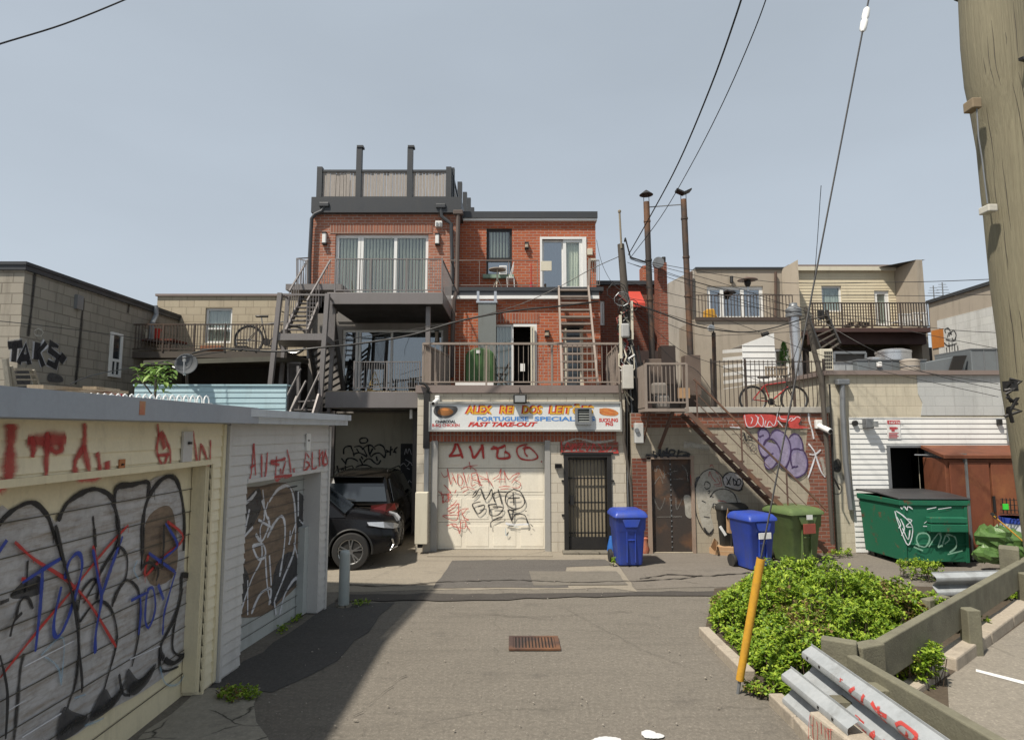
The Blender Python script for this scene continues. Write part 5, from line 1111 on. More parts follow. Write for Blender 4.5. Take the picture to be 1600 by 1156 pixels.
# ---- outside metal staircase
ms = thing('metal_staircase', 'grey steel staircase with a square landing left of the brick flats', 'stairs', (-4.9, 13, 0)); YS, YB = 12.6, 13.7
def post(pa, pb_, Y, w_=.09, zb=0): 
    a = P(*pa, Y); b = P(*pb_, Y); d = (b-a)/(a.z-b.z); b = a + d*(a.z-zb); MB().bar(a, b, w_, w_).build('post', steelgrey, ms)
post((438, 458), (419, 635), YS); post((512, 459), (499, 645), YS); post((450, 464), (436, 635), YB, .08); post((523, 475), (514, 645), YB, .08)
pl = P(430, 521, YS); pr = P(508, 521, YS); qr = P(522, 519, YB); ql = P(444, 519, YB); ql.z = qr.z = pr.z = pl.z
def slab(pts, t_, name, m, par):
    mb = MB(); v = [Vector(p) for p in pts]; mb.prism(v, (0, 0, -t_)); return mb.build(name, m, par)
slab((pl, pr, qr, ql), .14, 'landing', steelgrey, ms)
mb = MB(); a = P(438, 460, YS); b = P(512, 461, YS); c = P(524, 475, YB); d = P(450, 466, YB); mb.bar(a, b, .035); mb.bar(b, c, .03); mb.bar(a, d, .03)
for i in range(12): p = b.lerp(c, i/11); q = pr.lerp(qr, i/11); mb.bar(p, q, .014)
mb.build('handrail', steelgrey, ms)
def flight(a0, a1, b0, b1, n, m=steelgrey, wd=.04, h=.16, rails=None, tread=.14):
    MB().bar(a0, a1, wd, h).build('stringer', m, ms); MB().bar(b0, b1, wd, h).build('stringer', m, ms)
    for i in range(n): u = (i+.5)/n; MB().bar(a0.lerp(a1, u), b0.lerp(b1, u), tread, .025).build('tread', m, ms)
flight(P(447, 519, 13.3), P(477, 453, 14.7), P(481, 519, 13.3), P(507, 453, 14.7), 10)
mb = MB()
for (x0, y0, y1a), (x1, y1b, y2) in ((((452), 455, 13.3), ((481), 406, 14.7)), (((480), 470, 13.3), ((516), 407, 14.7))):
    p, q = P(x0, y0, y1a), P(x1, y1b, y2); mb.bar(p, q, .035)
    for i in range(9): u = i/8; r = p.lerp(q, u); mb.bar(r, r-Vector((0,0,.80)), .014)
mb.build('handrail', steelgrey, ms)
mb = MB(); a, b, c, d = P(464, 404, 14.7), P(480, 408, 14.2), P(464, 457, 14.7), P(480, 460, 14.2); mb.bar(a, b, .03); mb.bar(a, c, .03); mb.bar(b, d, .03); mb.bar(P(464, 404, 14.7), P(484, 403, 15.2), .03)
for i in range(7): mb.bar(a.lerp(b, i/6), c.lerp(d, i/6), .012)
mb.build('landing_rail', steelgrey, ms)
mb = MB(); a = P(464, 455, 14.75); mb.box(a.x, dl0+.1, 14.0, 15.3, a.z-.14, a.z); mb.build('landing', steelgrey, ms)
dk = M('steel_dark', (.05,.045,.042), (.04,.036,.034), .6)
flight(P(484, 536, 13.9), P(500, 640, 14.8), P(522, 505, 13.9), P(538, 622, 14.8), 11, dk, .05, .18)
flight(P(456, 646, 12.3), P(466, 622, 12.5), P(491, 648, 12.3), P(500, 618, 12.5), 2, steelgrey)
mb = MB(); mb.bar(P(438, 640, 12.2), P(470, 576, 12.6), .03); mb.bar(P(472, 640, 12.2), P(500, 580, 12.6), .03); mb.bar(P(455, 640, 12.25), P(478, 595, 12.6), .03); mb.bar(P(466, 572, 12.6), P(466, 640, 12.6), .05); mb.bar(P(450, 567, 13.4), P(450, 640, 13.4), .03); mb.bar(P(450, 567, 13.4), P(470, 567, 13.4), .03); mb.build('handrail', steelgrey, ms)
mb = MB()
for i in range(11): x = 450+ i*1.9; mb.bar(P(x, 567, 13.4), P(x, 640, 13.4), .008)
mb.build('balusters', steelgrey, ms)
# ================================================================= RIGHT: WALL BLOCK WITH BALCONY AND STAIR
YW = 12.72
def XW(px, py=700): return P(px, py, YW).x
def ZW(py, px=1150): return P(px, py, YW).z
wb = thing('block_extension', 'painted block and brick rear extension with a rusty steel door and purple graffiti', 'building', (5, 14, 0))
zc3 = ZW(645); x0, x1 = XW(987), XW(1300, 750)
rd = (XW(1015, 790), XW(1084, 790), .02, ZW(714))
mb = MB(); facade(mb, x0, x1, 0, zc3-.002, YW, 5, [rd], rev=.12, roof=False); mb.build('wall', block_beige, wb)
mb = MB(); mb.box(x0, XW(1012)-.02, YW-.03, YW-.001, 0, ZW(716)); mb.build('brick_strip', brick_dark, wb)
mb = MB(); mb.box(x0, x1-.02, YW-.022, YW-.001, ZW(668), zc3-.003); mb.build('brick_band', masonry('brick_band_m', (.29,.10,.06), (.18,.07,.045), (.27,.23,.2), .215, .075, .010, dirt=.35), wb)
mb = MB(); zb1 = ZW(668)-.002; pts = [(XW(1262, 855), 0), (x1, 0), (x1, zb1), (XW(1262, 670), zb1), (XW(1257, 720), ZW(720)), (XW(1266, 760), ZW(760)), (XW(1258, 800), ZW(800))]
mb.prism([(a, YW-.018, b) for a, b in pts], (0, .017, 0)); mb.build('brick_pier', masonry('brick_pier_m', (.27,.10,.065), (.17,.065,.045), (.25,.2,.17), .215, .075, .010, dirt=.4), wb)
mb = MB(); mb.box(XW(1075, 640), x1+.01, YW-.07, YW+.25, zc3, ZW(636)); mb.build('coping', M('coping_grey', (.42,.40,.36), (.33,.31,.28), dirt=.4), wb, bevel=.01)
MB().box(x0, x1, YW+.251, YW+4.9, zc3-.1, zc3+.02).build('terrace_floor', M('roof_felt', (.12,.11,.10), (.09,.085,.08)), wb)
dd_ = MB().box(rd[0]+.04, rd[1]-.04, YW+.05, YW+.09, .03, rd[3]-.04).build('steel_door', rusty('door_rust', (.06,.042,.032), (.038,.033,.03)), wb)
mb = MB(); mb.box(rd[0]-.05, rd[0]+.04, YW-.035, YW+.11, 0, rd[3]); mb.box(rd[1]-.04, rd[1]+.02, YW-.025, YW+.11, 0, rd[3]); mb.box(rd[0]-.06, rd[1]+.03, YW-.035, YW+.11, rd[3]-.04, rd[3]+.03); mb.build('door_frame', M('frame_tan', (.33,.25,.19), (.25,.18,.14), dirt=.3), wb)
xm = (rd[0]+rd[1])/2; mb = MB()
for i in range(18): z = .12+i*.105; mb.lathe((xm, YW+.048, z), [(.016, -.012), (.010, .0)], 8, axis='Y')
mb.build('bolts', galvdark, dd_); MB().box(xm-.006, xm+.006, YW+.042, YW+.05, .05, rd[3]-.06).build('seam', black, dd_)
fw = lambda px, py, off: P(px, py, YW-off)
s = Spray(lambda px, py, off: P(px, py, YW+.05-off), (1000, 690), 6.425, off=.004)
s.fill(P_pale, [(440,545),(500,540),(520,600),(518,760),(460,740),(450,650)])
s.st(spray('paint_faint', (.22,.21,.19), dens=.5, soft=.7), 16, [(110,240),(160,300),(180,240),(240,370),(240,240)], [(250,330),(330,300),(380,290)], [(140,430),(200,350),(230,420)], [(140,560),(160,620),(200,680),(240,600),(250,560)], [(340,380),(430,370)], [(360,560),(370,680),(430,560)], [(300,560),(315,740)], [(110,580),(130,700)], [(420,230),(470,300),(480,400)], [(170,755),(420,750)], [(100,780),(120,1040)], [(300,230),(305,260)])
s.build(dd_)
s = Spray(fw, (1000, 690), 6.425, off=.042)
s.st(P_black, 20, [(130,90),(150,160),(170,120),(135,95)], [(185,130),(200,60),(210,160)], [(175,130),(220,130)], [(225,160),(235,90),(260,130),(270,60),(280,160)], [(290,160),(300,90),(350,90),(340,120),(300,125)], [(370,160),(390,80)], [(380,110),(430,100),(500,125),(430,135)], [(60,135),(500,145)])
s.st(P_pale, 120, [(440,30),(700,60)])
s.off = .004
s.fill(P_pale, [(560,420),(640,300),(720,270),(800,320),(850,440),(980,540),(990,640),(720,650),(740,880),(690,930),(640,880),(590,700)])
s.st(P_black, 9, [(640,300),(580,370),(555,450),(560,700),(620,860),(690,930),(740,870)], [(640,300),(720,272),(800,320),(850,400),(855,460)], [(700,560),(760,490),(860,475),(950,530),(985,640)], [(730,660),(740,620),(790,640)], [(645,440),(660,400),(700,420),(700,460),(665,475),(648,450)], [(680,500),(695,490),(700,510),(685,520)], [(640,750),(700,760)], [(620,590),(660,610)], [(700,540),(740,555)])
s.st(P_black, 20, [(600,350),(565,400),(555,460)], [(640,860),(690,925),(735,885)], [(845,360),(900,320),(1020,310)], [(860,440),(940,470),(1000,485),(1028,470)])
s.fill(P_dark, [(560,365),(590,350),(590,380),(565,420)])
s.st(P_redsoft, 9, [(690,350),(700,300),(720,350)], [(720,350),(760,400)], [(770,360),(800,420),(740,430)], [(800,340),(820,440)], [(700,250),(720,230),(740,260)], [(760,300),(790,330)], [(505,330),(515,440)], [(760,450),(830,440)], [(780,590),(850,600),(900,640)])
s.ox, s.oy, s.k = 1140, 640, 7.2235
s.fill(P_grey, [(-70,740),(0,705),(80,720),(150,800),(140,880),(90,905),(0,880),(-60,850)])
s.st(P_black, 13, [(-60,850),(-75,770),(-20,712),(60,710),(130,760),(152,830),(130,890),(90,908),(20,890),(-50,860)], [(-40,760),(10,850)], [(20,750),(-30,850)], [(40,770),(50,850),(80,820),(45,780)], [(90,780),(80,850),(120,840),(125,790),(95,780)])
s.st(P_black, 13, [(120,300),(150,255),(170,300),(150,350),(115,320)], [(170,260),(190,350),(215,310),(245,300),(230,255),(190,270)], [(210,340),(260,350)], [(200,300),(280,330)])
s.st(P_dark, 9, [(180,370),(200,420)], [(215,380),(230,440),(250,400)], [(265,385),(230,440),(270,470),(300,440),(285,400),(255,410)])
s.fill(P_purple, [(320,260),(350,215),(400,220),(440,260),(450,330),(420,360),(545,400),(575,500),(560,590),(500,650),(440,670),(395,620),(400,545),(350,490),(325,400)], [(460,320),(480,250),(540,228),(620,270),(680,370),(690,480),(660,600),(610,655),(570,650),(560,590),(575,500),(540,400)], [(670,320),(710,275),(770,285),(820,350),(825,440),(860,500),(878,600),(860,690),(800,745),(740,765),(680,730),(630,670),(670,600),(690,500)])
s.fill(spray('paint_lilac', (.36,.31,.44), dens=.8, patchy=.5), [(400,560),(500,560),(540,600),(470,665),(410,630)], [(700,520),(780,480),(850,560),(850,700),(740,750),(660,690)], [(340,420),(420,500),(380,540)], [(590,300),(660,420),(650,580),(610,640),(590,520)])
s.st(P_purpled, 16, [(330,310),(322,260),(355,212),(400,215),(440,255),(450,310),(400,350),(385,400),(420,350),(480,330),(540,390),(572,470),(572,550),(530,600),(490,650),(440,672),(395,625),(395,560),(430,520),(495,490)], [(330,310),(350,300),(385,285)], [(325,330),(330,440),(370,520),(420,540)], [(455,300),(490,245),(545,228),(620,270),(675,360),(690,470),(665,590),(615,655),(550,610),(545,580)], [(670,320),(715,275),(775,285),(815,350),(825,450),(760,440),(700,460),(690,560),(710,640),(775,638)], [(825,450),(865,520),(880,610),(860,700),(800,750),(735,765),(680,735),(630,675)], [(700,660),(735,635)], [(685,720),(640,670),(660,600)])
s.st(P_white, 22, [(890,30),(900,130),(930,230),(950,330)], [(890,380),(950,460),(970,500)], [(900,500),(960,505),(1030,450)], [(975,500),(930,640),(885,770)], [(970,510),(1030,690),(1080,760)]); s.st(P_pale, 70, [(1030,540),(1060,640),(1080,740)]); s.st(P_pale, 30, [(700,208),(930,208)])
s.off = .026
s.fill(P_redl, [(160,60),(300,50),(500,60),(540,120),(520,190),(330,195),(190,190),(170,130)], [(560,70),(780,70),(800,120),(780,170),(900,205),(690,208),(660,150),(570,130)])
s.st(P_white, 11, [(170,60),(180,130),(210,195),(290,180),(320,100),(290,60)], [(240,80),(260,110),(240,160)], [(330,80),(320,140),(370,190),(380,110),(350,60)], [(420,190),(450,130),(500,180),(530,100),(540,30)], [(410,120),(400,190),(480,190)], [(560,60),(580,100),(640,110)], [(540,120),(600,190)], [(650,140),(700,90),(720,110),(760,80),(800,95)], [(690,130),(740,100)], [(30,160),(30,180)], [(95,190),(100,200)], [(0,195),(140,205)])
s.build(wb)
cctv('white dome style security camera on the brick pier above the purple graffiti', 1277, 664, YW-.03, 1.3, 1)
MB().box(XW(990), XW(1003), YW-.2, YW-.035, ZW(692, 995), ZW(661, 995)).build('meter_box', M('meter_cream', (.50,.50,.48), dirt=.3), label='pale electric meter box on the dark pipe left of the rusty steel door', cat='meter', bevel=.012)
mb = MB(); c = P(995, 672, YW-.21); mb.lathe(c, [(.045, -.03), (.045, .01)], 16, axis='Y'); mb.build('meter_dial', galvdark, [o for o in sc.objects if o.name == 'meter_box'][0])
# balcony in front of it
bl = thing('steel_balcony', 'rusty steel balcony with a long straight stair down to the bins', 'stairs', (4.5, 12.1, 0))
YBf = 12.0; zb3 = P(1040, 638, YBf).z
bx0, bx1 = P(1008, 638, YBf).x, P(1077, 638, YBf).x
MB().box(bx0, bx1, YBf, YW-.075, zb3-.06, zb3).build('platform', pink_rail, bl)
zrt = P(1040, 568, YBf).z
mb = MB(); mb.bar((bx0+.03, YBf+.03, zrt), (bx1-.03, YBf+.03, zrt), .04); mb.bar((bx0+.03, YBf+.03, zb3+.12), (bx1-.03, YBf+.03, zb3+.12), .03)
for x in (bx0+.03, bx1-.03): mb.bar((x, YBf+.029, zb3), (x, YBf+.029, zrt), .045)
for i in range(1, 10): x = bx0+.03+(bx1-bx0-.06)*i/10; mb.bar((x, YBf+.03, zb3+.12), (x, YBf+.03, zrt-.02), .014)
mb.build('railing', pink_rail, bl)
mb = MB()
for i in range(11): y = YBf+.05+(YW-YBf)*i/11; mb.box(bx0+.01, bx0+.022, y, y+.05, zb3+.02, zrt-.01)
mb.build('side_slats', pink_rail, bl)
mb = MB(); mb.bar(P(1015, 641, YBf+.1), P(1006, 690, YW-.05), .03); mb.bar((bx1-.3, YBf+.1, zb3-.06), (bx1-.45, YW-.05, zb3-.8), .05); mb.build('bracket', rail_rust, bl)
S0, S1 = P(1077, 646, YBf), P(1292, 862, YBf)
S1.z = max(S1.z, .02); 
for yy in (YBf, YBf+.55): MB().bar((S0.x, yy, zb3-.1), (S1.x, yy, S1.z), .035, .09).build('stringer', rail_rust, bl)
for i in range(15):
    u = (i+.7)/15.4; x = S0.x+(S1.x-S0.x)*u; z = zb3-.06+(S1.z-zb3+.08)*u; MB().box(x-.11, x+.11, YBf+.03, YBf+.52, z-.0, z+.03).build('tread', rail_rust, bl)
h0, h1 = P(1084, 592, YBf), P(1292, 797, YBf)
mb = MB(); mb.bar(h0, h1, .035); d = (h1-h0)
mb.bar(h0+Vector((0,0,-.42)), h1+Vector((-.25,0,-.25)), .015); mb.bar(h0+Vector((0,0,-.24)), h1+Vector((-.3,0,.0)), .012)
for u in (.02, .36, .7): p = h0+d*u; mb.bar(p, p+Vector((0,0,-.80)), .025)
mb.build('handrail', rail_rust, bl)
# clutter on the balcony
MB().pb(1060, 606, 1078, 622, YBf+.35, .05).build('cardboard_sheet', cardboard, label='tan cardboard sheet leaning inside the steel balcony', cat='cardboard')
t = thing('old_sofa', 'grey covered chair standing on the steel balcony', 'chair', P(1030, 638, 12.4)); mb = MB(); a = P(1022, 620, 12.35); mb.box(a.x, a.x+.30, 12.25, 12.6, zb3, zb3+.28); mb.build('seat', M('cover_grey', (.22,.2,.18), (.16,.15,.14)), t, bevel=.05); mb = MB(); mb.box(a.x, a.x+.32, 12.5, 12.65, zb3+.28, zb3+.55); mb.build('backrest', M('cover_grey2', (.2,.18,.16)), t, bevel=.05)
# stacks
def stack(label, px0, py0, px1, py1, Y, cap):
    a = P(px0, py0, Y); b = P(px1, py1, Y); t = thing('chimney_stack', label, 'chimney', b); r = .068
    mb = MB(); d = (b-a)
    k = 9; pts = []; rr = []
    for i in range(k): pts.append(a+d*i/(k-1)); rr.append(r*random.uniform(.97, 1.03))
    mb.tube(pts, rr, n=16); mb.build('flue', pipe_rust, t, smooth=True)
    for i in (1, 3, 5): p = a+d*i/8; MB().tube([p+Vector((0,0,.02)), p-Vector((0,0,.02))], r+.012, n=16).build('collar', pipe_rust, t)
    if cap:
        mb = MB(); mb.lathe(a+Vector((0,0,.20)), [(.16, -.03), (.15, -.02), (.05, .06), (.01, .09)], 16); mb.build('rain_cap', black, t)
    else:
        mb = MB(); mb.prism([a+Vector((-.17,-.1,.24)), a+Vector((0,-.1,.16)), a+Vector((.17,-.1,.24)), a+Vector((.17,-.1,.20)), a+Vector((0,-.1,.12)), a+Vector((-.17,-.1,.20))], (0, .2, 0)); mb.build('rain_cap', black, t)
    for s_ in (-.06, .06): MB().bar(a+Vector((s_, 0, -.02)), a+Vector((s_, 0, .19)), .012).build('cap_strut', black, t)
    mb = MB(); mb.box(b.x-.17, b.x+.17, Y-.17, Y+.17, b.z-.9, b.z); mb.build('base_box', M('base_rust', (.16,.12,.095), (.11,.08,.065), dirt=.3), t, bevel=.01)
    return a, b
a1, b1 = stack('tall rusty chimney stack with pointed rain cap above the steel balcony', 1010, 316, 1019, 562, 13.6, True)
a2, b2 = stack('tall rusty chimney stack with notched rain cap right of the balcony', 1068, 312, 1079, 556, 13.6, False)
MB().bar(a1+Vector((.05,0,-.12)), a2+Vector((-.05,0,-.12)), .02).build('tie_rod', galvdark, label='thin tie rod joining the tops of both rusty chimney stacks', cat='rod')
# thin service pole with cable tangle
up = thing('service_pole', 'leaning old wooden pole wrapped in a tangle of cables beside the shop', 'pole', P(998, 855, 12.75))
YP = 12.98
mb = MB(); mb.tube([P(1000, 858, YP), P(990, 640, YP), P(978, 480, YP), P(970, 382, YP)], [.11, .10, .085, .075], n=12); mb.build('pole_shaft', darkpole, up, smooth=True)
mb = MB(); mb.tube([P(971, 388, YP-.07), P(968, 332, YP-.07)], .022); mb.lathe(P(968, 332, YP-.07), [(.035, 0), (.035, .04), (.01, .06)], 10); mb.build('top_pipe', M('pipe_wood', (.26,.22,.16)), up)
random.seed(9); cols = [black, galvdark, offwhite, M('cable_red', (.25,.05,.04)), white]
for i in range(26):
    y0 = random.uniform(455, 560); y1 = y0+random.uniform(25, 95); cx = 970+(y0-400)*.06; pts = []
    for k in range(6): u = k/5; pts.append(P(cx+random.uniform(-13, 13)+(y1-y0)*u*.06, y0+(y1-y0)*u, YP-.12-random.uniform(0, .10)))
    MB().tube([Vector(p) for p in pts], random.choice((.008, .012, .018)), n=5).build('cable', cols[i % 5] if i % 3 else black, up)
for i in range(9):
    a = 968+i*3.4; pts = [P(a+random.uniform(-3,3), 540, YP-.12), P(a+6+random.uniform(-3,3), 580, YP-.13), P(a+9+random.uniform(-3,3), 640, YP-.12), P(a+11+random.uniform(-3,3), 720, YP-.12), P(a+14, 820, YP-.11)]
    MB().tube(pts, random.choice((.010, .014, .02)), n=6).build('cable', black if i % 3 else galvdark, up)
MB().pb(971, 505, 984, 527, YP-.32, .12).build('splice_box', M('splice_grey', (.40,.40,.39), dirt=.3), up, bevel=.03)
MB().pb(968, 492, 972, 560, YP-.25, .05).build('guard_strip', offwhite, up); MB().pb(986, 470, 989.5, 530, YP-.25, .05).build('guard_strip', offwhite, up)
for k, (xx, yy, rr) in enumerate(((970, 470, .16), (985, 480, .13), (962, 458, .20))):
    c = P(xx, yy, YP-.2); MB().tube([c+Vector((rr*math.cos(i*.7), -.02*i, rr*.9*math.sin(i*.7))) for i in range(14)], .008, n=5).build('cable_coil', black if k else galvdark, up)
MB().pb(974, 570, 990, 607, YP-.42, .22).build('control_box', M('box_white', (.52,.50,.45), dirt=.2), label='white metal box on the service pole just right of the shop terrace', cat='electrical box', bevel=.01)
MB().tube([P(968, 600, YP-.3), P(975, 690, YP-.28), P(986, 760, YP-.28), P(990, 850, YP-.28)], .03, n=8).build('conduit', darkpole, label='curving dark conduit from the white metal box down to the ground', cat='pipe')
# dark brick house behind
dh = thing('brick_house', 'dark red brick house with chimneys behind the service pole', 'building', (4.5, 19.5, 0)); Yh = 18.0
hx0, hx1 = P(930, 500, Yh).x, P(1040, 500, Yh).x; zh = P(980, 446, Yh).z
wz = (P(938, 490, Yh).x, P(945, 490, Yh).x, P(940, 508, Yh).z, P(940, 470, Yh).z)
mb = MB(); facade(mb, hx0, hx1, 0, zh, Yh, 4, [wz]); mb.build('wall', brick_dark, dh); ywin(*wz, Yh+.05, dh, pm=carglass)
MB().box(hx0, hx1, Yh-.12, Yh+4.1, zh+.001, zh+.12).build('roof', charcoal, dh)
for (p0, p1, t0, b0_, m_, yy) in ((1030, 1044, 410, 600, brick_dark, 17.4), (1006, 1012, 415, 448, brick_new, 18.4), (996, 1004, 440, 450, brick_new, 19)):
    a = P(p0, 500, yy); b = P(p1, 500, yy); MB().box(a.x, b.x, yy, yy+.5, P(p0, b0_, yy).z, P(p0, t0, yy).z).build('chimney', masonry('brick_ch_%d' % p0, (.26,.075,.045), (.18,.055,.035), (.2,.16,.13), .215, .075, .010) if m_ is brick_dark else m_, dh)
MB().tube([P(1037, 410, 17.6), P(1037, 402, 17.6)], .06).build('chimney_pot', black, dh); mb = MB(); mb.tube([P(1028, 412, 17.3), P(1029, 410, 17.1)], .16, n=16); mb.build('dish', galvdark, dh)
mb = MB(); a = P(986, 473, 17.3); b = P(1008, 473, 17.3); z = P(995, 456, 18).z; mb.add([a, b, (b.x, 17.95, z), (a.x, 17.95, z), a-Vector((0,0,.12)), b-Vector((0,0,.12))], [(0,1,2,3), (0,4,5,1)]); mb.build('awning', redcloth, dh)
mb = MB(); mb.box(P(988, 560, 17).x, P(1042, 560, 17).x, 17, 17.9, P(1000, 600, 17).z-1.2, P(1000, 548, 17).z); mb.build('dark_lean_to', M('leanto', (.035,.02,.017), (.05,.03,.025)), dh)
# clutter between buildings
MB().pb(985, 566, 1006, 655, 13.3, .6).build('plank_gate', M('gate_dark', (.05,.045,.04), (.08,.06,.05)), label='dark plank gate in the narrow gap beside the shop terrace', cat='gate')
MB().pb(1034, 540, 1056, 600, 15.5, .4).build('dark_cabinet', M('cabinet_dark', (.045,.032,.027)), label='dark tall cabinet behind the left chimney stack', cat='cabinet')
# ---- terrace with bicycle
Yq = YW+.22; zt5 = zc3+.04; zr5 = P(1180, 565, Yq).z
tr = thing('terrace_railing', 'dark vertical bar railing along the low wall behind the red bicycle', 'railing', P(1185, 636, Yq))
mb = MB(); xa5, xb5 = P(1112, 600, Yq).x, P(1290, 600, Yq).x
mb.bar((xa5, Yq, zr5), (xb5, Yq, zr5), .025, .02); mb.bar((xa5, Yq, zt5+.06), (xb5, Yq, zt5+.06), .02)
for i in range(27): x = xa5+(xb5-xa5)*i/26; mb.bar((x, Yq, zt5), (x, Yq, zr5+.03), .012)
mb.build('bars', darkrail, tr); mb = MB()
for px in (1112, 1165, 1240, 1288): x = P(px, 600, Yq).x; MB().bar((x, Yq+.001, zt5-.03), (x, Yq+.001, zr5+.06), .035).build('post', darkrail, tr)
def bicycle(label, fr_m, p, s_=1.0, rz=0, flip=1):
    t = thing('bicycle', label, 'bicycle', (0, 0, 0)); R_ = .335; wbs = 1.04
    for sx in (0, wbs):
        mb = MB(); n = 36; mb.tube([(sx+R_*math.cos(2*math.pi*i/n), 0, R_+R_*math.sin(2*math.pi*i/n)) for i in range(n+1)], .024, n=8, cap=False); w_ = mb.build('wheel', rubber, t, smooth=True)
        mb = MB(); r2 = R_-.03; mb.tube([(sx+r2*math.cos(2*math.pi*i/n), 0, R_+r2*math.sin(2*math.pi*i/n)) for i in range(n+1)], .009, n=6, cap=False); mb.lathe((sx, -.03, R_), [(.025, 0), (.025, .06)], 10, axis='Y')
        for i in range(16): a = 2*math.pi*i/16; mb.bar((sx, 0, R_), (sx+r2*math.cos(a), 0, R_+r2*math.sin(a)), .003)
        mb.build('rim', alloy, w_)
    bb = (.44, 0, .28); seat = (.30, 0, .72); hd = (.86, 0, .78); hb_ = (.90, 0, .66)
    mb = MB(); mb.tube([bb, seat], .016); mb.tube([seat[:2]+(.70,), hd], .016); mb.tube([bb, hb_], .019); mb.tube([(0,.05,R_), bb], .010); mb.tube([(0,-.05,R_), bb], .010); mb.tube([(0,.05,R_), (.30,0,.70)], .009); mb.tube([(0,-.05,R_), (.30,0,.70)], .009); mb.build('frame', fr_m, t, smooth=True)
    mb = MB(); mb.tube([(.85,0,.82), (.90,0,.64), (.915,.05,.60), (1.04,.05,R_)], .013); mb.tube([(.90,0,.64), (.915,-.05,.60), (1.04,-.05,R_)], .013); mb.build('fork', black, t, smooth=True)
    mb = MB(); mb.tube([(.85,0,.80), (.83,0,.92), (.88,0,.95)], .014); mb.tube([(.86,-.29,.96), (.89,-.08,.95), (.89,.08,.95), (.86,.29,.96)], .013); mb.build('handlebar', black, t, smooth=True)
    mb = MB(); mb.tube([seat, (.275,0,.88)], .013); mb.build('seat_post', alloy, t); mb = MB(); mb.loft([[Vector((x, y*w_, .90+h)) for y, h in ((-1,-.01),(-.8,.015),(0,.025),(.8,.015),(1,-.01),(0,-.03))] for x, w_ in ((.15,.06),(.20,.085),(.28,.07),(.36,.03),(.43,.018))]); mb.build('saddle', black, t, smooth=True)
    mb = MB(); mb.lathe((.44, -.045, .28), [(.09, 0), (.09, .006)], 20, axis='Y'); mb.bar((.44,-.06,.28), (.56,-.06,.18), .018); mb.bar((.44,.06,.28), (.32,.06,.38), .018); mb.box(.52,.62,-.14,-.06,.165,.185); mb.box(.26,.36,.06,.14,.37,.39); mb.build('crank', black, t)
    t.location = p; t.rotation_euler = (0, 0, rz); t.scale = (s_, s_, s_); return t
p = P(1177, 636, 13.5); bicycle('red mountain bicycle on the terrace above the graffiti wall', bikered, (p.x, 13.5, zc3+.02), .88)
p = P(388, 553, 14.85); b_ = bicycle('dark bicycle parked on the canopy terrace at the left', bikedark, (p.x, 14.85, zf), 1.05)
# ramped parapet behind the bicycle and the white slatted shed
mb = MB(); Yr2 = 16.1; pts = [P(1120, 640, Yr2), P(1290, 640, Yr2), P(1290, 582, Yr2), P(1120, 610, Yr2)]; pts[0].z = pts[1].z = 2.7; mb.prism(pts, (0, .2, 0)); mb.build('parapet', stucco, label='sloping cream parapet behind the red bicycle', cat='wall')
ws = thing('slatted_shed', 'white slatted shed with a slanting roof behind the bicycle terrace', 'shed', P(1170, 600, 17.0)); Ys = 17.0
a, b, c = P(1130, 575, 18.2), P(1160, 560, Ys), P(1211, 560, Ys); zt6, zb6 = P(1160, 539, Ys).z, 3.0; zt7 = P(1130, 553, 18.2).z
mb = MB(); 
for i in range(9):
    z = zb6 + (zt6-zb6)*i/9; mb.bar((a.x, 18.2, zb6+(zt7-zb6+.3)*i/9), (b.x, Ys, z+.06), .012, .10)
mb.build('slats', side_white, ws)
mb = MB(); mb.M = Matrix.Translation((0, Ys, 0)); siding(mb, b.x, c.x, zb6, zt6, .17, out=.02); mb.build('siding', side_white, ws); zp6 = P(1208, 520, Ys).z
mb = MB(); mb.prism([(b.x, Ys, zt6+.002), (c.x, Ys, zt6+.002), (c.x, Ys, zp6)], (0, 1.2, 0)); mb.build('roof', side_white, ws)
c = P(1226, 575, 17.2); t = thing('potted_conifer', 'small upright green conifer between slatted shed and silver vent pipe', 'plant', c); mb = MB(); random.seed(4)
cz0 = P(1226, 570, 17.2).z; cz1 = P(1226, 536, 17.2).z
for i in range(900):
    u = random.random(); a = random.uniform(0, 6.28); r = .17*(1-u)**.6*random.uniform(.5, 1.05); q = Vector((c.x+r*math.cos(a), 17.2+r*math.sin(a), cz0+(cz1-cz0)*u)); leaf(mb, q, (math.cos(a), math.sin(a), 1.4), .07, .02, .1, k=2)
mb.build('foliage', leafmat('conifer', (.02,.07,.015), (.04,.11,.02), (.07,.16,.03)), t); MB().tube([(c.x, 17.2, 3.2), (c.x, 17.2, cz1-.1)], .02).build('trunk', darkpole, t)
# silver vent pipe
t = thing('vent_pipe', 'tall silver vent pipe with a dark ringed cap beside the slatted shed', 'vent pipe', P(1246, 600, 16.0)); a, b = P(1240, 495, 16), P(1248, 588, 16); b.z = 2.8
mb = MB(); mb.tube([a, b], .13, n=20); mb.build('flue', silver, t, smooth=True); mb = MB(); mb.lathe(a, [(.14, -.02), (.20, .0), (.20, .08), (.17, .10), (.20, .12), (.20, .2), (.15, .24), (.10, .3), (.1, .36), (.02, .38)], 20); mb.build('cap', galvdark, t, smooth=True)
# wooden table planter etc
t = thing('wooden_pallet', 'upright wooden pallet slats behind the terrace railing', 'pallet', P(1220, 600, 15.9)); mb = MB()
for i in range(8): mb.pb(1196+i*4.6, 572, 1198.6+i*4.6, 590, 15.9, .03)
mb.pb(1196, 573, 1232, 575, 15.88, .02); mb.pb(1196, 585, 1232, 587, 15.88, .02); mb.build('slats', wood('pallet_wood', (.36,.30,.22), (.25,.2,.15)), t)
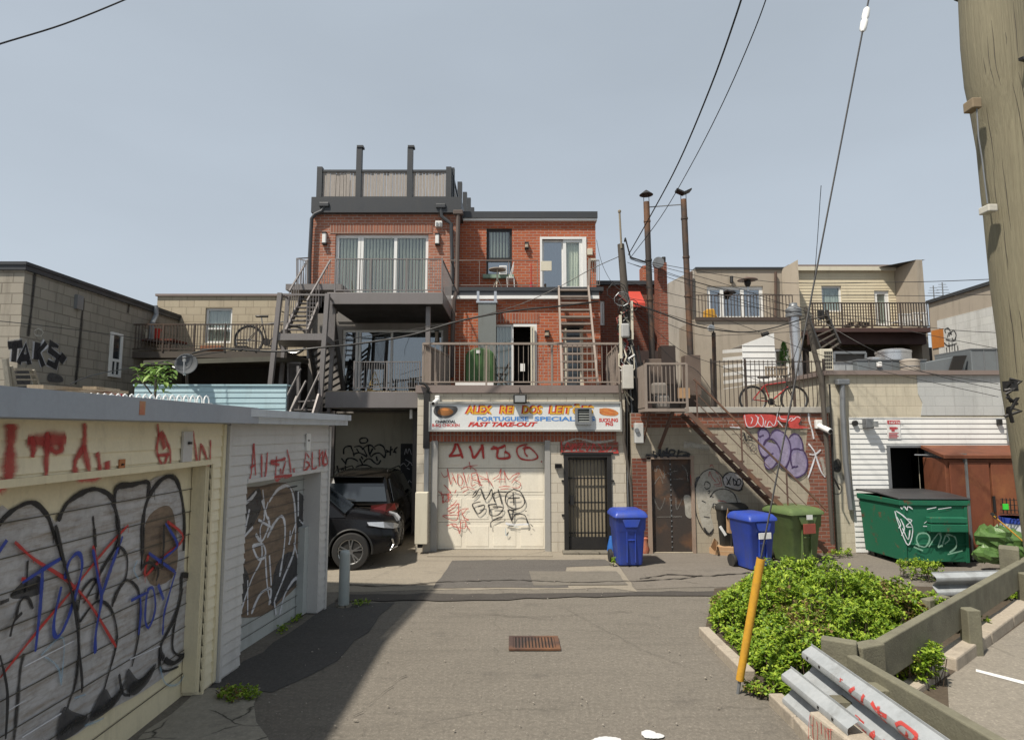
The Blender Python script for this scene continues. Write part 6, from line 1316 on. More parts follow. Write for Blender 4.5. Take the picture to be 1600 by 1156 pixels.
# dark downpipe with ball lamp
t = thing('lamp_pole', 'brown pipe topped by a round white lamp left of the slatted shed', 'lamp', P(1118, 640, 14.5)); mb = MB(); mb.tube([P(1118, 640, 14.5), P(1115, 520, 14.5)], .05); mb.tube([P(1115, 520, 14.5), P(1114, 503, 14.5)], .02); mb.build('pipe', pipe_rust, t, smooth=True); mb = MB(); c = P(1111, 513, 14.4); mb.lathe(c, [(.01, -.09), (.07, -.06), (.09, 0), (.07, .06), (.01, .09)], 16); mb.build('globe', white, t, smooth=True)

# ---- grey stucco building
sb = thing('stucco_building', 'grey beige stucco building with a white sliding door and dark balcony', 'building', (8, 23, 0)); Yu, Yl = 21.0, 19.2
def XU(px, py=450): return P(px, py, Yu).x
def ZU(py, px=1160): return P(px, py, Yu).z
wz = (XU(1105, 470), XU(1193, 470), ZU(499), ZU(447))
mb = MB(); facade(mb, XU(1086, 440), XU(1232, 440), 0, ZU(421), Yu, 6, [wz]); mb.build('wall', stucco, sb)
mb = MB(); xw = XU(1086, 440); p0, p1 = P(1045, 441, 23.5), P(1090, 421, Yu)
mb.prism([(xw-.01, Yu, 0), (P(1045, 500, 23.5).x-.7, 21.6, 0), (P(1045, 441, 21.6).x, 21.6, P(1045, 442, 21.6).z), (xw-.01, Yu, ZU(421))], (0, .3, 0)); mb.build('side_wall', stucco_side, sb)
MB().box(XU(1086, 420), XU(1232, 420), Yu-.06, Yu+6, ZU(421), ZU(418)).build('roof_flashing', charcoal, sb)
mb = MB(); mb.add([(XU(1222), Yu-.02, ZU(421)), (XU(1238), Yu-.5, ZU(412)), (XU(1238), Yu-.5, 3), (XU(1222), Yu-.02, 3), (XU(1238)+.15, Yu+3, ZU(412)), (XU(1238)+.15, Yu+3, 3)], [(0,1,2,3), (1,4,5,2)]); mb.build('party_wall', stucco, sb)
ywin(*wz, Yu+.06, sb, mull=(XU(1128), XU(1160)), fr=.12, pm=panedark, back='curtain', bm_=M('grey_curtain', (.18,.18,.2)), name='patio_door')
zl = P(1160, 499, Yl).z
mb = MB(); facade(mb, P(1086, 540, Yl).x, P(1250, 540, Yl).x, 0, zl, Yl, 1.79, [(P(1210, 550, Yl).x, P(1233, 550, Yl).x, P(1220, 590, Yl).z, P(1220, 545, Yl).z)]); mb.build('lower_wall', stucco, sb)
ywin(P(1210, 550, Yl).x, P(1233, 550, Yl).x, P(1220, 590, Yl).z, P(1220, 545, Yl).z, Yl+.05, sb, fr=.07, pm=pane)
MB().box(P(1086, 497, Yl).x, P(1250, 497, Yl).x, Yl-.05, Yl-.001, zl-.05, zl+.06).build('roof_edge', M('edge_brown', (.07,.05,.04)), sb)
railing(sb, (P(1088, 497, Yl).x, Yl+.03, zl), (P(1240, 497, Yl).x, Yl+.03, zl), P(1160, 461, Yl).z-zl, 30, r=.010, rt=.018)
for px in (1080, 1212): mb = MB(); mb.tube([P(px, 425, Yu-.1), P(px, 500, Yu-.1)], .05); mb.build('downspout', M('brown_pipe%d' % px, (.09,.055,.04)), sb)
MB().tube([P(1143, 432, Yu-.1), P(1143, 442, Yu-.12)], .06).build('wall_lantern', black, sb)
t = thing('patio_heater', 'brown umbrella shaped patio heater on the stucco balcony', 'heater', P(1168, 498, Yu-.9)); c = P(1168, 438, Yu-.9); mb = MB(); mb.lathe(c, [(.33, 0), (.30, .03), (.10, .09), (.02, .12)], 20); mb.build('hood', M('heater_brown', (.12,.075,.055), rough=.4), t, smooth=True); mb = MB(); mb.lathe(c+Vector((0,0,-.22)), [(.06, 0), (.11, .1), (.10, .21)], 14); mb.build('burner', black, t); mb = MB(); mb.tube([c+Vector((0,0,-.2)), (c.x, c.y, zl)], .02); mb.build('pole', silver, t)
t = thing('toy_slide', 'yellow and black covered object on the left end of the stucco balcony', 'toy', P(1120, 498, Yl+.6)); mb = MB(); a = P(1104, 483, Yl+.4); b = P(1124, 497, Yl+.4); mb.prism([(a.x, Yl+.4, zl), (b.x, Yl+.4, zl), (a.x+.25, Yl+.4, a.z+.02), (a.x, Yl+.4, a.z)], (0, .4, 0)); mb.build('body', yellowpl, t, bevel=.03)
MB().tube([P(1200, 540-20, Yl-.15), P(1191, 524, Yl-.15)], .07).build('wall_lantern', black, sb)
# ---- yellow sided house
yh = thing('yellow_house', 'pale yellow sided house with white door behind a crowded balcony', 'building', (12, 23, 0)); Yy = 21.3
def XY(px, py=450): return P(px, py, Yy).x
def ZY(py, px=1320): return P(px, py, Yy).z
xa, xb = XY(1240, 440), XY(1398, 440); zt = ZY(419)
w1 = (XY(1284, 465), XY(1315, 465), ZY(487), ZY(447)); w2 = (XY(1367, 480), XY(1390, 480), ZY(510), ZY(454))
mb = MB(); facade(mb, xa, xb, 0, zt, Yy, 5, [w1, w2]); mb.build('wall', side_yellow, yh)
mb = MB(); mb.M = Matrix.Translation((0, Yy, 0)); siding(mb, xa, xb, 5.0, zt-.12, .11, [w1, w2], out=.012); mb.build('siding', side_yellow, yh)
MB().box(xa-.2, xb, Yy-.14, Yy+5, zt-.12, zt+.02).build('gutter', offwhite, yh); MB().box(xa-.2, xb, Yy-.10, Yy+5, zt+.021, zt+.1).build('roof', mauve, yh)
mb = MB(); q = P(1405, 412, Yy); mb.prism([(xb+.001, Yy-1.2, 0), (xb+.28, Yy-1.2, 0), (q.x, Yy-1.2, q.z-.2), (xb+.001, Yy-1.2, q.z-.2)], (0, 5, 0)); mb.build('party_wall', stucco, yh)
mb = MB(); mb.add([(xb+.0, Yy-1.2, q.z-.2+.001), (xb+.30, Yy-1.2, q.z-.2+.001), (xb+.3, Yy+3.8, q.z-.1), (xb-1.0, Yy+.5, zt+.02)], [(0,1,2,3)]); mb.build('party_cap', charcoal, yh)
ywin(*w1, Yy+.05, yh, fr=.06, pm=pane, back='curtain', bm_=M('pale_blind', (.5,.56,.55))); ywin(*w2, Yy+.04, yh, fr=.12, pm=pane, back='curtain', bm_=M('pale_blind2', (.48,.54,.53)), name='door')
Yz = 19.6; zf2 = P(1360, 512, Yz).z; bx0, bx1 = P(1272, 512, Yz).x, P(1456, 512, Yz).x
mb = MB(); mb.box(bx0, bx1, Yz, Yy-.02, zf2-.14, zf2); mb.box(bx0, bx1, Yz+.3, Yz+.5, zf2-.5, zf2-.141); mb.build('balcony_deck', M('deck_brown', (.07,.035,.03), (.05,.028,.025)), yh)
railing(yh, (bx0, Yz+.04, zf2), (bx1, Yz+.04, zf2), P(1360, 473, Yz).z-zf2, 44, r=.013, rt=.02, posts=4)
MB().box(bx0, bx1+.3, Yy+.0, Yy+.02, 2.0, zf2-.5).build('shade_wall', M('shade_wall', (.035,.028,.025)), yh) if False else None
random.seed(31)
for i, (px, py, w_, h_, m_) in enumerate(((1286, 484, 14, 17, 'k'), (1330, 503, 10, 7, 'k'), (1345, 503, 7, 7, 'k'), (1356, 503, 7, 7, 'k'), (1410, 490, 7, 20, 'w'), (1420, 490, 6, 20, 'w'), (1432, 488, 6, 21, 'w'), (1445, 488, 6, 21, 'w'))):
    lb = ['black clothes hanging over the left end of the crowded balcony', 'first black flower box along the crowded balcony floor', 'middle black flower box along the crowded balcony floor', 'black flower box nearest the white door on the crowded balcony', 'white chair back first right of the white door', 'white chair back second right of the white door', 'white chair back second from the right end of the crowded balcony', 'white chair back at the right end of the crowded balcony'][i]
    if m_ == 'k' and i: t = thing('flower_box', lb, 'flower box', P(px, py+h_, Yz+.3)); MB().pb(px-w_/2, py+h_*.4, px+w_/2, py+h_, Yz+.25, .25).build('box', black, t, bevel=.01); mb = MB(); c = P(px, py+h_*.4, Yz+.35); [leaf(mb, c+Vector((random.uniform(-.1,.1), 0, -.02)), (random.uniform(-1,1), random.uniform(-1,1), 1), .12, .04, .2, k=2) for _ in range(25)]; mb.build('plant', leafmat('fl_%d' % i, (.02,.03,.01), (.04,.05,.02), (.2,.05,.03)), t)
    elif m_ == 'k': t = thing('hanging_clothes', lb, 'clothes', P(px, py+h_, Yz)); [MB().pb(px-8+j*6, py, px-8+j*6+4.6, py+h_-j*2, Yz-.03, .06).build('garment', black, t, bevel=.015) for j in range(3)]
    else:
        t = thing('garden_chair', lb, 'chair', P(px, py+h_, Yz+.5)); mb = MB(); a, b = P(px-w_/2, py+h_, Yz+.4), P(px+w_/2, py, Yz+.4)
        for j in range(4): x = a.x+(b.x-a.x)*j/3; mb.box(x-.012, x+.012, Yz+.4, Yz+.42, a.z, b.z)
        mb.box(a.x-.02, b.x+.02, Yz+.39, Yz+.44, b.z-.04, b.z); mb.build('backrest', white, t); MB().box(a.x, b.x, Yz+.44, Yz+.85, (a.z+b.z)/2-.05, (a.z+b.z)/2).build('seat', white, t)
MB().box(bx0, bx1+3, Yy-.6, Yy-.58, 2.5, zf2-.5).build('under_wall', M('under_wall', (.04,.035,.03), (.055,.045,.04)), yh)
# stair at left of that balcony (dark)
t = thing('dark_stair', 'dark open tread stair under the left end of the crowded balcony', 'stairs', P(1275, 560, 18.2)); 
for (a, b) in ((P(1262, 495, 18.9), P(1285, 560, 18.0)), (P(1290, 490, 18.9), P(1312, 540, 18.0))): MB().bar(a, b, .05, .2).build('stringer', black, t)
for i in range(7): u = (i+.5)/7; MB().bar(P(1262, 495, 18.9).lerp(P(1285, 560, 18.0), u), P(1290, 490, 18.9).lerp(P(1312, 540, 18.0), u), .22, .03).build('tread', darkpole, t)
# ---- right side wall building (faces the lane yard)
rw = thing('side_wall_building', 'long cream and white painted side wall building at the right edge', 'building', (14, 14, 0)); XR = 12.2
ya = PX(1453, 500, XR).y; yb = 9.0; ztr = PX(1453, 474, XR).z; zmid = PX(1453, 502, XR).z
mb = MB(); mb.box(XR, XR+6, yb, ya, 2.5, ztr); mb.build('wall', stucco, rw); mb = MB(); mb.box(XR-.012, XR-.001, yb, ya-.3, 2.6, PX(1480, 497, XR).z); mb.build('white_painted_wall', block_white, rw)
MB().box(XR-.06, XR+6.1, yb, ya+.05, ztr+.001, ztr+.09).build('roof_flashing', charcoal, rw)
s = Spray(lambda px, py, off: PX(px, py, XR-off), (1200, 380), 4.0, off=.018)
s.st(P_black, 7, [(1110,560),(1105,540),(1125,530),(1140,555),(1130,580)], [(1140,560),(1160,545),(1175,575),(1160,610),(1150,590)], [(1120,590),(1130,560),(1150,570)], [(1100,620),(1125,640),(1180,625)], [(1115,650),(1120,690),(1140,695)], [(1130,620),(1135,680)], [(1150,620),(1150,670)], [(1165,630),(1170,690),(1185,680),(1185,640)], [(1110,600),(1150,610),(1175,600)])
s.build(rw)
mb = MB(); a, b = PX(1455, 512, XR), PX(1458, 545, XR); MB().box(XR-.02, XR-.013, a.y-.5, a.y-.02, b.z, a.z-.1).build('orange_patch', M('orange_patch', (.45,.16,.03)), rw)
t = thing('tv_antenna', 'thin metal antennas on the roof edge of the long side wall', 'antenna', PX(1480, 470, XR))
for px, yy, hh in ((1460, 462, 18), (1474, 455, 22)):
    b = PX(px, yy+hh*.6, XR+.1); mb = MB(); mb.tube([b, b+Vector((0,0,.5))], .015)
    for k in range(4): mb.bar(b+Vector((-.2+.03*k, 0, .2+.08*k)), b+Vector((.2-.03*k, 0, .2+.08*k)), .012)
    mb.build('mast', galvdark, t)
# ================================================================= RIGHT: LOW BLOCK GARAGE WITH WHITE SIDING
lg = thing('block_store', 'low beige block store with white siding and an open door behind the dumpster', 'building', (9, 15, 0)); YX = 12.75
def XX(px, py=650): return P(px, py, YX).x
def ZX(py, px=1430): return P(px, py, YX).z
zr_ = ZX(586); x0, x1 = XX(1301, 700), XX(1578, 640)
od = (XX(1391, 740), XX(1446, 740), .05, ZX(699))
mb = MB(); facade(mb, x0, x1+.6, 0, zr_, YX, 6, [od], rev=.2); mb.build('wall', block_tan if False else masonry('block_store_m', (.55,.50,.39), (.51,.46,.36), (.43,.38,.29), .40, .20, .008, var=.4, bmp=.3, dirt=.45), lg)
MB().box(x0-.08, x1+.7, YX-.08, YX+6, zr_+.001, ZX(579)).build('roof_edge', mauve, lg)
mb = MB(); pts = [(XX(1433, 600), zr_-.003), (x1+.1, zr_-.003), (x1+.1, ZX(649)), (XX(1438, 640), ZX(649)), (XX(1441, 630), ZX(630)), (XX(1434, 615), ZX(615))]; mb.prism([(a, YX-.012, b) for a, b in pts], (0, .011, 0)); mb.build('painted_patch', block_pale, lg)
zs1 = ZX(652)
mb = MB(); mb.M = Matrix.Translation((0, YX, 0)); siding(mb, XX(1328, 700), x1+.0, .02, zs1, .105, [od], out=.014, base=.012); mb.build('siding', side_white, lg)
mb = MB(); mb.box(od[0]-.06, od[0], YX-.045, YX+.18, 0, od[3]+.05); mb.box(od[1], od[1]+.05, YX-.045, YX+.18, 0, od[3]+.05); mb.box(od[0], od[1], YX-.045, YX+.18, od[3], od[3]+.05); mb.build('door_frame', galvdark, lg)
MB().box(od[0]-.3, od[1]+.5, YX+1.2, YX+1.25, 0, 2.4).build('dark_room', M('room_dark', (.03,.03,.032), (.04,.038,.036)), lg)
mb = MB(); c = Vector((od[1]-.0, YX-.05, 0)); e = c+Vector((.20, -.85, 0)); mb.bar(c+Vector((0,0,1.05)), e+Vector((0,0,1.05)), .045, 2.0); dr_ = mb.build('open_door', M('door_steel', (.24,.25,.25), (.2,.21,.21), .4, metal=.4), lg)
mb = MB(); mb.bar(c.lerp(e, .8)+Vector((-.04,0,1.0)), c.lerp(e, .8)+Vector((-.10,0,1.0)), .03); mb.bar(c+Vector((-.3,-.1,2.0)), c.lerp(e, .3)+Vector((0,0,2.0)), .02); mb.build('handle', silver, dr_)
# notice
ns = thing('notice_sign', 'red and white camera warning notice on the white siding', 'sign', P(1396, 670, YX-.04)); YN = YX-.035
MB().pb(1386, 656, 1407, 685.5, YN, .006).build('board', white, ns); MB().pb(1386.5, 656.5, 1406.5, 662.5, YN-.004, .003).build('header', M('notice_red', (.50,.05,.06), dirt=0, bmp=0), ns)
mb = MB(); a = P(1389, 661.4, YN-.006); text(mb, 'NOTICE', facing(a), P(1389, 658, YN).z-a.z, 0, .001, 0, 1.25, .001)
o = mb.build('lettering', white, ns)
mb = MB(); mb.pb(1390, 667, 1401, 670.5, YN-.006, .004); mb.pb(1393, 670.5, 1398, 674, YN-.006, .004); mb.pb(1401, 667.8, 1403, 669.6, YN-.006, .004)
for i in range(4): mb.pb(1389, 676+i*2.3, 1404-(i % 2)*2, 677.1+i*2.3, YN-.006, .004)
mb.build('camera_icon', M('notice_red2', (.50,.07,.08), dirt=0, bmp=0), ns)
# fittings
t = thing('wall_flood_lamp', 'grey flood lamp on the white siding left of the notice', 'lamp', P(1362, 670, YX)); MB().pb(1353, 653, 1366, 669, YX-.18, .15).build('housing', galvdark, t, bevel=.02); MB().pb(1366.5, 658, 1373, 667, YX-.25, .12).build('lens', M('lens2', (.25,.26,.26), rough=.2), t, bevel=.01)
t = thing('alarm_bell', 'small round black speaker at the top left corner of the white siding', 'alarm', P(1335, 667, YX)); c = P(1335, 661, YX-.03); mb = MB(); mb.lathe(c, [(.055, -.05), (.055, .02)], 18, axis='Y'); mb.build('body', black, t)
MB().pb(1561, 655, 1567, 664, YX-.1, .08).build('wall_light', black, label='small black light at the right top corner of the white siding', cat='lamp', bevel=.01)
spout('grey downspout left of the white siding', ((1316, 600), (1316.5, 640), (1321, 720), (1330, 796)), YX-.08, .055, galvdark)
mb = MB(); mb.tube([P(1588, 596, YX-.3), P(1578, 600, YX-.1), P(1576, 640, YX-.08), P(1578, 690, YX-.08)], .05); mb.build('corner_pipe', galvdark, lg, smooth=True)
# graffiti smudge on the block strip
s = Spray(lambda px, py, off: P(px, py, YX-off), (1260, 560), 3.4, off=.004)
s.fill(P_blacks, [(130,570),(165,530),(185,560),(180,600),(150,600)]); s.st(P_blacks, 16, [(140,590),(180,575)]); s.st(P_dark, 5, [(145,665),(175,665),(188,690),(175,718),(145,715),(135,690),(148,666)]); s.st(P_pale, 60, [(170,610),(190,660)])
s.build(lg)
# brown pole / conduit at wall junction
MB().tube([P(1258, 405+75, 12.5), P(1270, 540, 12.5), P(1283, 590, 12.5), P(1292, 700, 12.5), P(1301, 850, 12.5)], [.035, .05, .055, .045, .04], n=8).build('cable_riser', darkpole, label='dark leaning cable riser between brick pier and block store', cat='pole', smooth=True)
MB().tube([P(1296, 600, 12.45), P(1300, 680, 12.45), P(1302, 745, 12.45), P(1312, 765, 12.45)], .018, n=6).build('loose_cable', black, label='loose black cable hanging beside the brick pier', cat='cable', smooth=True)
# ---- things on its roof
def acunit(label, px0, py0, px1, py1, Y):
    t = thing('air_conditioner', label, 'air conditioner', P((px0+px1)/2, py1, Y)); MB().pb(px0, py0, px1, py1, Y, .5).build('casing', offwhite, t, bevel=.015); mb = MB()
    for i in range(4):
        for j in range(5): a = px0+(px1-px0)*(.30+.16*i); b = py0+(py1-py0)*(.12+.165*j); mb.pb(a, b, a+(px1-px0)*.12, b+(py1-py0)*.12, Y-.006, .005)
    mb.build('grille', black, t)
acunit('cream air conditioner unit at the left corner of the store roof', 1282, 545, 1302, 579, YX+.3)
def tank(label, cat, px, py0, py1, wd, Y, m, name='roof_tank'):
    t = thing(name, label, cat, P(px, py1, Y)); a = P(px-wd/2, py1, Y); b = P(px+wd/2, py0, Y); r = (b.x-a.x)/2; c = Vector(((a.x+b.x)/2, Y+r, a.z)); h = b.z-a.z
    MB().lathe(c, [(r*.97, 0), (r*.97, h*.85), (r, h*.86), (r, h*.97), (r*.6, h*1.08), (.02, h*1.12)], 24).build('body', m, t, smooth=True, ang=30); MB().lathe(c, [(r*1.01, h*.42), (r*1.01, h*.47)], 24).build('band', galvdark, t); return t
tank('large silver round roof vent behind the grey ducts', 'vent', 1412, 545, 575, 50, YX+2.5, silver); tank('beige round roof vent in front of the grey ducts', 'vent', 1431, 561, 580, 27, YX+.6, M('vent_beige', (.36,.32,.27), dirt=.3)); tank('low dome vent left of the large silver vent', 'vent', 1375, 558, 575, 32, YX+2.2, silver)
def roofbox(name, label, cat, px0, py0, px1, py1, Y, d, m):
    t = thing(name, label, cat, P((px0+px1)/2, py1, Y)); MB().pb(px0, py0, px1, py1, Y, d).build('casing', m, t, bevel=.02)
    mb = MB(); n = max(2, int((px1-px0)/18))
    for i in range(1, n): x = px0+(px1-px0)*i/n; mb.pb(x-.5, py0+1, x+.5, py1-1, Y-.012, .011)
    mb.pb(px0-.5, py0-.8, px1+.5, py0+.8, Y-.02, d+.03); mb.build('seams', galvdark, t); return t
dk2 = M('duct_slate', (.17,.19,.20), (.14,.155,.165), .5, metal=.2, dirt=.3)
roofbox('roof_duct', 'long slate grey duct behind the store roof edge', 'duct', 1340, 562, 1448, 580, YX+1.1, .6, dk2); roofbox('roof_duct', 'tall slate grey duct housing at the right end of the roof', 'duct', 1518, 545, 1578, 580, YX+.9, 1.2, dk2); roofbox('roof_duct', 'pale grey duct box left of the long duct', 'duct', 1303, 566, 1340, 580, YX+1.3, .5, galv)
mb = MB(); a, b, c, d = P(1446, 566, YX+1.0), P(1500, 556, YX+1.0), P(1508, 580, YX+1.0), P(1446, 580, YX+1.0); mb.prism([a, b, c, d], (0, .7, 0)); o = mb.build('exhaust_hood', dk2, label='sloping slate exhaust hood with a black mouth', cat='duct', bevel=.01)
mb = MB(); mb.prism([P(1491, 556, YX+.95), P(1511, 555, YX+.95), P(1503, 578, YX+.95), P(1484, 578, YX+.95)], (0, .04, 0)); mb.build('mouth', blackhole, o)
t = thing('roof_frame', 'rusty mesh frame fence on the roof left of the silver vent', 'fence', P(1330, 575, YX+2)); mb = MB(); a, b = P(1303, 551, YX+2), P(1352, 551, YX+2); mb.bar(a, b, .06); mb.bar(b, P(1352, 575, YX+2), .05); mb.bar(a, P(1303, 575, YX+2), .05); mb.bar(P(1303, 574, YX+2), P(1352, 574, YX+2), .04); mb.build('frame', galvdark, t); MB().pb(1303, 552, 1352, 574, YX+2.04, .01).build('mesh', M('mesh_dark', (.09,.08,.07)), t)
MB().pb(1372, 565, 1379, 573, YX+1.0, .08).build('roof_light', white, label='small white light fixed to the long slate duct', cat='lamp', bevel=.02)
# ================================================================= RUST CONTAINER, DUMPSTER, BINS
rc = thing('rust_container', 'large rusty steel storage cabinet with double doors behind the dumpster', 'container', (10.2, 12, 0))
Yc0 = 11.9; c0 = P(1480, 780, Yc0).x; c1 = P(1640, 780, Yc0).x; zt8 = P(1530, 709, Yc0).z; c0b = P(1452, 700, 12.6).x
mb = MB(); mb.prism([(c0, Yc0, .06), (c1, Yc0, .06), (c1, 12.68, .06), (c0+.10, 12.68, .06)], (0, 0, zt8-.16)); mb.build('body', rustm, rc, bevel=.01)
mb = MB(); mb.prism([(c0-.06, Yc0-.08, zt8-.09), (c1+.05, Yc0-.08, zt8-.09), (c1+.05, 12.69, zt8+.08), (c0+.08, 12.69, zt8+.08)], (0, 0, .07)); mb.build('lid', rustm, rc, bevel=.008)
for px0, px1 in ((1488, 1550), (1553, 1630)): MB().pb(px0, 722, px1, 856, Yc0-.03, .028).build('door', rusty('rust_door_%d' % px0, (.22,.065,.028), (.13,.04,.02)), rc, bevel=.01)
MB().pb(1553, 775, 1556, 800, Yc0-.06, .03).build('handle', black, rc)
MB().box(c0+.02, c1, Yc0-.0, 12.6, 0, .055).build('skid', blackhole, rc)
# dumpster
dp = thing('dumpster', 'green steel dumpster with black lids and white and mint scrawl', 'dumpster', (7.9, 12, 0))
FL, FR, BL, BR = Vector((7.20, 11.45, 0)), Vector((8.34, 11.38, 0)), Vector((7.12, 12.6, 0)), Vector((8.36, 12.6, 0))
ex = .04; zb9, zt9 = .10, 1.22
def quadring(z, out): return [FL+Vector((-out, -out, z)), FR+Vector((out, -out, z)), BR+Vector((out, out, z)), BL+Vector((-out, out, z))]
MB().loft([quadring(zb9, -.02), quadring(zt9, .03)]).build('body', dumpgreen, dp, bevel=.012)
MB().loft([quadring(zt9-.10, .055), quadring(zt9+.0, .06)]).build('rim', dumpgreen, dp, bevel=.01)
def mid(z, out, u): q = quadring(z, out); return q[0].lerp(q[3], u), q[1].lerp(q[2], u)
for u0, u1, nm in ((0, .49, 0), (.51, 1, 1)):
    a, b = mid(zt9+.005+.02*nm*0, .07, u0); c, d = mid(zt9+.055, .07, u1); mb = MB(); a2, b2 = mid(zt9+.005, .07, u0); c2_, d2 = mid(zt9+.055 if nm else zt9+.055, .07, u1)
    za = Vector((0,0,.0)) if nm == 0 else Vector((0,0,.05)); mb.prism([a+za, b+za, d, c], (0, 0, .035)); mb.build('lid', M('lid_black%d' % nm, (.035,.035,.037), (.05,.05,.052), .5, dirt=.25), dp, bevel=.015)
mb = MB()
for u in (.08, .26): 
    pass
fx = lambda u, z: FL.lerp(FR, u) + Vector((0, -.0, z))
mb.prism([fx(.36, .92)+Vector((0,-.02,0)), fx(.93, .92)+Vector((0,-.02,0)), fx(.93, .92)+Vector((0,-.16,0)), fx(.36, .92)+Vector((0,-.16,0))], (0, 0, -.10)); mb.prism([fx(.36, .80)+Vector((0,-.02,0)), fx(.93, .80)+Vector((0,-.02,0)), fx(.93, .80)+Vector((0,-.16,0)), fx(.36, .80)+Vector((0,-.16,0))], (0, 0, -.14)); mb.build('fork_pocket', dumpgreen, dp, bevel=.01)
mb = MB()
for u in (.02, .98): mb.bar(fx(u, zb9)+Vector((0,.0,0)), fx(u, zt9-.12)+Vector((0,-.03,0)), .05, .03)
mb.bar(fx(0, .42)+Vector((0,-.0,0)), fx(1, .42)+Vector((0,-.0,0)), .03, .03); mb.build('ribs', dumpgreen, dp)
for q in (FL+Vector((.12,.15,0)), FR+Vector((-.12,.15,0)), BL+Vector((.12,-.15,0)), BR+Vector((-.12,-.15,0))): MB().lathe(q+Vector((-.03,0,.055)), [(.055, 0), (.055, .05)], 14, axis='X').build('caster', blackplastic, dp)
s = Spray(lambda px, py, off: PW(px, py, FL+Vector((-.03,-.03,0)), FR+Vector((.03,-.03,0)), off), (1260, 560), 3.4, off=.012)
s.st(P_white, 7, [(470,810),(490,880),(540,990),(565,900),(520,840),(475,808)], [(480,840),(500,880),(490,900)], [(500,850),(520,900),(505,940)], [(530,850),(560,860),(530,890),(560,895)], [(510,900),(540,960),(550,910)], [(505,800),(520,785),(535,805),(540,785),(565,800)], [(500,790),(510,800)])
s.st(P_lime, 11, [(600,1000),(585,960),(600,930),(640,930),(655,960),(630,1000),(580,985)], [(650,1000),(700,930),(715,950),(700,1000),(720,990)], [(720,1000),(740,940),(760,960),(735,985)], [(740,930),(790,950),(795,1000),(760,1030)], [(650,920),(690,910),(715,930)], [(570,1000),(620,1020)], [(750,1040),(830,1020)])
s.st(P_white, 5, [(640,800),(690,790)], [(700,800),(770,790)], [(625,875),(650,860),(655,885)], [(665,885),(680,860),(700,885),(715,865),(745,885)], [(620,890),(750,892)])
s.build(dp)
# wheeled bins
def wbin(label, m, group=None, lid=None, sticker=0, w_=.60, d_=.68, h_=1.02):
    t = thing('wheeled_bin', label, 'bin', (0, 0, 0))
    def ring(z, hw, y0, y1, r=.05):
        pts = []
        for cx, cy, a0 in ((hw-r, y0+r, -90), (hw-r, y1-r, 0), (-hw+r, y1-r, 90), (-hw+r, y0+r, 180)):
            for k in range(4): a = rad(a0+30*k); pts.append(Vector((cx+r*math.cos(a), cy+r*math.sin(a), z)))
        return pts
    W = w_/2; D = d_/2
    mb = MB(); mb.loft([ring(.03, W*.76, -D*.72, D*.70), ring(.10, W*.80, -D*.76, D*.74), ring(h_*.66, W*.92, -D*.90, D*.88), ring(h_*.70, W*.98, -D*.96, D*.90), ring(h_*.90, W*1.0, -D, D*.92), ring(h_*.93, W*1.06, -D*1.05, D)]); mb.build('body', m, t, smooth=True)
    mb = MB(); mb.loft([ring(h_*.925, W*1.10, -D*1.10, D*1.02), ring(h_*.97, W*1.09, -D*1.08, D*1.02), ring(h_*1.03, W*.95, -D*.9, D*.92), ring(h_*1.05, W*.8, -D*.7, D*.8)]); mb.build('lid', lid or m, t, smooth=True)
    mb = MB(); mb.prism([(-W*.62, -D*1.06, h_*.90), (W*.62, -D*1.06, h_*.90), (W*.40, -D*1.08, h_*.74), (-W*.40, -D*1.08, h_*.74)], (0, .09, 0)); mb.build('front_bracket', m, t, bevel=.012)
    mb = MB(); mb.box(-W*.30, -W*.24, -D*.93, -D*.5, .08, h_*.66); mb.box(W*.24, W*.30, -D*.93, -D*.5, .08, h_*.66); mb.bar((-W*.24, -D*.86, h_*.50), (W*.24, -D*.88, h_*.50), .025); mb.build('ribs', m, t, bevel=.008)
    mb = MB(); mb.tube([(-W*.8, D*1.02, h_*.88), (-W*.8, D*1.2, h_*.92), (W*.8, D*1.2, h_*.92), (W*.8, D*1.02, h_*.88)], .018); mb.build('handle', m, t, smooth=True)
    for s_ in (-1, 1): mb = MB(); mb.lathe((s_*W*.98-.03, D*.72, .12), [(.12, 0), (.125, .01), (.125, .05), (.12, .06)], 20, axis='X'); mb.build('wheel', rubber, t, smooth=True)
    if sticker: MB().box(-W*.45, W*.45, -D*1.0-.045, -D*1.0-.02, h_*.60, h_*.71).build('sticker', white, t)
    return t
def put(t, px, py, rz, s_=1): g = G(px, py); t.location = (g.x, g.y, .005); t.rotation_euler = (0, 0, rz); t.scale = (s_, s_, s_)
b1_ = wbin('blue recycling bin standing alone between barred door and rusty steel door', bluebin); put(b1_, 981, 881, .06, .95)
b2_ = wbin('blue recycling bin with white label beside the green bin', bluebin, sticker=1); g = G(1180, 880); put(b2_, 1177, 887, .30, .93)
b3_ = wbin('large olive green wheeled bin with a red notice beside the dumpster', greenbin, w_=.72, d_=.8); put(b3_, 1241, 877, .28, .98)
MB().box(-.13, .13, -.46, -.432, .60, .78).build('red_label', M('red_label', (.30,.07,.05)), b3_); MB().box(-.07, .07, -.462, -.4601, .86, .95).build('white_label', white, b3_)
b4_ = wbin('black wheeled bin behind the cardboard boxes against the wall', blackplastic); put(b4_, 1137, 862, .2, .95)
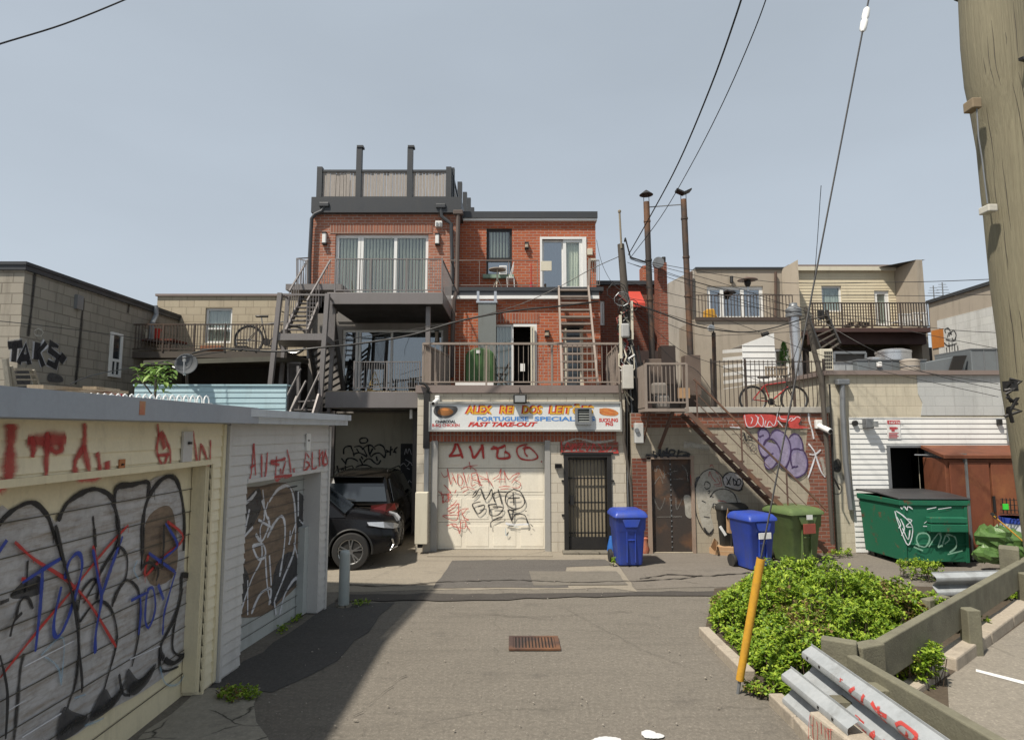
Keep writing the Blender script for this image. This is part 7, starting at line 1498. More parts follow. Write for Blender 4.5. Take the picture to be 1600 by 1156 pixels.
# cardboard
def carton(label, px, py, w_, d_, h_, rz, tilt=0, Y=None):
    t = thing('cardboard_box', label, 'box', (0, 0, 0), 'cardboard boxes beside the bins'); MB().box(-w_/2, w_/2, -d_/2, d_/2, 0, h_).build('carton', cardboard, t)
    MB().box(-w_/2+.01, w_/2-.01, -d_/2-.003, -d_/2-.0005, h_*.45, h_*.55).build('tape', M('tape_%d' % int(px), (.5,.36,.22)), t); mb = MB(); mb.bar((-w_/2, -d_/2, h_), (-w_/2-.08, -d_/2-.1, h_+.10), .004, .2); mb.build('flap', cardboard, t)
    p = P(px, py, Y) if Y else G(px, py); t.location = p if Y else (p.x, p.y, .005); t.rotation_euler = (tilt, 0, rz)
carton('tan cardboard box upright in front of the black bin', 1141, 862, .30, .10, .50, .1, -.12, None); carton('brown flattened box low beside the black bin', 1122, 864, .35, .3, .12, .4); carton('small box with white label wedged between black and blue bins', 1147, 832, .24, .12, .30, .1, .0, 11.9); carton('dark brown carton on the ground by the blue bin wheels', 1133, 866, .32, .25, .16, -.3); carton('cardboard carton slumped at the left foot of the dumpster', 1345, 850, .35, .3, .35, .2)
t = thing('paper_sheet', 'loose white paper sheet sticking out of the cardboard', 'paper', P(1130, 833, 11.8)); MB().bar(P(1125, 822, 11.8), P(1134, 836, 11.8), .012, .05).build('sheet', white, t)
t = thing('plastic_crate', 'black plastic crate with a green tag beside the dumpster', 'crate', G(1333, 856)); c = G(1333, 856); mb = MB()
for z in (.0, .06, .12): mb.box(c.x-.24, c.x+.24, c.y-.16, c.y-.14, z+.01, z+.045); mb.box(c.x-.24, c.x+.24, c.y+.14, c.y+.16, z+.01, z+.045); mb.box(c.x-.24, c.x-.22, c.y-.14, c.y+.14, z+.01, z+.045); mb.box(c.x+.22, c.x+.24, c.y-.14, c.y+.14, z+.01, z+.045)
mb.build('crate_wall', blackplastic, t); MB().box(c.x-.26, c.x-.20, c.y-.19, c.y-.161, .04, .11).build('tag', M('tag_green', (.1,.5,.08)), t)
# blue mop bucket items left of bin 1
t = thing('mop', 'pale handled mop with a blue head leaning behind the blue bin', 'mop', G(957, 862)); c = G(957, 862); mb = MB(); mb.tube([(c.x, c.y-.1, .3), P(955, 800, c.y+.1)], .014); mb.build('handle', offwhite, t); mb = MB(); mb.lathe((c.x-.03, c.y-.1, .02), [(.10, 0), (.09, .12), (.04, .32)], 12); mb.build('head', M('mop_blue', (.02,.12,.42), big=20), t, smooth=True)
t = thing('red_rag', 'crumpled red bag on the ground right of the lone blue bin', 'bag', G(1008, 866)); c = G(1008, 864); mb = MB(); mb.lathe((c.x, c.y, .0), [(.08, 0), (.10, .10), (.06, .22), (.08, .30), (.02, .36)], 9); mb.build('bag', M('rag_red', (.35,.07,.04), (.4,.2,.12), big=15), t, smooth=True)
# green garbage bag, black cart etc at the far right
t = thing('green_bag', 'heap of crumpled green plastic sheeting by the timber rail', 'bag', G(1555, 870)); mb = MB(); random.seed(8)
c = P(1552, 838, 10.9)
for k, (dx, dy, dz, r) in enumerate(((0, 0, -.02, .28), (.3, .05, -.08, .25), (-.16, -.05, -.28, .20), (.1, 0, -.25, .28), (.35, 0, -.3, .25))):
    rings = []; n1 = 9; n2 = 14
    for i in range(1, n1):
        ph = math.pi*i/n1; rings.append([c+Vector((dx, dy, dz))+Vector((math.sin(ph)*math.cos(2*math.pi*j/n2)*r*1.2, math.sin(ph)*math.sin(2*math.pi*j/n2)*r*.7, math.cos(ph)*r*.8))*random.uniform(.78, 1.15) for j in range(n2)])
    mb.loft(rings)
mb.build('sheeting', M('bag_green', (.06,.12,.03), (.09,.16,.045), .35, big=9, bmp=.5), t)
t = thing('shopping_cart', 'black folding cart with a bright green tag above the green sheeting', 'cart', P(1580, 830, 11.0)); mb = MB(); a = P(1562, 800, 11.0); 
for i in range(7): mb.bar(P(1566+i*6, 778, 11), P(1568+i*6, 802, 11), .012)
for y in (780, 788, 796, 802): mb.bar(P(1563, y, 11), P(1606, y+2, 11), .012)
for y in (780, 802): mb.bar(P(1563, y, 11), P(1563, y, 11.4), .012)
mb.build('basket', black, t); MB().pb(1568, 787, 1576, 796, 10.96, .02).build('tag', M('tag_lime', (.05,.6,.05)), t)
t = thing('storage_drum', 'white drum with blue bands under the black cart', 'drum', P(1590, 840, 11.3)); mb = MB(); c = P(1592, 834, 11.3); mb.lathe((c.x, c.y, c.z-.45), [(.27, 0), (.27, .75)], 22); mb.build('barrel', M('drum_white', (.55,.57,.58)), t, smooth=True); MB().lathe((c.x, c.y, c.z-.3), [(.275, 0), (.275, .22)], 22).build('band', bluebin, t, smooth=True); MB().lathe((c.x, c.y, c.z+.2), [(.275, 0), (.275, .1)], 22).build('band', bluebin, t)
t = thing('broom', 'yellow handled broom lying across the green sheeting', 'broom', P(1575, 825, 10.7)); MB().tube([P(1553, 806, 10.75), P(1606, 852, 10.6)], .012).build('handle', yellowpl, t); MB().bar(P(1549, 801, 10.8), P(1557, 810, 10.75), .06, .04).build('head', black, t)

# ================================================================= FOREGROUND RAILS
def wbeam(A, B, ztop, n1, name='steel_beam', face=-1, open_end=True):
    """corrugated guard rail skin between A and B, ridges on the lane side"""
    A = Vector(A); B = Vector(B); d = (B-A).normalized(); n = Vector((d.y, -d.x, 0))*face
    prof = [(a*1.2, b*1.25) for a, b in ((0, 0), (.0, -.015), (.045, -.04), (.07, -.055), (.075, -.075), (.07, -.095), (.02, -.13), (.0, -.155), (.02, -.18), (.07, -.215), (.075, -.235), (.07, -.255), (.045, -.27), (0, -.295), (0, -.31))]
    v = []
    for q in (A, B):
        for t_ in (0, .004): v += [q + n*(a+t_) + Vector((0,0,ztop+b)) for a, b in prof]
    k = len(prof); f = []
    for i in range(k-1): f += [(i, i+1, 2*k+i+1, 2*k+i), (k+i, 3*k+i, 3*k+i+1, k+i+1), (i, k+i, k+i+1, i+1), (2*k+i, 2*k+i+1, 3*k+i+1, 3*k+i)]
    f += [(0, 2*k, 3*k, k), (k-1, 2*k-1, 4*k-1, 3*k-1)]
    mb = MB(); mb.add(v, f); return mb, n, d
WA = G(1268, 1005, .62); WB = G(1486, 1156, .62)
dW = (WB-WA).normalized(); WB2 = WA + dW*3.4
gr1 = thing('guard_rail', 'galvanised steel guard rail with red scrawl beside the shrub bed', 'guard rail', (2.7, 4.5, 0))
mb, nW, _ = wbeam((WA.x, WA.y, 0), (WB2.x, WB2.y, 0), .62, 0); mb.build('steel_beam', galv, gr1, smooth=True)
lane = Vector((-1, 0, 0)); sgnW = 1 if nW.dot(lane) > 0 else -1
if sgnW < 0:
    o = [x for x in sc.objects if x.parent == gr1][0]; bpy.data.objects.remove(o); mb, nW, _ = wbeam((WA.x, WA.y, 0), (WB2.x, WB2.y, 0), .62, 0, face=1); mb.build('steel_beam', galv, gr1, smooth=True)
mb = MB()
for u, zz in ((.10, .532), (.10, .33), (.30, .532), (.30, .33)):
    p = Vector((WA.x, WA.y, 0))+dW*u+nW*.089+Vector((0,0,zz-.0)); mb.bar(p-dW*.014, p+dW*.014, .010, .02)
mb.build('bolt_holes', blackhole, gr1)
# red paint on the two ridges: points (along, height) mapped to the ridge surface
class RidgeFn:
    def __init__(s, zc): s.zc = zc
    def __call__(s, px, py, off): return Vector((WA.x, WA.y, 0)) + dW*px + nW*(.0752+off) + Vector((0, 0, s.zc+py))
def ridge_strokes(zc, lines, wd, par, nm):
    v = []; f = []; uv = []; q = 0
    for ln in lines:
        pts = smoothpts(ln, 5); n_ = len(pts); b0 = len(v); q += 1
        for i, p in enumerate(pts):
            a = pts[min(i+1, n_-1)]; b = pts[max(i-1, 0)]; dx, dy = a[0]-b[0], a[1]-b[1]; L = math.hypot(dx, dy) or 1; sx, sy = -dy/L*wd/2, dx/L*wd/2
            for s_, w_ in ((1, 0), (-1, 1)):
                x, y = p[0]+sx*s_, p[1]+sy*s_; yy = max(-.05, min(.05, y)); dep = .0902 - max(0, abs(yy)-.012)**1.0*.55
                v.append(Vector((WA.x, WA.y, 0)) + dW*x + nW*(dep+.004+.0004*q) + Vector((0, 0, zc+yy))); uv.append((0, w_))
        for i in range(n_-1): f.append((b0+2*i, b0+2*i+1, b0+2*i+3, b0+2*i+2))
    L = WL[par.name]; me = bpy.data.meshes.new(nm); me.from_pydata([p-L for p in v], [], f); ul = me.uv_layers.new(name='uv')
    for lp in me.loops: ul.data[lp.index].uv = uv[lp.vertex_index]
    me.materials.append(P_redl); o = bpy.data.objects.new(nm, me); sc.collection.objects.link(o); o.parent = par; WL[o.name] = L
ridge_strokes(.62-.09, [[(.62, .03), (.66, -.03)], [(.62, .03), (.56, -.03)], [(.80, .04), (.74, -.03), (.80, -.04)], [(.92, .04), (.90, -.03), (.80, -.035)], [(1.02, .03), (1.10, 0), (1.20, .01)], [(1.10, .035), (1.13, -.035), (1.18, -.04)], [(1.30, .0), (1.36, .04), (1.50, .03), (1.46, -.03), (1.36, -.035), (1.31, -.02)], [(1.42, .01), (1.40, -.03)], [(1.7, .03), (1.62, -.03), (1.9, 0)]], .036, gr1, 'graffiti')
ridge_strokes(.62-.293, [[(.62, .03), (.60, -.03)], [(.68, .03), (.66, -.03)], [(.78, .03), (.92, .0), (.90, -.035)], [(.80, .02), (.90, .02)], [(1.04, .03), (1.0, -.03), (1.12, -.03), (1.16, .03)], [(1.25, .03), (1.2, -.03)], [(1.42, .035), (1.36, -.03), (1.62, -.03), (1.60, .03)], [(1.36, 0), (1.50, -.01)], [(1.75, .03), (1.72, -.03), (1.9, -.03)]], .055, gr1, 'graffiti')
for u in (.75, 2.6):
    p = Vector((WA.x, WA.y, 0))+dW*u-nW*.12; MB().bar(p, p+Vector((0,0,.56)), .16, .16).build('post', olive, gr1, bevel=.01)
# bent second piece on the lane side
g2 = thing('guard_rail_piece', 'shorter bent steel rail piece sagging below the main guard rail', 'guard rail', (2.4, 5.0, 0))
A2 = G(1236, 1040, .42); B2 = G(1342, 1122, .42); dd2 = (B2-A2).normalized()
mb, n2_, _ = wbeam((A2.x, A2.y, 0), (B2.x, B2.y, 0), .42, 0, face=(1 if Vector((dd2.y, -dd2.x, 0)).dot(lane) > 0 else -1)); mb.build('steel_beam', galv, g2, smooth=True)
mb = MB()
for u in (.6, .8): 
    for zz in (.33, .127): p = Vector((A2.x, A2.y, 0))+dd2*u+n2_*.089+Vector((0,0,zz)); mb.bar(p-dd2*.014, p+dd2*.014, .010, .02)
mb.build('bolt_holes', blackhole, g2)
p = Vector((A2.x, A2.y, 0))+dd2*.62-n2_*.10; MB().bar(p, p+Vector((0,0,.40)), .14, .14).build('post', olive, g2)
# heavy timber rails
def timber(name, label, pts, ztop, h, wd, posts, cat='timber rail'):
    t = thing(name, label, cat, (*pts[0][:2], 0)); a = Vector((*pts[0][:2], 0)); 
    for i in range(len(pts)-1):
        p, q = Vector((*pts[i][:2], ztop-h/2)), Vector((*pts[i+1][:2], ztop-h/2)); MB().bar(p, q, wd, h).build('beam', olive, t, bevel=.012)
    for (u, side, ph) in posts:
        p = Vector((*pts[0][:2], 0)).lerp(Vector((*pts[-1][:2], 0)), u); d = (Vector((*pts[-1][:2], 0))-Vector((*pts[0][:2], 0))).normalized(); n = Vector((-d.y, d.x, 0))
        q = p+n*side; MB().bar(q, q+Vector((0,0,ph)), .15, .15).build('post', olive, t, bevel=.01)
        c = q+Vector((0,0,ph*.8))-n*side*1.3; MB().bar(c, c+n*.02*(1 if side < 0 else -1), .03, .03).build('bolt', black, t)
    return t
a = G(1356, 1010, .60); b = G(1605, 870, .60); b = a+(b-a)*1.4
timber('timber_rail', 'long olive timber guard rail running away to the right', [a, b], .60, .34, .09, ((.30, -.12, .5), (.62, -.12, .5), (.9, -.12, .5)))
a = G(1289, 996, .64); b = G(1572, 1160, .64); mid_ = G(1330, 1022, .64); b = mid_+(b-mid_)*1.5
timber('timber_rail', 'olive timber guard rail behind the scrawled steel rail', [mid_, b], .64, .26, .09, ((.45, .11, .55),))
a = G(1283, 994, .66); b = G(1332, 1004, .66); timber('timber_stub', 'short olive timber stub joining the two timber rails', [a, (b.x+.05, b.y+.02)], .66, .26, .12, ())
a = G(1336, 1008, .62); b = G(1372, 1001, .62); timber('timber_stub', 'short olive timber block between the long rails at their corner', [a, b], .62, .24, .14, ())
t = timber('timber_post', 'square olive timber post with notched top by the far end of the long rail', [G(1560, 853, .75), G(1592, 856, .75)], .75, .45, .35, ((.2, .0, .4),), cat='post')
a = G(1445, 936, .35); b = G(1478, 930, .35); timber('timber_stub', 'low olive timber stub poking out of the shrubs behind the long rail', [a, b], .35, .22, .12, ())
g3 = thing('guard_rail_far', 'distant galvanised rail lying between dumpster and shrubs', 'guard rail', G(1500, 900)); A3, B3 = G(1455, 893, .45), G(1560, 890, .45); dd3 = (B3-A3).normalized(); mb, _, _ = wbeam((A3.x, A3.y, 0), (B3.x, B3.y, 0), .45, 0, face=1); mb.build('steel_beam', galv, g3, smooth=True)
p = A3.lerp(B3, .3); MB().bar((p.x, p.y+.15, 0), (p.x, p.y+.15, .4), .1, .1).build('post', olive, g3)
# concrete block with red letters
cb = thing('concrete_block', 'tan concrete block with red scrawl at the bottom edge of the bed', 'block', G(1290, 1180)); a, b = G(1263, 1110, .30), G(1345, 1170, .30); dd4 = (b-a).normalized(); nn = Vector((-dd4.y, dd4.x, 0)); nn = nn if nn.x > 0 else -nn
q = [Vector((a.x, a.y, 0)), Vector((a.x, a.y, 0))+dd4*1.3, Vector((a.x, a.y, 0))+dd4*1.3+nn*.42, Vector((a.x, a.y, 0))+nn*.42]
MB().prism(q, (0, 0, .30)).build('block', kerbm, cb, bevel=.02)
s = Spray(lambda px, py, off: PW(px, py, (q[1]), (q[0]), -off) if False else PW(px, py, q[0], q[1], off), (1230, 960), 5.896, off=.006)
s.st(P_redl, 9, [(210,920),(200,1000),(195,1140)], [(240,930),(235,1060),(240,1150)], [(215,1010),(235,1020)], [(270,980),(280,1060),(275,1150)], [(310,985),(315,1100)], [(345,1050),(350,1140)], [(340,1030),(375,1100)], [(375,1040),(380,1150)], [(400,1050),(400,1150)], [(360,1050),(420,1060)])
s.build(cb)
t = thing('boulder', 'rounded grey concrete lump behind the red lettered block', 'rock', G(1375, 1130)); c = G(1375, 1140); mb = MB(); random.seed(2)
rings = []
for i in range(1, 8): ph = math.pi*i/8; rings.append([Vector((c.x, c.y, .1))+Vector((math.sin(ph)*math.cos(2*math.pi*j/14)*.25, math.sin(ph)*math.sin(2*math.pi*j/14)*.22, math.cos(ph)*.2))*random.uniform(.9, 1.1) for j in range(14)])
mb.loft(rings); mb.build('stone', concrete_old, t, smooth=True)
# yellow guy guard and guy wire
gb = G(1152, 1083); yt = P(1189, 872, 5.95)
gy = thing('guy_guard', 'leaning yellow plastic guy wire guard at the corner of the shrub bed', 'guard', (gb.x, gb.y, 0))
mb = MB(); p0 = gb.lerp(yt, .10); mb.tube([p0, gb.lerp(yt, .5), yt], [.036, .038, .040], n=14); mb.build('sleeve', yellowpl, gy, smooth=True); mb = MB(); mb.tube([yt-(yt-p0)*.004, yt+(yt-p0)*.002], .034, n=14); mb.build('opening', blackhole, gy)
MB().tube([gb-Vector((0,0,.03)), p0+(yt-p0)*.02], .016).build('anchor_rod', galvdark, gy)
top = P(1357, 0, 9.5); top = yt + (P(1353, 22, 9.0)-yt)*1.25
gw = thing('guy_wire', 'thin dark guy wire rising from the yellow guard with a white insulator', 'wire', (yt.x, yt.y, yt.z)); MB().tube([yt, yt+(top-yt)*.5, top], [.009, .012, .016], n=6).build('wire', black, gw)
i0, i1 = None, None
for u in [k/400 for k in range(400)]:
    p = yt+(top-yt)*u; r = p-CAM; yy = r.y*math.cos(TH)+r.z*math.sin(TH); zz = -r.y*math.sin(TH)+r.z*math.cos(TH); py = 578-F*zz/yy
    if i0 is None and py < 50: i0 = p
    if i1 is None and py < 14: i1 = p
if i0 and i1: MB().tube([i0, i0.lerp(i1, .1), i0.lerp(i1, .4), i0.lerp(i1, .5), i0.lerp(i1, .6), i0.lerp(i1, .9), i1], [.02, .05, .055, .035, .055, .05, .02], n=14).build('insulator', white, gw, smooth=True)
# big pole
crk = M('pole_crack', (.05,.042,.03), dirt=0)
bp = thing('utility_pole', 'huge weathered wooden utility pole leaning at the right edge', 'utility pole', (4.4, 4.5, 0)); Yp = 4.45
def pc(pxl, py, r): a = P(pxl, py, Yp); return Vector((a.x+r, Yp, a.z))
mb = MB(); edge = [(1502, -160), (1508, 0), (1511, 60), (1517, 120), (1527, 165), (1537, 220), (1544, 290), (1549, 330), (1556, 400), (1560, 440), (1571, 520), (1578, 600), (1588, 660), (1600, 740), (1616, 860), (1640, 1050)]
pts = []; rr = []; random.seed(12)
for i, (a, b) in enumerate(edge): r = .215+.0008*(b+160)/10*.6+random.uniform(-.004, .004); pts.append(pc(a, b, r)); rr.append(r)
last = pts[-1]; d = (pts[-1]-pts[-2]).normalized(); pts.append(last + d*((last.z+.3)/-d.z)); rr.append(rr[-1]+.01)
mb.tube(pts, rr, n=28); mb.build('pole_shaft', polewood, bp, smooth=True)
for (px, py, hh, m_, nm) in ((1524, 160, .05, M('clamp_brown', (.25,.19,.12)), 'clamp'), (1549, 324, .035, M('clamp_white', (.5,.48,.42)), 'clamp')):
    c = P(px, py, Yp-.12); MB().box(c.x-.02, c.x+.05, c.y+.0, c.y+.10, c.z-hh*.8, c.z+hh*.8).build(nm, m_, bp, bevel=.008)
MB().tube([P(1526, 168, Yp-.1), P(1529, 215, Yp-.1), P(1534, 245, Yp-.1), P(1543, 318, Yp-.1)], .005).build('ground_wire', galvdark, bp)
mb = MB(); random.seed(6)
for k in range(7): c = P(1572+random.uniform(-6, 8), 592+k*9, Yp-.25); mb.tube([c, c+Vector((random.uniform(-.06,.08), -.03, random.uniform(-.08,.05))), c+Vector((random.uniform(-.05,.08), 0, random.uniform(-.08,.02)))], .012, n=6)
mb.box(P(1566, 600, Yp-.2).x, P(1576, 600, Yp-.2).x, Yp-.28, Yp-.2, P(1570, 612, Yp-.2).z, P(1570, 596, Yp-.2).z); mb.build('cable_clamps', black, bp)
random.seed(40); mb = MB(); top_, bot_ = pts[0], pts[-2]
for k in range(34):
    u = random.uniform(0, .8); L = random.uniform(.02, .14); a_ = random.uniform(3.3, 5.3); q_ = []
    for i in range(7):
        w_ = u+L*i/6; j = w_*(len(pts)-2); j0 = int(j); c = pts[j0].lerp(pts[j0+1], j-j0); r = rr[j0]+(rr[j0+1]-rr[j0])*(j-j0); b_2 = a_+.008*math.sin(i*1.4+k); q_.append(c+Vector((math.cos(b_2), math.sin(b_2), 0))*(r-.001))
    mb.tube(q_, [.0007, .002, .0025, .003, .0025, .002, .0007], n=5)
mb.build('crack', crk, bp)
MB().bar(P(1595, 92, Yp-.3), P(1612, 96, Yp-.2), .03, .02).build('bolt', black, bp); MB().tube([P(1488, -8, 5), P(1494, -2, 5), P(1500, 0, 5)], .02).build('hook', black, bp)
# ================================================================= OVERHEAD WIRES
def wire(label, pts, r=.01, sag=0, group=None, name='overhead_wire', m=None):
    """pts are photo point + distance; the wire runs as a smooth 3D curve between them"""
    q = [P(*p) for p in pts]; out = []
    if len(q) == 2:
        for i in range(17): u = i/16; v = q[0].lerp(q[1], u); out.append(v-Vector((0, 0, sag*4*u*(1-u))))
    else:
        n = len(q)
        for i in range(n-1):
            p0, p1, p2, p3 = q[max(i-1, 0)], q[i], q[i+1], q[min(i+2, n-1)]
            for k in range(6): t = k/6; out.append(.5*((2*p1)+(p2-p0)*t+(2*p0-5*p1+4*p2-p3)*t*t+(3*p1-p0-3*p2+p3)*t**3))
        out.append(q[-1])
    return MB().tube(out, r, n=6).build(name, m or black, label=label, cat='wire', group=group, smooth=True)
wire('thick black wire crossing the upper left corner of the sky', [(-40, 84, 5), (0, 69, 5.2), (100, 38, 5.6), (195, 0, 6), (260, -30, 6.3)], .008)
wire('thick dark wire rising steeply from the service pole to the top edge, left of two', [(982, 398, 12.9), (1016, 338, 10.5), (1060, 255, 8.8), (1110, 137, 7.2), (1150, 25, 6.2), (1170, -40, 5.8)], .011)
wire('thin dark wire rising to the top edge, right of two', [(984, 404, 12.9), (1032, 340, 11), (1080, 258, 9.2), (1130, 160, 7.7), (1180, 45, 6.5), (1210, -40, 5.9)], .007)
wire('thick black cable sagging from the brick house across the shop to the stair', [(935, 471, 13), (878, 478, 12.6), (800, 486, 12.4), (720, 501, 12.2), (640, 524, 12), (560, 537, 11.8), (500, 543, 11.6), (430, 549, 11.5), (340, 545, 11.2), (300, 552, 11)], .02)
wire('thin wire from service pole down left over the upper terrace', [(967, 401, 12.9), (925, 420, 12.9), (868, 451, 13), (800, 480, 13), (700, 505, 12.8), (610, 520, 12.5), (520, 533, 12)], .008)
wire('long thin wire level over the right hand roofs', [(985, 404, 12.9), (1200, 440, 12.5), (1400, 441, 11), (1560, 436, 9), (1640, 432, 8)], .006)
grp = 'service wires fanning from the pole over the right yards'
lb = 'thin service wire fanning from the service pole over the right yards'
fan = [((985, 405), (1120, 440), (1268, 490)), ((980, 410), (1100, 452), (1262, 496)), ((980, 470), (1090, 505), (1180, 520), (1268, 500)), ((985, 478), (1080, 520), (1150, 523), (1290, 515)), ((985, 405), (1150, 455), (1400, 462), (1560, 460)),
       ((985, 480), (1060, 545), (1120, 570), (1200, 600)), ((980, 465), (1120, 495), (1300, 560), (1560, 620)), ((985, 412), (1200, 470), (1440, 510), (1560, 520)), ((980, 440), (1100, 470), (1300, 495), (1560, 545)), ((980, 484), (1050, 560), (1090, 580), (1130, 640)), ((1080, 455), (1180, 480), (1350, 560), (1560, 600)), ((1268, 492), (1350, 540), (1440, 580), (1575, 612))]
for i, f_ in enumerate(fan): wire(lb, [(a, b, 12.85 - (a-980)*.0035*(1 if a > 1300 else .5)) for a, b in f_], .0055, group=grp)
wire('thick dark cable from the service pole to the ringed vent pipe', [(985, 472, 12.8), (1040, 492, 12.7), (1100, 512, 12.6), (1180, 518, 12.6), (1268, 494, 12.5)], .014)
MB().tube([P(976, 378, 12.9), P(977, 372, 12.85), P(985, 402, 12.8), P(1010, 410, 12.8)], .018, n=6).build('drip_loop', black, label='short thick cable loop at the head of the service pole', cat='wire')
wire('thin wire strung across the grey block side wall', [(-20, 500, 8), (60, 508, 9), (170, 522, 10), (300, 540, 11), (420, 545, 11.5)], .006)
wire('wire sagging from the garage roof to the dark canopy', [(110, 600, 8), (150, 585, 8.5), (230, 570, 10), (330, 552, 11), (380, 546, 11.3)], .008)
wire('thin wire drooping from the shop roof corner to the service pole', [(932, 375, 16.0), (940, 410, 14.5), (955, 440, 13.4), (972, 455, 12.95)], .006)
wire('thin guy wire from the dark cable riser down beside the white slatted shed', [(1283, 290, 11), (1268, 470, 12.2), (1240, 560, 12.3), (1215, 650, 12.2)], .006)
# ================================================================= CARS
def car(label, paint, rear=False):
    """compact SUV, nose towards +x, centred on the wheelbase"""
    t = thing('suv', label, 'car', (0, 0, 0)); W = .90
    prof_low = [(-2.22, .34, .62, .86), (-2.18, .28, .80, .93), (-1.9, .22, 1.00, .97), (-1.2, .20, 1.04, 1.0), (0, .20, 1.02, 1.0), (.95, .20, 1.00, 1.0), (1.35, .20, .99, .99), (1.8, .22, .93, .95), (2.1, .28, .84, .86), (2.22, .34, .70, .74), (2.26, .40, .56, .66)]
    rings = []
    for x, z0, z1, k in prof_low:
        w_ = W*k; zm_ = (z0+z1)/2
        rings.append([Vector((x, y, z)) for y, z in ((-w_*.72, z0), (-w_*.95, z0+.05), (-w_, zm_-.05), (-w_*.985, zm_+.14), (-w_*.93, z1-.04), (-w_*.80, z1), (0, z1+.025), (w_*.80, z1), (w_*.93, z1-.04), (w_*.985, zm_+.14), (w_, zm_-.05), (w_*.95, z0+.05), (w_*.72, z0))])
    mb = MB(); mb.loft(rings); body = mb.build('body', paint, t, smooth=True, ang=50)
    # wheel arches cut out
    cut = MB()
    for x in (-1.33, 1.35):
        for s_ in (-1, 1): cut.lathe((x, s_*W*1.0-.16, .35), [(.40, -.12), (.40, .45)] if s_ > 0 else [(.40, -.12), (.40, .45)], 28, axis='Y')
    co = cut.build('cutter', paint, keep=True); bo = body.modifiers.new('b', 'BOOLEAN'); bo.operation = 'DIFFERENCE'; bo.object = co; bo.solver = 'EXACT'
    dg = bpy.context.evaluated_depsgraph_get(); nm = bpy.data.meshes.new_from_object(body.evaluated_get(dg)); body.modifiers.clear(); body.data = nm; bpy.data.objects.remove(co)
    for pl in nm.polygons: pl.use_smooth = True
    try: nm.set_sharp_from_angle(angle=rad(50))
    except Exception: pass
    # cabin
    cab = [(-2.02, .98, 1.02, .80, .78), (-1.86, .98, 1.36, .80, .66), (-1.70, .98, 1.58, .80, .60), (-1.2, .98, 1.66, .82, .62), (-.3, .98, 1.68, .83, .62), (.35, .98, 1.62, .83, .60), (.62, .98, 1.50, .82, .60), (1.22, .98, 1.02, .80, .76)]
    mb = MB(); rings = []
    for x, z0, z1, w0, w1 in cab: rings.append([Vector((x, y, z)) for y, z in ((-w0, z0), (-w1-.02, z1-.05), (-w1+.06, z1), (0, z1+.025), (w1-.06, z1), (w1+.02, z1-.05), (w0, z0))])
    mb.loft(rings); mb.build('cabin', paint, t, smooth=True, ang=35)
    def panel(x0, x1, x2, x3, side):  # side glass between x0..x1 at foot and x2..x3 at top
        z0, z1 = 1.04, 1.52; y0, y1 = .815, .655; s_ = side
        mb = MB(); v = [Vector((x0, s_*y0, z0)), Vector((x1, s_*y0, z0)), Vector((x3, s_*y1, z1)), Vector((x2, s_*y1, z1))]; mb.prism(v, (0, -.02*s_, 0)); mb.build('side_window', carglass, t, bevel=.008)
    for s_ in (-1, 1): panel(-1.78, -1.12, -1.52, -1.08, s_); panel(-1.06, -.22, -1.03, -.24, s_); panel(-.16, .92, -.18, .44, s_)
    mb = MB(); mb.prism([(1.20, -.72, 1.045), (1.20, .72, 1.045), (.66, .56, 1.49), (.66, -.56, 1.49)], (.012, 0, .012)); mb.build('windscreen', carglass, t)
    mb = MB(); mb.prism([(-2.03, -.70, 1.06), (-2.03, .70, 1.06), (-1.84, .60, 1.44), (-1.84, -.60, 1.44)], (-.012, 0, .006)); mb.build('rear_window', carglass, t)
    mb = MB(); mb.box(-1.98, -1.66, -.58, .58, 1.575, 1.60); mb.build('spoiler', paint, t, bevel=.01)
    mb = MB(); [mb.tube([(-1.5, s_*.60, 1.66), (-1.4, s_*.60, 1.71), (.1, s_*.60, 1.72), (.25, s_*.60, 1.66)], .014) for s_ in (-1, 1)]; mb.build('roof_rails', black, t)
    for s_ in (-1, 1):
        mb = MB(); mb.prism([(2.00, s_*.84, .80), (1.62, s_*.915, .86), (1.66, s_*.92, .92), (2.04, s_*.78, .87), (2.20, s_*.55, .80), (2.215, s_*.58, .73), (2.10, s_*.78, .74)], (0, 0, .004)); 
        rr_ = [[Vector((2.19, s_*.45, .72)), Vector((2.21, s_*.45, .79))], [Vector((2.12, s_*.70, .74)), Vector((2.12, s_*.70, .85))], [Vector((1.95, s_*.86, .78)), Vector((1.93, s_*.83, .89))], [Vector((1.66, s_*.925, .84)), Vector((1.62, s_*.90, .90))]]
        mb = MB(); v = [p + Vector((.03, s_*.015, 0)) for q in rr_ for p in q]; mb.add(v, [(2*i, 2*i+2, 2*i+3, 2*i+1) for i in range(3)]); o = mb.build('headlight', clearlens, t); sm = o.modifiers.new('s', 'SOLIDIFY'); sm.thickness = .02
        mb = MB(); v = [Vector(p) for p in ((-2.235, s_*.40, .92), (-2.235, s_*.40, 1.0), (-2.18, s_*.70, .86), (-2.12, s_*.72, 1.03), (-1.98, s_*.90, .88), (-1.93, s_*.86, 1.02), (-1.75, s_*.92, .93), (-1.72, s_*.895, .99))]; mb.add(v, [(2*i, 2*i+2, 2*i+3, 2*i+1) for i in range(3)]); o = mb.build('taillight', redlens, t); sm = o.modifiers.new('s', 'SOLIDIFY'); sm.thickness = .03
        mb = MB(); mb.loft([[Vector((.84+dx, s_*(.86+u), 1.05+dz)) for dx, dz in ((-.05,-.05),(.06,-.04),(.05,.07),(-.04,.08))] for u in (0, .05, .16, .19)]); mb.build('mirror', paint, t, bevel=.01)
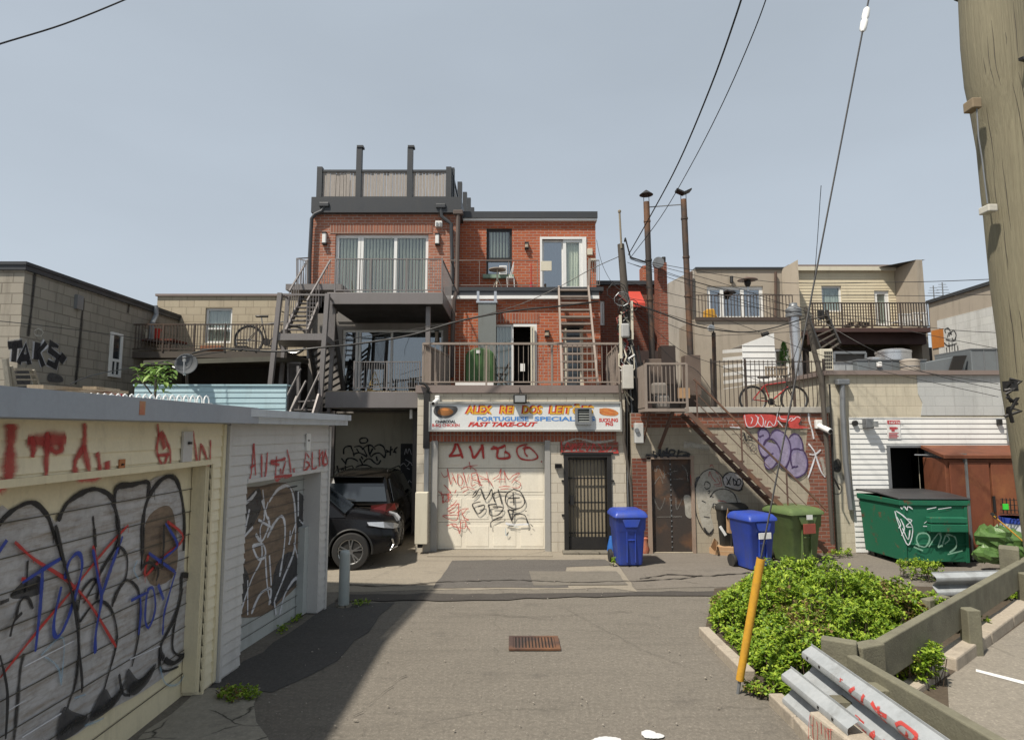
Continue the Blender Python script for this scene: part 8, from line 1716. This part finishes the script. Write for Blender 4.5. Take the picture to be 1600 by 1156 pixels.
        for x in (-1.33, 1.35):
            mb = MB(); c = Vector((x, s_*.86, .35)); prof = [(.20, -.11), (.33, -.11), (.352, -.08), (.352, .05), (.335, .085), (.25, .09), (.235, .06)]; mb.lathe(c if s_ > 0 else c, [(r, h*s_) for r, h in prof], 32, axis='Y'); w_ = mb.build('wheel', rubber, t, smooth=True)
            mb = MB(); mb.tube([c+Vector((.235*math.cos(a*math.pi/16), s_*.065, .235*math.sin(a*math.pi/16))) for a in range(33)], .012, n=6, cap=False); mb.lathe(c+Vector((0, s_*.04, 0)), [(.05, 0), (.05, .03*s_)], 14, axis='Y')
            for k in range(5):
                for off in (-.16, .16): a = 2*math.pi*k/5+.3; mb.bar(c+Vector((.04*math.cos(a), s_*.055, .04*math.sin(a))), c+Vector((.235*math.cos(a+off), s_*.065, .235*math.sin(a+off))), .025, .03, up=(0, 1, 0))
            mb.build('rim', alloy, w_, smooth=False)
            MB().lathe(c, [(.24, 0), (.24, .02*s_)], 24, axis='Y').build('brake_disc', black, w_)
        mb = MB()
        for x in (-1.33, 1.35):
            n_ = 20; mb.tube([Vector((x+.41*math.cos(math.pi*(i/n_)*1.1-.15), s_*.895, .35+.41*math.sin(math.pi*(i/n_)*1.1-.15))) for i in range(n_+1)], .022, n=6)
        mb.build('arch_trim', blackplastic, t, smooth=True)
        mb = MB(); mb.box(-.95, .92, s_*.885, s_*.925, .22, .34); mb.build('sill_trim', blackplastic, t, bevel=.015)
        for x in (-.02, -.98): MB().box(x-.32, x-.16, s_*.90, s_*.93, .86, .885).build('door_handle', alloy if not rear else paint, t, bevel=.005)
    mb = MB(); mb.box(2.20, 2.262, -.45, .45, .50, .72); mb.build('grille', blackplastic, t, bevel=.02); mb = MB()
    for z in (.54, .60, .66): mb.box(2.26, 2.272, -.42, .42, z-.008, z+.008)
    mb.build('grille_bars', alloy, t)
    mb = MB(); [mb.tube([(2.13, s_*.80, .55), (2.16, s_*.76, .44), (2.10, s_*.84, .36), (2.22, s_*.62, .38)], .018) for s_ in (-1, 1)]; mb.build('chrome_trim', alloy, t)
    MB().box(-2.245, -2.225, -.26, .26, .70, .82).build('number_plate', white, t)
    mb = MB(); mb.tube([(-2.08, -.02, 1.10), (-2.02, .30, 1.14)], .01); mb.build('wiper', black, t)
    return t
c1 = car('black parked car nosing out from behind the grey garage with bright headlight', carpaint); c2 = car('dark brown parked car seen from behind in the bay under the decks', carbrown, True)
w1 = G(547, 891); a_ = rad(8); k_ = .93; c1.scale = (k_, k_, k_); c1.rotation_euler = (0, 0, a_); c1.location = (w1.x - k_*(1.35*math.cos(a_)+.9*math.sin(a_)), w1.y - k_*(1.35*math.sin(a_)-.9*math.cos(a_)), .008)
c2.location = (-3.32, 14.85, .008); c2.rotation_euler = (0, 0, rad(91)); c2.scale = (.95, .95, .95)
# ================================================================= PLANTS
leafm = leafmat('shrub_leaf', (.08,.155,.014), (.19,.30,.024), (.36,.45,.048)); leafdry = leafmat('shrub_leaf_dry', (.16,.10,.04), (.22,.15,.06), (.12,.14,.04)); twig = M('twig', (.09,.065,.045), dirt=0)
def inpoly(x, y, poly):
    c = False; j = len(poly)-1
    for i in range(len(poly)):
        if (poly[i][1] > y) != (poly[j][1] > y) and x < (poly[j][0]-poly[i][0])*(y-poly[i][1])/(poly[j][1]-poly[i][1])+poly[i][0]: c = not c
        j = i
    return c
from mathutils import noise as mnoise
def shrub(name, label, poly, n, hfun, seed=1, lsz=(.040, .075), cat='shrubs', kind=None):
    random.seed(seed); xs = [p[0] for p in poly]; ys = [p[1] for p in poly]; cx = sum(xs)/len(xs); cy = sum(ys)/len(ys)
    t = thing(name, label, cat, (cx, cy, 0)); mb = MB(); md = MB(); tw = MB(); k = 0; tries = 0
    while k < n and tries < n*6:
        tries += 1; x = random.uniform(min(xs), max(xs)); y = random.uniform(min(ys), max(ys))
        if not inpoly(x, y, poly): continue
        h = hfun(x, y); 
        if h < .05: continue
        u = random.random()**.35; cl = mnoise.noise(Vector((x*4, y*4, h*3*u+seed)))
        if cl < -.12 and u > .6: continue
        u *= 1+.22*mnoise.noise(Vector((x*9, y*9, seed)))
        z = h*u; lean = Vector((random.uniform(-1, 1), random.uniform(-1, 1), random.uniform(.0, 1.3)))
        # a sprig of several leaves
        q = Vector((x, y, z)); m_ = md if mnoise.noise(Vector((x*1.1+5, y*1.1, seed))) > .25 and random.random() < .35 else mb
        for j in range(random.choice((2, 3, 4))):
            d = lean + Vector((random.uniform(-1, 1), random.uniform(-1, 1), random.uniform(-.5, .8))); leaf(m_, q+Vector((random.uniform(-.02,.02), random.uniform(-.02,.02), random.uniform(-.02,.02))), d, random.uniform(*lsz)*random.choice((.6, .8, 1, 1, 1.3)), random.uniform(.018, .042), .3, k=2)
        k += 1
        if k % 14 == 0: tw.bar((x, y, 0), (x+random.uniform(-.06,.06), y+random.uniform(-.06,.06), z), .006)
    o = mb.build('foliage', leafm, t); md.build('dry_foliage', leafdry, t) if md.v else None; tw.build('stems', twig, t) if tw.v else None
    return t
bed_poly = [tuple(G(*p)[:2]) for p in ((1122, 985), (1165, 1040), (1205, 1085), (1262, 1125), (1300, 1110), (1340, 1085), (1372, 1060), (1420, 1020), (1470, 980), (1500, 960))] + [(4.9, 9.4), (4.55, 9.75), (3.35, 9.55), (2.75, 8.7), (2.42, 7.6)]
def hf(x, y):
    # height profile: tallest in the middle, low at the edges
    e = 9; 
    for i in range(len(bed_poly)):
        a = Vector(bed_poly[i]); b = Vector(bed_poly[(i+1) % len(bed_poly)]); p = Vector((x, y)); ab = b-a; u = max(0, min(1, (p-a).dot(ab)/ab.length_squared)); e = min(e, (p-(a+ab*u)).length)
    return min(.56, .12+e*.8) * (1+.55*mnoise.noise(Vector((x*1.7, y*1.7, 3)))) + .06*mnoise.noise(Vector((x*5, y*5, 1)))
shrub('shrub_bed', 'low dense bright green shrubs filling the kerbed bed beside the lane', bed_poly, 17000, hf, 1)
def round_poly(c, rx, ry): return [(c.x+rx*math.cos(a*.785), c.y+ry*math.sin(a*.785)) for a in range(8)]
shrub('small_shrub', 'small green shrub under the corner of the timber rails', round_poly(G(1418, 1062), .33, .30), 1000, lambda x, y: .34+.1*mnoise.noise(Vector((x*6, y*6, 0))), 5)
shrub('small_shrub', 'small sparse shrub between long timber rail and kerb', round_poly(G(1500, 985), .34, .25), 420, lambda x, y: .30+.1*mnoise.noise(Vector((x*6, y*6, 0))), 6)
shrub('weed_tuft', 'weeds growing under the far part of the long timber rail', round_poly(G(1575, 935), .35, .22), 260, lambda x, y: .16, 7, cat='weeds')
shrub('weed_tuft', 'tuft of weeds at the near corner where the two garages meet', round_poly(G(375, 1088), .22, .14), 180, lambda x, y: .05, 8, (.02, .035), cat='weeds')
shrub('weed_tuft', 'weeds along the broken kerb by the yellow guard', round_poly(G(1190, 1085), .16, .14), 160, lambda x, y: .09, 9, (.02, .04), cat='weeds')
shrub('weed_tuft', 'single thin weed stalk at the foot of the lone blue bin', round_poly(G(958, 885), .04, .03), 30, lambda x, y: .16, 10, (.02, .04), cat='weeds')
shrub('weed_tuft', 'straggling taller shoots between shrubs and dumpster', round_poly(G(1440, 905), .35, .3), 300, lambda x, y: .30, 11, cat='weeds')
shrub('weed_tuft', 'thin strip of weeds along the foot of the grey garage door', [tuple(G(*p)[:2]) for p in ((430, 990), (470, 962), (474, 966), (436, 996))], 60, lambda x, y: .05, 12, (.02, .03), cat='weeds')
shrub('weed_tuft', 'weeds sprouting from the pavement crack right of the bollard', [tuple(G(*p)[:2]) for p in ((548, 944), (575, 940), (577, 946), (550, 950))], 40, lambda x, y: .05, 13, (.02, .035), cat='weeds')
shrub('weed_tuft', 'weeds at the bottom of the brick pier by the stair foot', [tuple(G(*p)[:2]) for p in ((1285, 868), (1330, 866), (1332, 872), (1287, 874))], 120, lambda x, y: .12, 14, (.03, .05), cat='weeds')
# litter
random.seed(14)
mb = MB()
for i in range(260):
    px = random.uniform(120, 1500); py = random.uniform(905, 1150); g = G(px, py)
    if -2.3 < g.x < 2.1 or g.x > 4.5:
        s_ = random.uniform(.006, .018); mb.bar(g+Vector((0,0,.02)), g+Vector((random.uniform(-1,1)*s_, random.uniform(-1,1)*s_, .022)), s_, .006)
mb.build('gravel', M('gravel_m', (.22,.19,.15), (.35,.32,.28)), label='loose grit and small stones scattered on the asphalt', cat='gravel', kind='stuff')
